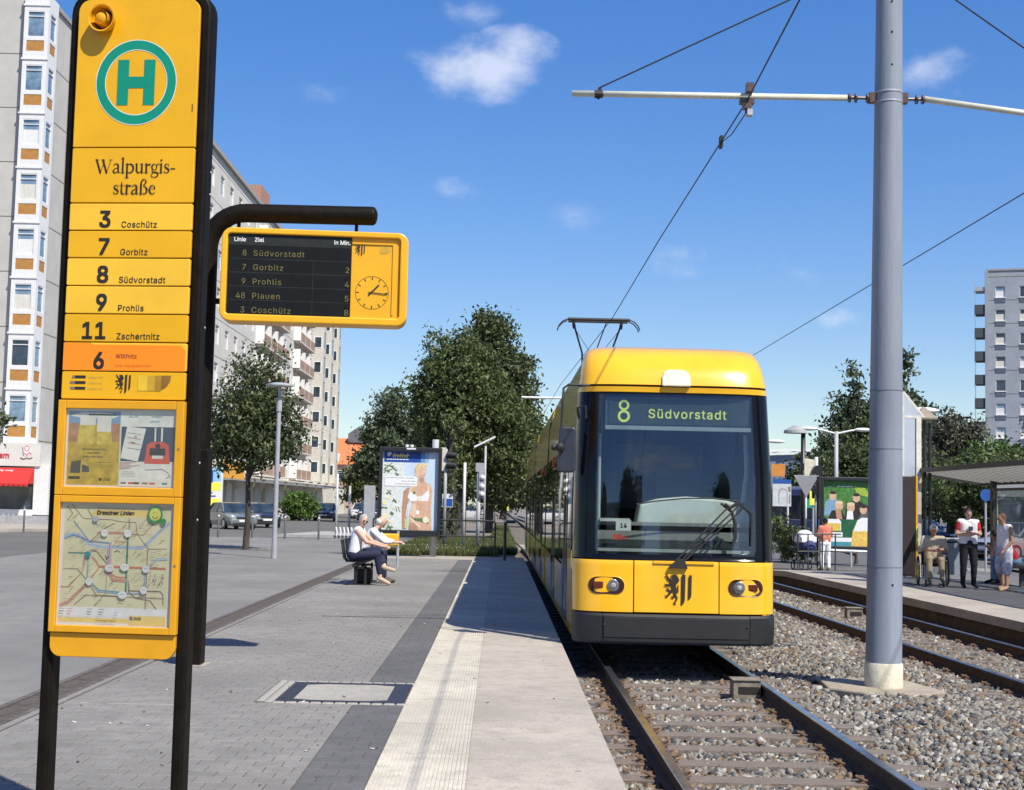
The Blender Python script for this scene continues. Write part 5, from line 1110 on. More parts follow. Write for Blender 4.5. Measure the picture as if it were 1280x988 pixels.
    e = MB(mat('eye_dark', (.03, .02, .02), .3))
    for k in (-1, 1): e.ell(hd+fw*.085*s+side*k*.028*s+up*.012*s, (.012*s, .006*s, .008*s), 8, 6, None, mx)
    e.build('eye', t); e = MB(mat('lip', (.30, .09, .08), .5)); e.ell(hd+fw*.082*s-up*.052*s, (.022*s, .010*s, .006*s), 8, 6, None, mx); e.build('mouth', t)
    if glasses:
        e = MB(INK)
        for k in (-1, 1): e.ell(hd+fw*.095*s+side*k*.03*s+up*.012*s, (.024*s, .006*s, .018*s), 10, 6, None, mx)
        e.build('glasses', t)
    if bottom:
        c = MB(); limbs(c, .014+loose, None, (0, leg), False, False); hm = (V['hipA']+V['hipB'])/2; cap(c, lerp(V['hipA'], hm, .1), lerp(V['hipB'], hm, .1), .102*s*build+.010); cap(c, hm, hm+(sm-hm)*.16, .112*s*build+.006); blob(c, 'trousers' if leg > 1.3 else 'shorts', bottom, t, .013)
    if top:
        c = MB(); limbs(c, .014, (0, sleeve) if sleeve else None, None, True)
        if not sleeve: cap(c, lerp(V['shA'], sm, .15), lerp(V['shB'], sm, .15), .068*s*build)
        blob(c, 'top', top, t, .013)
    if shoe:
        for k in 'AB':
            c = MB(); an, to = V['ank'+k], V['toe'+k]; cap(c, an-Vector((0, 0, .012)), to, .044*s, .036*s); cap(c, an-Vector((0, 0, .012)), an+(an-to).normalized()*.035-Vector((0, 0, .01)), .042*s); blob(c, 'shoe', shoe, t, .012)
    if hair:
        c = MB(); c.ell(hd+up*.022*s-fw*.022*s, (.086*s, .092*s, .104*s), 16, 12, None, mx)
        if hstyle == 'long': c.ell(hd-fw*.06*s-up*.06*s, (.075*s, .05*s, .11*s), 12, 8, None, mx)
        if hstyle == 'bun': c.ell(hd-fw*.10*s+up*.06*s, (.05*s, .045*s, .045*s), 12, 8, None, mx)
        if hstyle == 'bald': c = MB(); c.ell(hd-up*.025*s-fw*.03*s, (.083*s, .082*s, .062*s), 16, 12, None, mx)
        if hstyle == 'cap': c.ell(hd+up*.055*s+fw*.07*s, (.06*s, .07*s, .016*s), 12, 8, None, mx)
        blob(c, 'cap' if hstyle == 'cap' else 'hair', hair, t, .012, 1)
    return t
SK1 = mat('skin_light', (.60, .36, .26), .55, .06, 9); SK2 = mat('skin_tanned', (.45, .24, .15), .55, .06, 9)
NAVYC = mat('navy_cloth', (.012, .016, .045), .85, .15, 20, .2, 60); WHC = mat('white_cloth', (.76, .77, .80), .85, .04, 12, .9, 13); BLKC = mat('black_cloth', (.014, .014, .018), .85, .15, 20); BEIC = mat('beige_shoe', (.45, .36, .25), .7)
GRH = mat('grey_hair', (.34, .33, .32), .8, .25, 40, .4, 90); WHH = mat('white_hair', (.60, .56, .50), .8, .15, 40); DKH = mat('dark_hair', (.03, .016, .012), .6, .2, 40); RDH = mat('dark_red_hair', (.10, .018, .012), .6, .2, 40); BRH = mat('brown_hair', (.12, .07, .04), .7, .2, 40)
# seated couple on the bench (they face the track)
J = dict(hipA=(-.10, 0, .55), hipB=(.10, 0, .55), kneA=(-.09, -.43, .57), kneB=(.07, -.44, .64), ankA=(-.07, -.50, .13), toeA=(-.06, -.66, .04), ankB=(-.10, -.58, .34), toeB=(-.13, -.75, .285),
 shA=(-.17, -.06, 1.0), shB=(.17, -.10, 1.0), elA=(-.21, -.24, .80), wrA=(-.10, -.50, .725), elB=(.18, -.30, .80), wrB=(.10, -.52, .74), neck=(0, -.10, 1.07), head=(-.01, -.15, 1.185), face=(-.85, -.5, -.12))
person('grey haired woman in sleeveless white top and navy trousers sitting nearest on the bench', (-2.66, 26.1, .22), PI/2, J, 1.0, SK1, WHC, 0, NAVYC, 1.75, BEIC, GRH, 'short', build=1.16, glasses=True)
J = dict(hipA=(-.10, 0, .55), hipB=(.10, 0, .55), kneA=(-.11, -.44, .55), kneB=(.11, -.44, .55), ankA=(-.11, -.42, .10), toeA=(-.11, -.60, .04), ankB=(.12, -.46, .10), toeB=(.12, -.64, .04),
 shA=(-.18, -.26, .98), shB=(.18, -.26, .98), elA=(-.21, -.46, .80), wrA=(-.07, -.70, .78), elB=(.20, -.48, .80), wrB=(.03, -.72, .78), neck=(0, -.32, 1.06), head=(.02, -.39, 1.16), face=(.35, -1, -.35))
person('balding man in white shirt leaning forward on the bench behind the woman', (-2.62, 26.75, .22), PI/2, J, 1.0, SK1, WHC, 1.5, NAVYC, 1.95, mat('dark_shoe', (.03, .025, .02), .5), WHH, 'bald', build=1.08)
bn = T('platform_bench', 'black metal bench with separate mesh seats standing on the platform', 'bench', (-2.62, 26.5, .22)); BK = mat('bench_black', (.02, .02, .024), .5, .1, 12, metal=.2)
b = MB(BK); b.box(-.04, .04, -.75, 1.15, .34, .39); b.build('beam', bn)
for y_ in (-.45, .85):
    b = MB(BK); b.box(-.03, .03, y_-.03, y_+.03, 0, .36); b.box(.16, .20, y_-.03, y_+.03, 0, .36); b.box(-.03, .2, y_-.03, y_+.03, .30, .34); b.box(-.18, .28, y_-.04, y_+.04, 0, .02); b.build('leg', bn)
for y_ in (-.4, .25, .85):
    b = MB(BK); 
    for k in range(9): yy = y_-.24+k*.06; b.tube([(.24, yy, .44), (.1, yy, .425), (-.16, yy, .43), (-.22, yy, .50), (-.27, yy, .82)], .006, 5)
    for x, z in ((.24, .44), (.0, .427), (-.16, .43), (-.235, .6), (-.27, .82)): b.tube([(x, y_-.26, z), (x, y_+.26, z)], .010, 6)
    b.build('seat', bn)
b = MB(mat('dark_bag', (.022, .02, .02), .7, .2, 12)); b.box(.04, .34, .08, .5, .0, .3); tag(b.build('shoulder_bag', None, bevel=.06, loc=(-2.7, 26.3, .22)), 'dark bag standing on the ground under the platform bench', 'bag')
# far platform people
J = stand(1.70); J.update(elA=(-.25, .0, 1.13), wrA=(.02, -.20, 1.13), elB=(.25, .0, 1.13), wrB=(-.03, -.17, 1.17), handA=(.14, -.19, 1.15), handB=(-.14, -.15, 1.2), face=(-.1, -1, -.05))
tp = mat('white_red_shirt', (.74, .74, .76), .85, .04, 10, .9, 13)
w5 = person('woman with dark red hair, arms crossed, in white shirt with red sleeves and black trousers', (9.98, 29.8, .22), 0, J, 1.02, SK1, tp, .05, BLKC, 1.97, BLKC, RDH, 'short', build=1.05)
c = MB(); 
for k in 'AB': s_ = Vector(J['sh'+k]); e_ = Vector(J['el'+k]); cap(c, s_, lerp(s_, e_, .55), .069, .062)
RDC = mat('red_cloth', (.55, .02, .03), .85, .06, 12); blob(c, 'sleeve', RDC, w5, .013); b = MB(mat('print_dark', (.03, .05, .08), .7)); b.box(-.04, .05, -.150, -.13, 1.2, 1.29); b.build('shirt_print', w5)
J = stand(1.60); J.update(face=(.1, -1, -.35), head=(0, -.06, 1.475), neck=(0, -.02, 1.355), kneA=(-.12, -.02, .46), ankA=(-.16, .08, .08), toeA=(-.17, -.08, .025), ankB=(.12, -.04, .08), toeB=(.13, -.20, .025), elA=(-.21, .02, 1.02), wrA=(-.17, -.12, .82), wrB=(.16, -.14, .82))
w6 = person('youth in white sleeveless shirt and white shorts with dark pattern standing on far platform', (10.42, 28.9, .215), -R(72), J, .98, SK2, WHC, 0, mat('patterned_white_cloth', (.80, .81, .84), .85, 0, 9, var2=(.10, .15, .32)), 1.12, mat('sandal_tan', (.40, .26, .17), .7), BRH, 'short', loose=.03)
J = dict(hipA=(-.10, .0, .53), hipB=(.10, .0, .53), kneA=(-.13, -.42, .58), kneB=(.12, -.42, .56), ankA=(-.13, -.50, .17), toeA=(-.13, -.66, .11), ankB=(.13, -.50, .17), toeB=(.14, -.66, .11),
 shA=(-.19, .03, 1.0), shB=(.19, .03, 1.0), elA=(-.25, -.10, .78), wrA=(-.05, -.32, .76), elB=(.25, -.10, .78), wrB=(.08, -.33, .78), neck=(0, .02, 1.08), head=(0, -.03, 1.2), face=(.1, -1, -.1))
person('man with pale cap, tan shirt and beige trousers sitting in the wheelchair', (9.38, 30.25, .22), R(-12), J, 1.0, SK2, mat('tan_cloth', (.48, .41, .29), .85, .06, 8, .2, 40), .95, mat('khaki_cloth', (.30, .25, .17), .85, .08, 8, .2, 40), 1.93, BLKC, mat('pale_cap', (.62, .56, .5), .8, .15, 12), 'cap', build=1.1)
wc = T('wheelchair', 'black wheelchair on the far platform carrying the man with the cap', 'wheelchair', (9.38, 30.3, .22), R(-12)); 
b = MB(mat('wheelchair_black', (.018, .018, .02), .6)); b.box(-.22, .22, -.22, .22, .42, .46); b.box(-.22, .22, .20, .24, .46, .92); b.build('seat', wc, bevel=.01)
for s_ in (-1, 1):
    b = MB(BLK); R_ = .30; pts = [(s_*.30, .08+R_*math.cos(R(a)), .31+R_*math.sin(R(a))) for a in range(0, 361, 15)]; b.tube(pts, .018, 6, caps=False); w_ = b.build('wheel', wc, smooth=True)
    b = MB(mat('hand_rim_pale', (.55, .55, .30), .3, metal=.5)); b.tube([(s_*.335, .08+.25*math.cos(R(a)), .31+.25*math.sin(R(a))) for a in range(0, 361, 15)], .009, 6, caps=False)
    for a in range(0, 360, 30): b.tube([(s_*.30, .08, .31), (s_*.30, .08+.29*math.cos(R(a)), .31+.29*math.sin(R(a)))], .003, 4)
    b.build('rim', w_)
    b = MB(BLK); b.tube([(s_*.18-.015, -.42, .075), (s_*.18+.015, -.42, .075)], .075, 14); b.build('caster', wc)
    b = MB(SILV); b.tube([(s_*.22, .22, .9), (s_*.22, .22, .2), (s_*.2, -.42, .15), (s_*.2, -.30, .44), (s_*.24, .2, .45)], .012, 6); b.tube([(s_*.17, -.3, .44), (s_*.15, -.55, .10)], .012, 6); b.build('frame', wc)
    b = MB(BLK); b.box(s_*.15-.08, s_*.15+.08, -.70, -.46, .05, .07); b.build('footrest', wc); b = MB(BLK); b.box(s_*.26-.03, s_*.26+.03, -.2, .15, .68, .71); b.build('armrest', wc); b = MB(BLK); b.tube([(s_*.22, .22, .9), (s_*.22, .34, .92)], .018, 6); b.build('handle', wc)
J = dict(hipA=(-.10, 0, .52), hipB=(.10, 0, .52), kneA=(-.12, -.42, .56), kneB=(.12, -.42, .56), ankA=(-.12, -.42, .10), toeA=(-.12, -.6, .04), ankB=(.12, -.36, .10), toeB=(.12, -.54, .04),
 shA=(-.18, -.25, .92), shB=(.18, -.25, .92), elA=(-.2, -.42, .70), wrA=(-.06, -.55, .80), elB=(.2, -.42, .70), wrB=(.05, -.55, .82), neck=(0, -.32, 1.0), head=(0, -.42, 1.08), face=(0, -1, -.5))
person('person in red shirt and jeans sitting bent forward in the shelter', (11.55, 31.4, .22), -PI/2, J, 1.05, SK2, RDC, .7, mat('denim', (.16, .27, .42), .85, .15, 10), 1.95, BLKC, DKH, 'short', build=1.15)
J = stand(1.57); J.update(elA=(-.24, -.10, 1.02), wrA=(-.26, -.34, 1.0), elB=(.22, -.02, 1.02), wrB=(.2, -.2, .98))
person('dark haired woman in red patterned top and white trousers seen from behind by the pram', (9.75, 41.9, .0), PI+R(12), J, .95, SK2, mat('red_pattern_cloth', (.50, .06, .03), .85, .2, 14, var2=(.75, .30, .2)), .9, WHC, 1.95, BEIC, DKH, 'bun', loose=.004)
pr_ = T('pram', 'dark blue pram with white blanket standing next to the woman in red', 'pram', (9.13, 41.7, .0), R(10))
b = MB(mat('pram_navy', (.03, .04, .14), .8, .1, 10)); b.ell((0, 0, .72), (.28, .42, .26), 16, 10); b.build('body', pr_, smooth=True)
b = MB(WHC); b.ell((-.03, .02, .98), (.26, .34, .22), 14, 8); b.box(-.26, .22, -.3, .3, .82, 1.0); blob(b, 'blanket', WHC, pr_, .03, 3)
for sx in (-1, 1):
    for sy in (-1, 1): b = MB(BLK); b.tube([(sx*.27, sy*.33+.13*math.cos(R(a)), .15+.13*math.sin(R(a))) for a in range(0, 361, 20)], .018, 6, caps=False); b.build('wheel', pr_)
    b = MB(BLK); b.tube([(sx*.25, -.33, .15), (sx*.25, .35, .75), (sx*.22, .55, 1.05)], .014, 6); b.tube([(sx*.25, .33, .15), (sx*.25, -.2, .65)], .014, 6); b.build('frame', pr_)
b = MB(BLK); b.tube([(-.22, .55, 1.05), (.22, .55, 1.05)], .016, 6); b.build('handle', pr_)

# ================================================================== CARS
def car(label, loc, rz, paint, L_=4.2, W_=1.72, H_=1.42, group='cars on the left street', seed=0):
    t = T('parked_car', label, 'car', loc, rz, group); w = W_/2
    st = [(-.5, .30, .50, .86), (-.485, .22, .66, .92), (-.44, .2, .74, .97), (-.25, .2, .90, 1.0), (-.12, .2, .93, 1.0), (.15, .2, .93, 1.0), (.34, .2, .94, 1.0), (.44, .2, .95, .97), (.485, .24, .88, .92), (.5, .32, .62, .86)]
    V = []; 
    for y, z0, z1, ws in st:
        y *= L_
        V += [(-w*ws*.92, y, z0), (-w*ws, y, (z0+z1)/2), (-w*ws*.97, y, z1-.05), (-w*ws*.80, y, z1), (w*ws*.80, y, z1), (w*ws*.97, y, z1-.05), (w*ws, y, (z0+z1)/2), (w*ws*.92, y, z0)]
    n = 8; F = [(i*n+k, i*n+(k+1) % n, (i+1)*n+(k+1) % n, (i+1)*n+k) for i in range(len(st)-1) for k in range(n)]+[tuple(range(n)), tuple(range(len(V)-n, len(V)))[::-1]]
    b = MB(paint); b.add(V, F); b.build('body', t, smooth=True)
    g = [(-.24, .92, .60, .86), (-.08, H_-.03, .60, .72), (.05, H_, .6, .72), (.25, H_-.02, .6, .72), (.43, .94, .6, .84)]
    b = MB(GLD); V = []
    for y, z, a, ws in g: V += [(-w*.90, y*L_, .90), (-w*ws, y*L_, z), (w*ws, y*L_, z), (w*.90, y*L_, .90)]
    b.add(V, [(i*4+k, i*4+(k+1) % 4, i*4+4+(k+1) % 4, i*4+4+k) for i in range(4) for k in range(4)]+[(0, 1, 2, 3), (19, 18, 17, 16)]); b.build('window', t)
    b = MB(paint); V = []
    for y, z, a, ws in g[1:4]: V += [(-w*ws*1.01, y*L_, z-.03), (-w*ws*.9, y*L_, z+.018), (w*ws*.9, y*L_, z+.018), (w*ws*1.01, y*L_, z-.03)]
    b.add(V, [(i*4+k, i*4+k+1, i*4+5+k, i*4+4+k) for i in range(2) for k in range(3)]+[(0, 1, 2, 3), (11, 10, 9, 8)])
    for s_ in (-1, 1):
        b.bar((s_*w*.73, -.08*L_, H_-.03), (s_*w*.90, -.25*L_, .93), .06, .05); b.bar((s_*w*.73, .25*L_, H_-.03), (s_*w*.88, .42*L_, .94), .10, .06); b.bar((s_*w*.745, .06*L_, H_-.03), (s_*w*.925, .07*L_, .93), .05, .05)
    b.build('roof', t)
    for s_ in (-1, 1):
        for yy in (-.31, .31):
            b = MB(BLK); b.tube([(s_*(w-.17), yy*L_, .31), (s_*(w+.005), yy*L_, .31)], .31, 18); wo = b.build('wheel', t); b = MB(SILV); b.tube([(s_*(w), yy*L_, .31), (s_*(w+.012), yy*L_, .31)], .19, 14); b.build('rim', wo)
        b = MB(mat('headlamp', (.75, .78, .8), .1, .05, 10, metal=.6)); b.ell((s_*w*.68, -.472*L_, .68), (.17, .09, .09), 10, 6); b.build('headlight', t, smooth=True)
        b = MB(paint); b.ell((s_*(w+.06), -.2*L_, .98), (.09, .05, .06), 8, 6); b.build('wing_mirror', t)
    b = MB(WHT); b.box(-.26, .26, -.5*L_-.015, -.5*L_+.01, .42, .53); b.build('number_plate', t); b = MB(INK); b.box(-.4, .4, -.497*L_-.012, -.49*L_, .58, .68); b.box(-.6, .6, -.5*L_-.01, -.49*L_, .26, .36); b.build('grille', t)
    return t
P = lambda n, c: mat(n, c, .25, .03, 3, coat=.8)
car('silver grey car half hidden by the dark post, nearest of the parked cars', (-15.15, 68.5, .08), R(8), P('paint_silver', (.33, .34, .36)), 4.1, 1.72, 1.38)
car('grey green estate car parked behind the silver car', (-14.75, 77.5, .08), R(30), P('paint_grey_green', (.13, .16, .16)), 4.2, 1.72, 1.43)
car('black estate car parked beside the grey green car behind the young tree', (-14.2, 83.5, .08), R(22), P('paint_black', (.012, .014, .02)), 4.4, 1.75, 1.42)
car('dark blue car driving towards us beyond the bollards', (-14.2, 115, .08), R(4), P('paint_navy', (.014, .02, .05)), 4.3, 1.76, 1.45)
car('dark off road car behind the seated couple further down the street', (-11.2, 122, .08), R(0), P('paint_dark_blue', (.02, .024, .045)), 4.4, 1.85, 1.75)
car('small white car between two dark cars far down the street', (-12.9, 132, .08), R(0), P('paint_white', (.6, .6, .62)), 3.9, 1.7, 1.5)
car('white car at the far end of the left track', (-3.2, 150, .08), R(90), P('paint_white', (.6, .6, .62)), 4.4, 1.75, 1.5, 'cars far beyond the crossing')
car('dark car behind the yield sign on the right road', (14.8, 78, .0), R(80), P('paint_black', (.012, .014, .02)), 4.3, 1.75, 1.45, 'cars on the right road')
car('blue car far behind the right shelter', (21.5, 72, .0), R(20), P('paint_blue', (.02, .08, .25)), 4.3, 1.75, 1.45, 'cars on the right road')
car('silver car seen through the glass of the right shelter', (20.5, 55, .03), R(-60), P('paint_silver', (.33, .34, .36)), 4.3, 1.75, 1.45, 'cars on the right road')

# ================================================================== TREES
def leaves(cl, n, size, spread, droop=0):
    """cl: (x,y,z,rx,ry,rz) volumes"""
    vol = np.array([a[3]*a[4]*a[5] for a in cl]); pick = RNG.choice(len(cl), n//45+1, p=vol/vol.sum()); C_ = []
    for i in pick:
        x, y, z, rx, ry, rz_ = cl[i]; d = RNG.normal(size=3); d /= np.linalg.norm(d); r = RNG.random()**.42; C_.append((x+d[0]*rx*r, y+d[1]*ry*r, z+d[2]*rz_*r))
    C_ = np.array(C_); idx = RNG.integers(0, len(C_), n); cs = spread*(.5+1.0*RNG.random(len(C_)))
    P_ = C_[idx]+RNG.normal(size=(n, 3))*(cs[idx]*np.where(RNG.random(n) < .05, 1.6, 1))[:, None]*np.array([1, 1, .75]); 
    if droop: P_[:, 2] -= np.abs(RNG.normal(size=n))*droop
    A = RNG.normal(size=(n, 3)); A[:, 2] -= .35; A /= np.linalg.norm(A, axis=1)[:, None]; Bv = np.cross(A, RNG.normal(size=(n, 3))); Bv /= np.linalg.norm(Bv, axis=1)[:, None]
    s_ = size*(.6+.8*RNG.random(n))[:, None]; V = np.stack([P_-A*s_, P_+Bv*s_*.5, P_+A*s_, P_-Bv*s_*.5], 1)
    return V.reshape(-1, 3), np.arange(4*n).reshape(n, 4)
def tree(name, label, loc, th, tr, cl, n, size, lm, spread=.3, group=None, limbs=6, cat='tree', droop=0, bark=BARK):
    t = T(name, label, cat, loc, 0, group); V, F = leaves(cl, n, size, spread, droop); npmesh('crown', V, F, [lm], t)
    b = MB(bark); top = max(c[2] for c in cl); b.tube([(0, 0, 0), (.02*th, 0, th*.5), (0, .01*th, th), (0, 0, (th+top)/2), (0, 0, top)], [tr*1.25, tr, tr*.85, tr*.5, tr*.15], 10)
    for i in range(limbs):
        c = cl[i % len(cl)]; a = 2.4*i; e = (c[0]+c[3]*.6*math.cos(a), c[1]+c[4]*.6*math.sin(a), c[2]+c[5]*.35*random.uniform(-1, 1)); z = th*random.uniform(.85, 1.2)
        b.tube([(0, 0, z), (e[0]*.45, e[1]*.45, z+(e[2]-z)*.6), e], [tr*.55, tr*.35, tr*.08], 7)
    b.build('trunk', t, smooth=True); return t
LG = leafmat('leaf_dark_green', (.028, .046, .014), (.120, .148, .058)); LG2 = leafmat('leaf_mid_green', (.038, .062, .016), (.165, .200, .075)); LG3 = leafmat('leaf_blue_green', (.036, .060, .030), (.130, .168, .092)); LG4 = leafmat('leaf_bright_green', (.05, .10, .015), (.11, .19, .04)); LG5 = leafmat('leaf_grey_brown', (.075, .08, .05), (.15, .15, .10))  # second tone paints leaf highlights, first tone the dark of the crowns
tree('street_tree', 'small dark leafed street tree in the plaza in front of the long block', (-7.65, 42.7, .22), 2.0, .085, [(-.05, 0, 4.0, 1.42, 1.4, 1.25), (.0, 0, 3.1, 1.5, 1.5, .85), (.1, 0, 5.3, .85, .85, 1.1), (-.55, 0, 3.4, .9, .9, 1.0), (.75, 0, 3.7, .9, .9, 1.1)], 15000, .070, LG, .20, limbs=9)
tree('big_tree', 'tall dense dark tree behind the large advertising board', (-1.9, 66, .1), 3, .30, [(0, 0, 6.6, 2.1, 2.2, 2.3), (-.5, 0, 8.6, 1.3, 1.4, 1.6), (1.5, 0, 5.4, 1.5, 1.8, 2.0), (-1.2, 0, 5.4, 1.2, 1.6, 1.9), (0, 0, 3.8, 1.8, 1.8, 1.6), (2.3, .5, 4.2, 1.3, 1.6, 1.9), (-1.9, 0, 6.8, .7, .8, .8), (.9, 0, 8.1, .8, .9, .9)], 46000, .105, LG2, .24, limbs=10)
tree('big_tree', 'taller tree crown showing behind and right of the dense tree', (-.6, 80, .1), 4, .22, [(-.1, 0, 10.4, 1.6, 1.7, 2.0), (.5, 0, 8.2, 2.1, 2.2, 2.0), (-.3, 0, 12.1, .8, .8, 1.2), (1.6, 0, 9.6, .8, .9, .9), (.9, 0, 5.6, 2.2, 2.4, 2.4), (.6, 0, 3.4, 2.0, 2.2, 2.0), (-.9, 0, 9.4, 1.3, 1.5, 1.4)], 38000, .13, LG, .28)
tree('big_tree', 'blue green tree left of the advertising board and further away', (-8.1, 108, .1), 4, .3, [(-.4, 0, 9.0, 1.3, 1.5, 1.5), (-1.4, 0, 7.0, 1.3, 1.6, 1.6), (0, 0, 5.0, 2.5, 2.3, 2.4), (-2.0, 0, 4.6, 1.1, 1.6, 1.6), (1.4, 0, 6.6, 1.7, 1.8, 2.2)], 26000, .15, LG3, .30)
tree('far_tree', 'low green tree in front of the orange roofed house', (-13.4, 140, .1), 2, .25, [(0, 0, 3.8, 1.9, 2.0, 1.7), (1.3, 0, 3.2, 1.4, 1.6, 1.5), (-1.0, 0, 2.8, 1.2, 1.5, 1.3)], 7000, .2, LG2, .35)
for i, (x, y, hh) in enumerate(((3.0, 120, 6.2), (.4, 150, 7.5), (-4.6, 128, 7), (5.5, 165, 8.5), (-7.5, 160, 9))):
    tree('far_tree', ['tree over the far end of the near track', 'tree at the vanishing end of the tracks', 'dark tree closing the street behind the big tree', 'pale far tree between the tram and the crowns', 'far tree behind the blue green tree'][i], (x, y, .1), hh*.35, .3, [(0, 0, hh*.62, 2.6, 2.8, hh*.33), (-1.2, 0, hh*.5, 2.0, 2, hh*.3), (1.2, 0, hh*.5, 2, 2, hh*.3)], 9000, .24, LG3 if i % 2 else LG, .45)
tree('ivy_clad_trunk', 'trunk thickly clad in green ivy between the signal poles', (-2.05, 56, .1), 3.2, .26, [(0, 0, 1.2, .34, .4, 1.3), (-.05, 0, 3.0, .36, .4, 1.4), (.1, 0, 4.6, .4, .5, .7)], 5000, .065, LG2, .10, limbs=3)
tree('bush', 'bright green bush beside the far bay of the long block', (-15.9, 112, .2), .6, .1, [(0, 0, .95, 1.4, 1.2, 1.0), (.9, 0, .8, .9, .9, .8), (-.3, 0, 1.7, .7, .7, .7)], 5000, .13, LG4, .22, cat='bush', limbs=3)
tree('bush', 'low dark bush at the left edge below the shop sign', (-19.55, 53.5, .22), .9, .05, [(-.2, 0, 4.2, .8, .8, 1.0)], 2000, .10, LG2, .2, cat='tree', limbs=3)
tree('tall_conifer', 'tall spiky green tree behind the mast on the right', (31.4, 110, 0), 3, .35, [(0, 0, 12.6, 1.2, 1.2, 2.1), (.3, 0, 10.0, 2.0, 2.0, 1.8), (1.6, 0, 9.2, 1.5, 1.5, 1.1), (-1.5, 0, 8.8, 1.6, 1.6, 1.6), (0, 0, 7, 3.2, 2.8, 2.2), (0, 0, 3.8, 3.6, 3, 2.4)], 20000, .19, LG3, .32)
tree('tall_conifer', 'narrower pointed tree left of the mast', (28.3, 112, 0), 3, .35, [(0, 0, 12.2, .8, .8, 1.9), (-.7, 0, 9.6, 1.3, 1.3, 1.7), (.7, 0, 9, 1.6, 1.6, 2.0), (-1.0, 0, 6.4, 2.5, 2.4, 2.4), (0, 0, 3.6, 3.2, 3, 2.6)], 18000, .19, LG3, .32)
tree('round_tree', 'lower rounded green tree above the beer poster', (26.0, 100, 0), 2, .3, [(0, 0, 6.8, 1.5, 1.6, 1.5), (-.8, 0, 4.6, 2.0, 2, 2.0), (1.2, 0, 4.4, 2.4, 2.2, 2.6)], 12000, .17, LG2, .32)
tree('willow', 'greyish drooping willow between the conifer and the right tower', (28.4, 88, 0), 3, .3, [(0, 0, 7.2, 1.2, 1.3, 1.4), (-1.0, 0, 5.6, 1.2, 1.3, 1.5), (1.2, 0, 6.8, 1.1, 1.3, 1.3), (.2, 0, 4.2, 2.4, 2, 1.8)], 14000, .14, LG5, .16, droop=.7)
tree('broad_tree', 'bright green tree low in front of the right tower', (30.2, 84, 0), 2, .3, [(0, 0, 4.6, 2.2, 2, 1.7), (-2.0, 0, 3.6, 1.8, 1.8, 1.5), (1.6, 0, 3.8, 1.6, 1.8, 1.5), (-1.0, 0, 2.0, 2.4, 2, 1.4)], 13000, .15, LG4, .28)
tree('broad_tree', 'dark green tree at the right edge above the shelter', (33.4, 82, 0), 2, .3, [(0, 0, 6.0, 2.3, 2, 2.2), (-1.4, 0, 4.6, 1.5, 1.8, 1.8), (1, 0, 3.0, 2.5, 2, 2.0)], 13000, .15, LG, .28)
tree('broad_tree', 'green tree hanging low behind the shelter roof', (24.5, 68, 0), 1.4, .2, [(0, 0, 3.3, 2.2, 2, 1.4), (-2.2, 0, 2.9, 1.6, 1.6, 1.2), (2.2, 0, 3.1, 1.8, 1.6, 1.3)], 12000, .12, LG2, .22)
tree('broad_tree', 'wide dark tree low behind the lantern pillar', (22.5, 75, 0), 1.6, .2, [(0, 0, 3.0, 2.6, 2, 1.9), (2.4, 0, 3.0, 1.8, 1.8, 1.7)], 12000, .13, LG, .25)
tree('broad_tree', 'mid green tree low behind the woman with crossed arms', (27.0, 78, 0), 1.6, .2, [(0, 0, 3.2, 2.6, 2, 2.0), (2.6, 0, 3.4, 2.2, 1.8, 2.0)], 14000, .13, LG2, .25)
tree('broad_tree', 'dark tree mass behind the beer poster', (22.0, 96, 0), 1.6, .3, [(0, 0, 3.4, 3.0, 2, 2.4), (3, 0, 4.0, 2.2, 1.8, 2.4)], 14000, .16, LG, .3)
tree('hedge', 'leafy hedge behind the railing right of the tram', (12.1, 47.5, 0), .3, .06, [(-2.6, 0, .8, .7, .5, .8), (-1.9, .4, .6, .8, .5, .6)], 3200, .06, LG2, .12, cat='hedge', limbs=2)
# grass and weeds on the verge
def grass(n, x0, x1, y0, y1, h, m, name, label):
    x = x0+(x1-x0)*RNG.random(n); y = y0+(y1-y0)*RNG.random(n)**1.5; hh = h*(.4+RNG.random(n)); a = RNG.random(n)*6.283; w = .012+.014*RNG.random(n); lx, ly = RNG.normal(size=n)*.09, RNG.normal(size=n)*.09
    V = np.stack([np.stack([x-w*np.cos(a), y-w*np.sin(a), np.full(n, .1)], 1), np.stack([x+w*np.cos(a), y+w*np.sin(a), np.full(n, .1)], 1), np.stack([x+lx, y+ly, .1+hh], 1)], 1)
    tag(npmesh(name, V.reshape(-1, 3), np.arange(3*n).reshape(n, 3), [m]), label, 'grass', kind='stuff')
GRS = leafmat('grass_blade', (.055, .085, .020), (.16, .17, .06))
grass(30000, -3.35, -.05, 41.6, 62, .24, GRS, 'verge_grass', 'rough green grass and weeds on the verge behind the railing')
grass(12000, -.3, .6, 46, 100, .22, GRS, 'track_side_grass', 'dry grass strip along the left side of the distant track'); grass(1500, -8.4, -6.9, 42.1, 43.2, .12, GRS, 'tree_pit_grass', 'patch of grass round the foot of the street tree')
b = MB(WHT)
for i in range(120): x, y = random.uniform(-3.5, -.1), random.uniform(41.8, 48); b.ell((x, y, random.uniform(.25, .38)), .016, 5, 4)
tag(b.build('white_flowers'), 'tiny white flowers in the verge grass', 'flowers', kind='stuff')

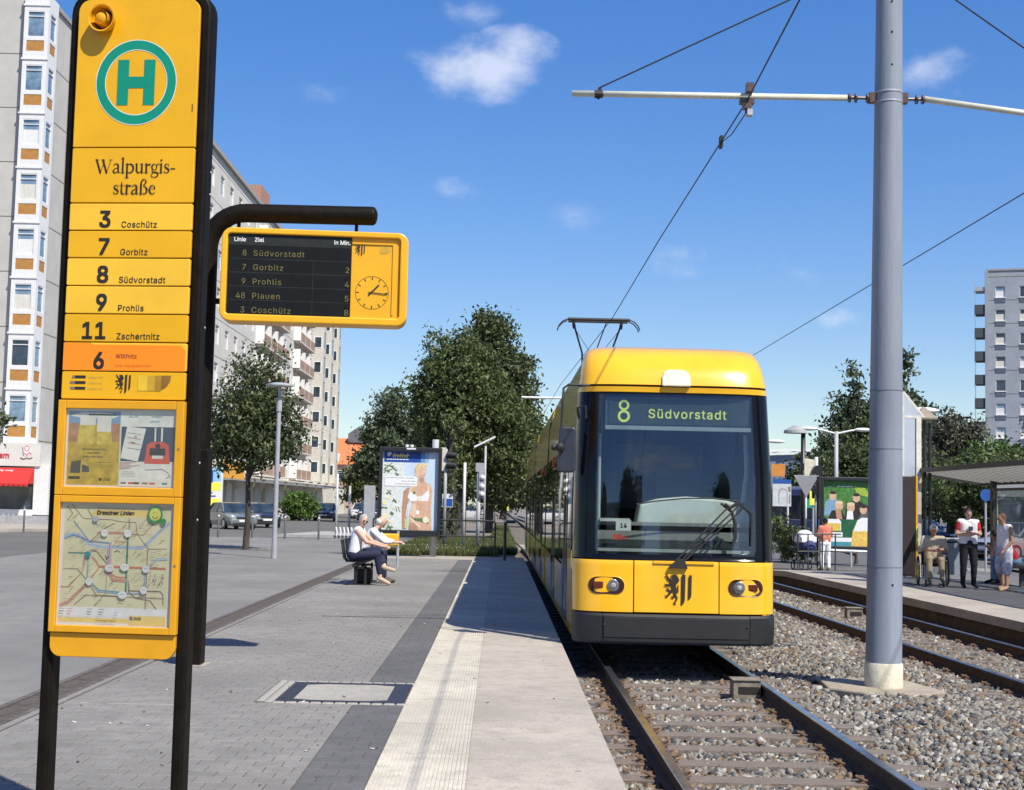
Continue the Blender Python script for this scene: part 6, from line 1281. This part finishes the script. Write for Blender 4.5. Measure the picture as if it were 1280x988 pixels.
# ================================================================== STREET FURNITURE
GRP = mat('grey_pole_paint', (.34, .35, .36), .5, .08, 6)
bo = T('bollard', 'slim grey bollard in front of the silver car', 'bollard', (-10.98, 55.2, .22), 0, 'bollards along the edge of the plaza')
b = MB(mat('bollard_grey', (.10, .10, .11), .5, .1, 8)); b.tube([(0, 0, 0), (0, 0, .96), (0, 0, .99)], [.042, .042, .02], 10); b.build('tube', bo, smooth=True); b = MB(WHT); b.tube([(0, 0, .82), (0, 0, .88)], [.044, .044], 10); b.build('band', bo)
for x, y, lb in ((-9.65, 55.2, 'slim grey bollard in front of the black parked car'), (-8.4, 55.4, 'slim grey bollard right of the tall lamp post'), (-7.0, 54.8, 'slim grey bollard nearest the traffic island'), (-12.6, 58.2, 'slim grey bollard close beside the dark display post')):
    c = copy_tree(bo); c.location = (x, y, .22); c['label'] = lb
for x, lb in ((-20.4, 'dark thin post before the shop awning, left one'), (-19.2, 'dark thin post before the shop awning, nearer the sign')):
    c = copy_tree(bo); c.location = (x, 60.6, .1); c.scale = (1, 1, 1.15); c['label'] = lb
lp = T('plaza_lamp', 'slim grey lamp post with flat disc head beside the street tree', 'street lamp', (-5.86, 36.9, .22)); b = MB(GRP); b.tube([(0, 0, 0), (0, 0, 1.0), (0, 0, 4.2)], [.075, .062, .055], 14); b.build('pole', lp, smooth=True)
b = MB(GRP); b.tube([(0, 0, 4.2), (0, 0, 3.85)], .075, 14); b.tube([(0, 0, 4.2), (0, 0, 4.5)], .04, 10); b.build('collar', lp); b = MB(mat('lamp_disc', (.5, .53, .54), .4)); b.tube([(0, 0, 4.52), (0, 0, 4.56), (0, 0, 4.60)], [.36, .37, .18], 28); b.build('disc_head', lp)
def pole(name, label, x, y, z0, z1, r, m=GRP, cat='post'):
    t = T(name, label, cat, (x, y, z0)); b = MB(m); b.tube([(0, 0, 0), (0, 0, z1-z0)], r, 10); b.build('pole', t, smooth=True); return t
t = pole('sign_pole', 'pale sign pole on the traffic island above striped barrier', -7.3, 63.2, .2, 2.95, .05, mat('pale_pole', (.55, .56, .55), .5)); b = MB(MATS['pale_pole']); b.bar((-.12, 0, 2.55), (.12, 0, 2.35), .03, .02); b.bar((-.12, 0, 2.35), (.12, 0, 2.55), .03, .02); b.build('cross', t)
t = T('striped_barrier', 'row of short white curved bars standing on the traffic island', 'barrier', (-7.25, 62.9, .2))
for k in range(5): b = MB(WHT); b.tube([(k*.17, 0, 0), (k*.17+.03, 0, .15), (k*.17-.02, 0, .38)], .045, 8); b.build('bar', t)
pole('sign_pole', 'thin grey pole behind the seated couple', -7.45, 70, .2, 2.5, .06)
t = pole('sign_pole', 'round sign on a pole left of the advertising board', -5.0, 75, .1, 2.3, .04); b = MB(GRP); b.tube([(0, -.04, 2.0), (0, -.06, 2.0)], .3, 20); b.build('sign_plate', t)
t = T('switch_cabinet', 'narrow grey cabinet left of the advertising board', 'cabinet', (-5.35, 58, .1)); b = MB(GRP); b.box(-.22, .22, -.2, .2, 0, 2.3); b.build('body', t, bevel=.02)
# advertising board
FRM = mat('board_frame_black', (.018, .02, .022), .4, .1, 6)
def board(label, loc, rz, hw_, h, zb):
    t = T('advertising_board', label, 'advertising board', loc, rz); b = MB(FRM); f = .10
    b.box(-hw_, -hw_+f, -.14, .14, zb, zb+h); b.box(hw_-f, hw_, -.14, .14, zb, zb+h); b.box(-hw_+f, hw_-f, -.14, .14, zb, zb+f*1.7); b.box(-hw_+f, hw_-f, -.14, .14, zb+h-f*1.2, zb+h); b.box(-hw_+f, hw_-f, .0, .13, zb+f*1.7, zb+h-f*1.2); b.build('frame', t, bevel=.015)
    return t, -hw_+f, hw_-f, zb+f*1.7, zb+h-f*1.2
bd, x0, x1, z0, z1 = board('large dark framed advertising board with a poster of a blonde model behind the bench', (-2.55, 40, .22), R(3), .89, 2.52, .58)
b = MB(GRP); b.tube([(.70, .22, -.02), (.70, .22, 3.35)], .095, 14); b.build('post', bd, smooth=True); b = MB(WHT); b.tube([(-.12, 0, 3.10), (-.12, 0, 3.18)], .05, 8); b.tube([(.02, 0, 3.10), (.02, 0, 3.18)], .05, 8); b.box(-.12, .14, -.143, -.141, 3.035, 3.075); b.build('top_lamp', bd)
b = MB(mat('side_marker_orange', (.9, .35, .05), .5)); b.box(-.90, -.885, -.05, .05, 2.0, 2.08); b.box(-.90, -.885, -.05, .05, 1.55, 1.75, WHT); b.build('marker', bd)
f = mapper(x0, x1, z0, z1, 85, 605, 100, 850); b = MB(INK); b.step = 4e-5; y = -.005
SKYP = mat('print_pale_sky', (.50, .62, .72), .5, .05, 6); SKP = mat('print_skin', (.58, .37, .25), .5, .10, 9); SKPD = mat('print_skin_shade', (.42, .24, .15), .5, .1, 9); HRP = mat('print_blonde', (.66, .52, .30), .5, .15, 30); WHP = mat('print_white', (.74, .75, .76), .5, .04, 10); LFP = mat('print_leaf', (.10, .17, .06), .5, .3, 20); BLP = mat('print_royal_blue', (.012, .06, .30), .5); YLP = mat('print_yellow', (.80, .70, .10), .5); FLW = mat('print_flower_cream', (.70, .70, .52), .5, .1, 30)
qr(85, 605, 100, 850, SKYP); qr(85, 290, 200, 850, mat('print_floral_white', (.62, .66, .64), .5, .12, 12)); qr(96, 440, 102, 205, BLP); qr(440, 480, 102, 205, mat('print_mid_blue', (.12, .26, .5), .5)); qr(480, 515, 102, 205, mat('print_soft_blue', (.3, .45, .62), .5))
q((125, 115), (160, 108), (168, 125), (140, 150), (125, 145), m=WHP); [b.stroke([f(180+k*21, 156), f(190+k*21, 122+8*(k % 3))], .030, y, YLP) for k in range(7)]; b.stroke([f(178, 140), f(330, 138)], .022, y, YLP); [b.stroke([f(122+k*30, 177), f(142+k*30, 177)], .022, y, WHP) for k in range(7)]
for u, v, r_ in ((140, 240, 34), (185, 265, 26), (120, 285, 22), (215, 315, 14), (150, 490, 20), (205, 570, 16), (110, 640, 18), (180, 690, 14), (120, 790, 30), (160, 825, 24)):
    for k in range(4): a = random.random()*3; ln_ = r_*1.3; b.stroke([f(u-ln_*math.cos(a), v-ln_*math.sin(a)), f(u+ln_*math.cos(a), v+ln_*math.sin(a))], [.008, .035], y, LFP)
for u, v, r_ in ((115, 590, 34), (150, 545, 24), (130, 720, 30), (200, 640, 22), (170, 770, 22)): b.disc(*f(u, v), r_*.0022, y, FLW, 12); b.disc(*f(u, v), r_*.0009, y, YLP, 8)
mm = (x1-x0)/520
# figure
q((280, 840), (275, 640), (285, 480), (330, 440), (345, 470), (330, 640), (320, 840), m=SKPD); q((500, 850), (530, 760), (515, 560), (540, 430), (555, 470), (545, 620), (555, 850), m=SKP)
q((330, 470), (350, 430), (410, 400), (430, 330), (475, 330), (480, 385), (530, 410), (545, 440), (520, 560), (515, 640), (535, 740), (550, 850), (340, 850), (345, 700), (370, 600), m=SKP)
b.disc(*f(450, 285), 44*mm, y, SKP, 18, 62*mm); q((395, 330), (385, 250), (410, 215), (460, 205), (505, 225), (500, 245), (450, 240), (425, 270), (415, 330), m=HRP); q((385, 320), (400, 270), (420, 300), (425, 350), m=HRP)
q((325, 530), (345, 480), (400, 510), (425, 545), (410, 570), (350, 575), m=WHP); q((440, 545), (480, 500), (520, 460), (528, 520), (515, 570), (450, 572), m=WHP); ln(6, WHP, (345, 480), (365, 425)); ln(6, WHP, (515, 470), (510, 410)); b.disc(*f(436, 545), 24*mm, y, FLW, 12); b.disc(*f(385, 495), 14*mm, y, LFP, 8)
q((350, 710), (400, 735), (470, 735), (530, 725), (525, 790), (450, 770), (400, 760), m=LFP); b.disc(*f(500, 750), 30*mm, y, FLW, 12); q((300, 740), (330, 735), (330, 830), (305, 835), m=mat('print_lime', (.45, .52, .2), .5, .2, 30)); ln(10, WHP, (330, 600), (315, 720)); ln(9, WHP, (360, 740), (450, 820)); b.disc(*f(420, 680), 20*mm, y, WHP, 12)
q((340, 850), (350, 770), (400, 790), (440, 850), m=SKPD); qr(108, 408, 338, 432, WHP)
SKH = mat('print_skin_light', (.68, .48, .35), .5, .06, 9); q((436, 345), (470, 350), (472, 385), (450, 400), (430, 380), m=SKPD); q((455, 240), (492, 250), (494, 300), (470, 330), (452, 310), m=SKH); b.stroke([f(468, 312), f(486, 308)], .010, y, REDP); b.stroke([f(462, 268), f(474, 266)], .007, y, INK); b.stroke([f(484, 266), f(492, 268)], .006, y, INK); q((370, 600), (400, 590), (410, 700), (385, 735), (350, 700), m=SKH); q((500, 420), (530, 420), (535, 445), (505, 455), m=SKH); b.stroke([f(452, 600), f(448, 700)], .012, y, SKPD); b.stroke([f(400, 235), f(385, 300)], .014, y, mat('print_hair_shade', (.45, .30, .14), .5)); b.stroke([f(420, 220), f(398, 330)], .010, y, MATS['print_hair_shade']); b.stroke([f(470, 212), f(430, 240)], .010, y, mat('print_hair_light', (.78, .70, .5), .5))
[b.stroke([f(u, v), f(u+w_, v)], .014, y, INKG) for u, v, w_ in ((125, 354, 12), (145, 354, 70), (225, 354, 60), (305, 354, 75), (262, 384, 50), (322, 384, 22), (355, 384, 35), (205, 411, 8), (225, 411, 50), (285, 411, 55), (350, 411, 40))]; ln(5, INK, (190, 560), (215, 590)); ln(5, INK, (215, 625), (230, 675)); ln(5, INK, (240, 630), (258, 680)); b.build('poster_print', bd)
t = T('litter_bin', 'yellow litter bin on a grey post beside the advertising board', 'litter bin', (-2.42, 33.7, .22)); b = MB(mat('bin_yellow', (.85, .45, .02), .4, .05, 5)); b.box(-.40, .04, -.16, .16, .50, .78); b.build('body', t, bevel=.03); b = MB(GALV); b.tube([(.02, 0, 0), (.02, 0, .85)], .032, 10); b.build('post', t)
# railings
RLM = mat('railing_dark', (.035, .045, .04), .5, .15, 10)
t = T('railing', 'dark steel tube railing behind the end of the platform', 'railing', (-.1, 41.1, .2)); b = MB(RLM); b.tube([(0, 0, 0), (0, 0, 1.0), (-.06, 0, 1.06), (-3.6, .4, 1.06)], .026, 8); b.build('rail', t, smooth=True); b = MB(RLM); b.tube([(0, 0, .60), (-3.6, .4, .60)], .02, 8); b.build('mid_rail', t)
for x in (-1.75, -3.6): b = MB(RLM); b.tube([(x, -x*.11, 0), (x, -x*.11, 1.05)], .024, 8); b.build('post', t)
t = T('railing_end_post', 'dark hooked post at the corner of the platform end beside the tram', 'railing', (.18, 38.6, .22)); b = MB(RLM); b.tube([(0, 0, 0), (0, 0, 1.02), (.04, 0, 1.06), (.28, 0, 1.06)], .04, 8); b.build('post', t, smooth=True)
t = T('railing', 'thin grey railing right of the tram in front of the pram', 'railing', (8.75, 41.0, 0)); b = MB(RLM)
b.tube([(0, 0, 1.08), (1.3, .2, 1.10)], .02, 8); b.tube([(0, 0, .58), (1.3, .2, .60)], .016, 8); b.build('rail', t)
for x in (.0, .30, .72, 1.1): b = MB(RLM); b.tube([(x, .05, 0), (x, .05, 1.1)], .022, 8); b.build('post', t)
t = T('guard_rail', 'pale low guard rail below the beer poster', 'railing', (10.5, 45, 0)); b = MB(GALV); b.tube([(0, 0, .52), (3, 0, .46)], .05, 8); b.build('rail', t)
for x in (.8, 2.2): b = MB(GALV); b.tube([(x, 0, 0), (x, 0, .5)], .04, 8); b.build('post', t)
# signals left of the tram
def signal(name, label, x, y, z0, z1, r=.055, m=GRP): return pole(name, label, x, y, z0, z1, r, m, 'traffic signal')
t = signal('traffic_signal', 'traffic signal seen from the side beside the advertising board', -1.86, 48, .1, 3.6); b = MB(mat('signal_cream', (.62, .58, .45), .5)); b.box(-.16, .0, -.05, .3, 2.75, 3.55); b.build('back_board', t); b = MB(FRM)
for z in (2.85, 3.2): b.tube([(.05, -.05, z+.1), (.36, -.1, z+.08)], [.14, .11], 12)
b.build('signal_head', t)
pole('sign_pole', 'plain pale pole in front of the ivy clad trunk', -1.2, 48, .1, 3.15, .05, MATS['pale_pole'])
t = signal('tram_signal', 'grey tram signal with three white lamps on a pale pole', -.71, 48, .1, 3.0, .065, MATS['pale_pole']); b = MB(GRP); b.box(-.12, .18, -.1, .1, 2.75, 3.05); b.box(.0, .16, -.12, .12, 1.85, 2.75); b.build('signal_head', t); b = MB(WHT)
for z in (2.55, 2.25, 1.98): b.ell((.12, -.12, z), (.09, .08, .09), 12, 8)
b.build('signal_lamp', t)
t = pole('small_lamp', 'angled flat panel lamp above the tram signal', -.55, 52, .1, 3.9, .04, GRP, 'street lamp'); b = MB(WHT); b.bar((-.42, 0, 3.75), (.35, 0, 4.15), .28, .06); b.build('panel', t)
t = T('blue_sign', 'small blue and white sign on the ivy clad trunk', 'sign', (-1.95, 53, 1.6)); b = MB(WHT); b.box(-.2, .2, -.02, .02, 0, .5); b.build('plate', t); b = MB(mat('sign_blue', (.02, .08, .30), .4)); b.rect(-.19, .19, .02, .32, -.021); b.build('print', t)
# distant overhead arms beyond the tram
for i, (X, Y, Z) in enumerate(((1.35, 56, 6.05), (.98, 98, 6.05), (1.0, 130, 6.3), (1.0, 165, 6.3))):
    t = T('catenary_mast', ['pale bracket arm over the near track just behind the tram', 'second pale bracket arm over the track beyond the tram', 'third far bracket arm over the track', 'farthest bracket arm over the track'][i], 'mast', (4.0, Y, 0), 0, 'distant overhead masts'); b = MB(MASTM); b.tube([(0, 0, 0), (0, 0, 7.6)], [.16, .12], 14); b.build('pole', t); b = MB(WHT); b.tube([(0, 0, Z), (X-4.55, 0, Z)], .045, 8); b.build('arm', t); b = MB(INK); b.tube([(X-4.3, 0, Z), (X-4.0, 0, Z-.1), (X-3.7, 0, Z-.5)], .03, 6); b.build('steady_arm', t)
for i, (x, y) in enumerate(((.55, 96), (-.35, 118))):
    t = pole('far_pole', ['grey pole on the left of the far track', 'thin grey pole left of the far track in the distance'][i], x, y, 0, 3.6 if i else 4.4, .07); b = MB(mat('lens_yellow', (.8, .75, .1), .4)); b.box(-.2, .1, -.1, -.05, 1.3, 1.75); b.build('plate', t)
# right side: signals, signs, lamps
t = pole('street_lamp', 'dark lamp post with wide conical head right of the tram', 10.83, 50, 0, 4.6, .085, FRM, 'street lamp'); b = MB(mat('lamp_head_grey', (.33, .33, .31), .5)); b.tube([(-.28, 0, 4.52), (-.28, 0, 4.62), (-.28, 0, 4.80)], [.42, .40, .08], 20); b.build('lamp_head', t); b = MB(FRM); b.bar((-.28, 0, 4.60), (.05, 0, 4.55), .06, .06); b.box(-.1, .18, -.1, .12, 3.25, 3.45); b.box(-.1, .18, -.1, .12, 2.8, 3.0); b.build('bracket', t)
t = signal('traffic_signal', 'traffic signal with black heads and cream back board right of the tram', 11.08, 49, 0, 3.65, .06, MATS['pale_pole']); b = MB(MATS['signal_cream']); b.prism([(-.42, 2.85), (-.1, 2.75), (.0, 3.2), (-.05, 3.55), (-.42, 3.6)], -.02, .02); b.build('back_board', t); b = MB(FRM)
for z in (3.2, 2.85, 2.5): b.tube([(.0, .1, z), (.02, -.22, z-.02)], [.16, .17], 14)
b.box(-.12, .16, 0, .16, 2.2, 3.4); b.build('signal_head', t)
t = pole('yield_sign', 'back of a grey triangular yield sign on a thin pole right of the tram', 10.28, 47, 0, 2.95, .035, MATS['pale_pole'], 'road sign'); b = MB(mat('sign_back_grey', (.26, .27, .28), .5, .05, 5)); b.prism([(-.43, 2.95), (.43, 2.95), (.0, 2.2)], -.05, -.03); b.build('sign_plate', t, bevel=.01)
t = pole('road_sign', 'blue and white direction sign with an orange plate beside the tram', 14.0, 68, 0, 2.0, .05, GRP, 'road sign'); b = MB(mat('sign_dull_white', (.5, .51, .52), .5)); b.box(-.75, .15, -.05, 0, 1.95, 3.05); b.build('sign_plate', t); b = MB(MATS['sign_blue']); b.rect(-.75, .15, 3.05, 3.25, -.06); b.use(INKG); b.stroke([(-.45, 2.1), (-.45, 2.6), (-.38, 2.75), (-.25, 2.8), (-.12, 2.75), (-.05, 2.6), (-.05, 2.1)], .03, -.052); b.stroke([(.07, 2.1), (.07, 2.5)], .05, -.052); b.rect(-.0, .12, 2.65, 2.9, -.052); b.build('sign_print', t); b = MB(mat('sign_orange_board', (.55, .22, .04), .5)); b.box(-.8, -.15, .02, .06, 3.4, 4.0); b.build('orange_plate', t)
def twin(label, x, y, h, arms, gr): 
    t = pole('street_lamp', label, x, y, 0, h, .09, GRP, 'street lamp'); t['group'] = gr
    for a in arms: b = MB(WHT); b.tube([(0, 0, h-.1), (a*.6, 0, h+.05), (a*.9, 0, h+.10)], .04, 8); b.build('arm', t); b = MB(WHT); b.ell((a*1.15, 0, h+.10), (.42, .14, .09), 12, 8); b.build('lamp_head', t, smooth=True)
twin('white double armed street lamp above the beer poster', 14.9, 62, 5.3, (-1.05, 1.05), 'white armed street lamps'); twin('white single arm street lamp showing beside the tram roof', 11.2, 63, 4.75, (1.05,), 'white armed street lamps'); twin('white armed street lamp behind the pale lantern box', 10.2, 36.5, 4.35, (.75,), 'white armed street lamps')
t = T('bus', 'blue and white bus behind the traffic signals', 'bus', (17.6, 82, .0), R(-75)); b = MB(P('bus_blue', (.02, .09, .30))); b.box(-4.5, 4.5, -1.2, 1.2, .3, 1.3); b.box(-4.5, 4.5, -1.2, 1.2, 2.6, 3.0); b.build('body', t, bevel=.08); b = MB(GLD); b.box(-4.45, 4.45, -1.18, 1.18, 1.3, 2.6); b.build('window', t); b = MB(WHT); b.box(-4.5, 4.5, -1.1, 1.1, 3.0, 3.15); b.build('roof', t)
for x in (-3, 3):
    for s_ in (-1, 1): b = MB(BLK); b.tube([(x, s_*1.0, .45), (x, s_*1.22, .45)], .45, 16); b.build('wheel', t)
t = T('green_kiosk_sign', 'small green sign on a pole behind the dark lamp post', 'sign', (15.4, 70, 0)); b = MB(mat('sign_green', (.02, .30, .16), .5)); b.box(-.35, .35, -.03, .03, 1.9, 2.35); b.build('plate', t); b = MB(GRP); b.tube([(.3, .05, 0), (.3, .05, 2.3)], .04, 8); b.build('pole', t)
t = T('yellow_sign', 'small yellow sign left of the beer poster', 'sign', (13.0, 58, 0)); b = MB(mat('sign_lemon', (.8, .75, .08), .5)); b.box(-.16, .16, -.03, .03, 2.0, 2.6); b.build('plate', t); b = MB(GRP); b.tube([(0, .05, 0), (0, .05, 2.5)], .04, 8); b.build('pole', t)
bd, x0, x1, z0, z1 = board('advertising board with a green beer poster of five people beyond the far platform', (11.5, 46, 0), R(-2), .96, 2.42, .47)
b = MB(FRM); b.tube([(-.87, .0, 0), (-.87, .0, .5)], .06, 8); b.tube([(.87, 0, 0), (.87, 0, .5)], .06, 8); b.tube([(-1.05, 0, 0), (-1.05, 0, 2.9)], .03, 8); b.build('post', bd)
f = mapper(x0, x1, z0, z1, 375, 660, 300, 690); b = MB(INK); b.step = 4e-5; y = -.005; mm = (x1-x0)/285
GP = mat('print_beer_green', (.015, .12, .04), .5, .3, 9, var2=(.10, .30, .04)); qr(375, 660, 300, 690, GP); qr(375, 660, 625, 690, WHP); qr(375, 660, 665, 690, TEALP); pt('auf die', 398, 340, 16, WHP, .02, .2); [b.stroke([f(u, 334), f(u+16, 334)], .03, y, WHP) for u in (452, 474, 496, 518)]
q((540, 330), (600, 340), (640, 400), (560, 380), m=mat('print_light_leaf', (.3, .42, .05), .5, .3, 20)); q((380, 510), (385, 430), (410, 405), (450, 410), (460, 510), m=mat('print_blue_shirt', (.18, .32, .45), .5)); q((400, 530), (420, 480), (470, 470), (500, 530), m=INK); q((490, 540), (500, 430), (560, 415), (620, 450), (660, 460), (660, 520), m=INK); q((560, 530), (590, 480), (660, 470), (660, 530), m=mat('print_grey_cloth', (.10, .10, .11), .5))
for u, v, r_ in ((427, 390, 20), (554, 400, 20), (461, 450, 22), (524, 458, 22), (592, 470, 20)): b.disc(*f(u, v), r_*mm, y, SKP, 14, r_*1.25*mm); b.disc(*f(u, v-r_*.9), r_*mm, y, DKH if r_ < 22 else HRP, 12, r_*.45*mm)
q((440, 470), (470, 470), (480, 540), (450, 540), m=SKPD); q((505, 480), (535, 480), (540, 540), (500, 540), m=WHP); qr(380, 620, 530, 640, mat('print_deep_green', (.01, .10, .04), .5))
q((383, 600), (383, 545), (395, 530), (460, 530), (472, 545), (472, 600), m=WHP); qr(388, 468, 555, 600, BEER2); qr(385, 480, 608, 635, WHP); q((525, 690), (535, 600), (560, 535), (585, 518), (625, 520), (655, 560), (655, 690), m=mat('print_amber', (.68, .45, .1), .5, .2, 20)); q((540, 600), (560, 535), (585, 518), (625, 520), (650, 560), (650, 600), m=WHP); b.stroke([f(560, 620), f(600, 650), f(640, 600)], .02, y, YLP); b.stroke([f(600, 590), f(600, 660)], .02, y, YLP); b.build('poster_print', bd)
# far platform: cabinet, lantern box, shelter
t = T('timetable_cabinet', 'tall dark brown timetable cabinet with yellow edge on the far platform', 'cabinet', (9.0, 31.2, .22)); b = MB(mat('cabinet_brown', (.035, .028, .022), .5, .1, 6)); b.box(-.30, .24, -.12, .18, .16, 2.36); b.build('body', t, bevel=.01); b = MB(YELF); b.box(.242, .285, -.13, .18, .12, 2.38); b.build('edge_trim', t); b = MB(mat('trim_lime', (.7, .7, .1), .4)); b.box(.243, .290, -.14, -.12, .85, 1.25); b.build('marker', t)
t = T('lantern_pillar', 'pale grey framed pillar with pointed top and pyramid lantern behind the mast', 'pillar', (9.82, 33.2, .22)); b = MB(mat('pillar_panel', (.42, .47, .52), .4, .05, 2)); b.box(-.24, .02, -.05, .05, 2.4, 3.78); b.prism([(-.24, 4.36), (-.24, 3.78), (.22, 3.78)], -.05, .05); b.build('panel', t); b = MB(mat('pillar_frame', (.62, .60, .52), .5)); b.box(.05, .17, -.06, .06, .05, 3.80); b.box(-.28, -.24, -.06, .06, 2.3, 4.4); b.bar((-.26, 0, 4.42), (.26, 0, 3.80), .1, .06); b.box(-.28, .17, -.055, .055, 3.80, 3.86); b.build('frame', t)
b = MB(FRM); b.tube([(.32, .2, 0), (.32, .2, 3.75)], .045, 8); b.tube([(.45, .2, 0), (.45, .2, 3.7)], .04, 8); b.build('pipe', t); b = MB(mat('lantern_brown', (.22, .18, .14), .6)); b.tube([(.30, .2, 3.78), (.30, .2, 3.82), (.30, .2, 4.08)], [.36, .36, .04], 4); b.build('lantern_roof', t)
sh_ = T('platform_shelter', 'passenger shelter with dark sloping slatted glass roof on the far platform', 'shelter', (10.0, 28, .22)); SHM = mat('shelter_brown', (.04, .034, .03), .5, .1, 8)
A = lambda x, y, dz=0: (x, y, 2.56-.26*x/1.75+dz)
b = MB(SHM)
for p, q_ in ((A(0, -6), A(0, 6)), (A(1.75, -6), A(1.75, 6)), (A(0, -6), A(1.75, -6)), (A(0, 6), A(1.75, 6))): b.bar(p, q_, .08, .10)
b.build('roof_frame', sh_); SLT = MB(mat('roof_slat_grey', (.30, .29, .27), .5, .1, 8)); SLT.bar(A(.04, 0), A(1.72, 0), .10, .03); SLT = SLT.mesh('roof_slat')
for k in range(29): link('roof_slat', SLT, sh_, (0, -5.75+k*.41, 0))
b = MB(glassmat('smoked_roof_glass', (.80, .79, .76), .03)); b.add([A(.04, -5.95, .04), A(1.71, -5.95, .04), A(1.71, 5.95, .04), A(.04, 5.95, .04)], [(0, 1, 2, 3)]); b.build('roof_glass', sh_)
for y_ in (-5.5, -2.5, 1.2, 4.6): b = MB(SHM); b.box(1.45, 1.57, y_-.06, y_+.06, 0, 2.33); b.build('post', sh_)
for y0_, y1_ in ((-5.4, -2.6), (-2.4, 1.1), (1.3, 4.5)): b = MB(MATS['clear_glass']); b.box(1.50, 1.51, y0_, y1_, .35, 2.1); b.build('back_pane', sh_); b = MB(SHM); b.box(1.48, 1.53, y0_, y1_, .28, .34); b.box(1.48, 1.53, y0_, y1_, 2.1, 2.16); b.build('pane_rail', sh_)
t = T('shelter_bench', 'low bench inside the far shelter under the person in red', 'bench', (11.3, 31.4, .22)); b = MB(SHM); b.box(-.05, .4, -.9, .9, .40, .45); b.build('seat', t)
for y_ in (-.7, .7): b = MB(SHM); b.box(.1, .2, y_-.03, y_+.03, 0, .40); b.build('leg', t)
t = T('railing', 'grey railing panel behind the wheelchair on the far platform', 'railing', (10.2, 33.5, .22)); b = MB(GRP); b.tube([(-.6, 0, .95), (1.0, 0, .95)], .03, 8); b.build('rail', t)
for x in (-.5, .15, .9): b = MB(GRP); b.tube([(x, 0, 0), (x, 0, .95)], .025, 8); b.build('post', t)
b = MB(mat('railing_panel', (.22, .25, .28), .4)); b.box(.2, .85, -.01, .01, .1, .85); b.build('panel', t)
t = T('blue_sign', 'small blue round sign behind the far shelter', 'sign', (14.6, 42, 0)); b = MB(MATS['sign_blue']); b.tube([(0, 0, 2.35), (0, -.03, 2.35)], .18, 18); b.build('plate', t); b = MB(GRP); b.tube([(0, .04, 0), (0, .04, 2.3)], .035, 8); b.build('pole', t)
sheet('far_kerb', [(13.2, 42.55), (60, 42.55), (60, 42.9), (13.2, 42.9)], .12, MATS['kerb_concrete'], .2)

# --- what stands behind the viewer and shows in the windscreen
for x, y, hh, lb in ((1.5, -46, 19, 'tall tree on the street side behind the viewer'), (19.5, -52, 20, 'tall tree on the far side behind the viewer'), (-16, -40, 15, 'broad tree at the plaza edge behind the viewer')):
    tree('rear_tree', lb, (x, y, 0), 5, .35, [(0, 0, hh*.62, 3.4, 3.2, hh*.36), (-1.5, 0, hh*.45, 3, 3, hh*.25), (1.5, 0, hh*.45, 3, 3, hh*.25)], 16000, .30, LG, .6)
for x, y, w_, h_, lb in ((9, -150, 5, 42, 'slim pale tower block behind the viewer'), (24, -170, 12, 30, 'pale apartment slab behind the viewer'), (-45, -120, 40, 24, 'long pale block across the plaza behind the viewer')):
    t = T('rear_building', lb, 'building', (x, y, 0)); b = MB(PANELR); b.box(0, w_, -12, 0, 0, h_); b.build('wall', t); b = MB(GLD)
    for i in range(int(w_/2.5)):
        for k in range(int(h_/3)): b.box(.6+i*2.5, 1.9+i*2.5, 0, .03, 1+k*3, 2.4+k*3)
    tag(b.build('window_glass', t), kind='stuff')
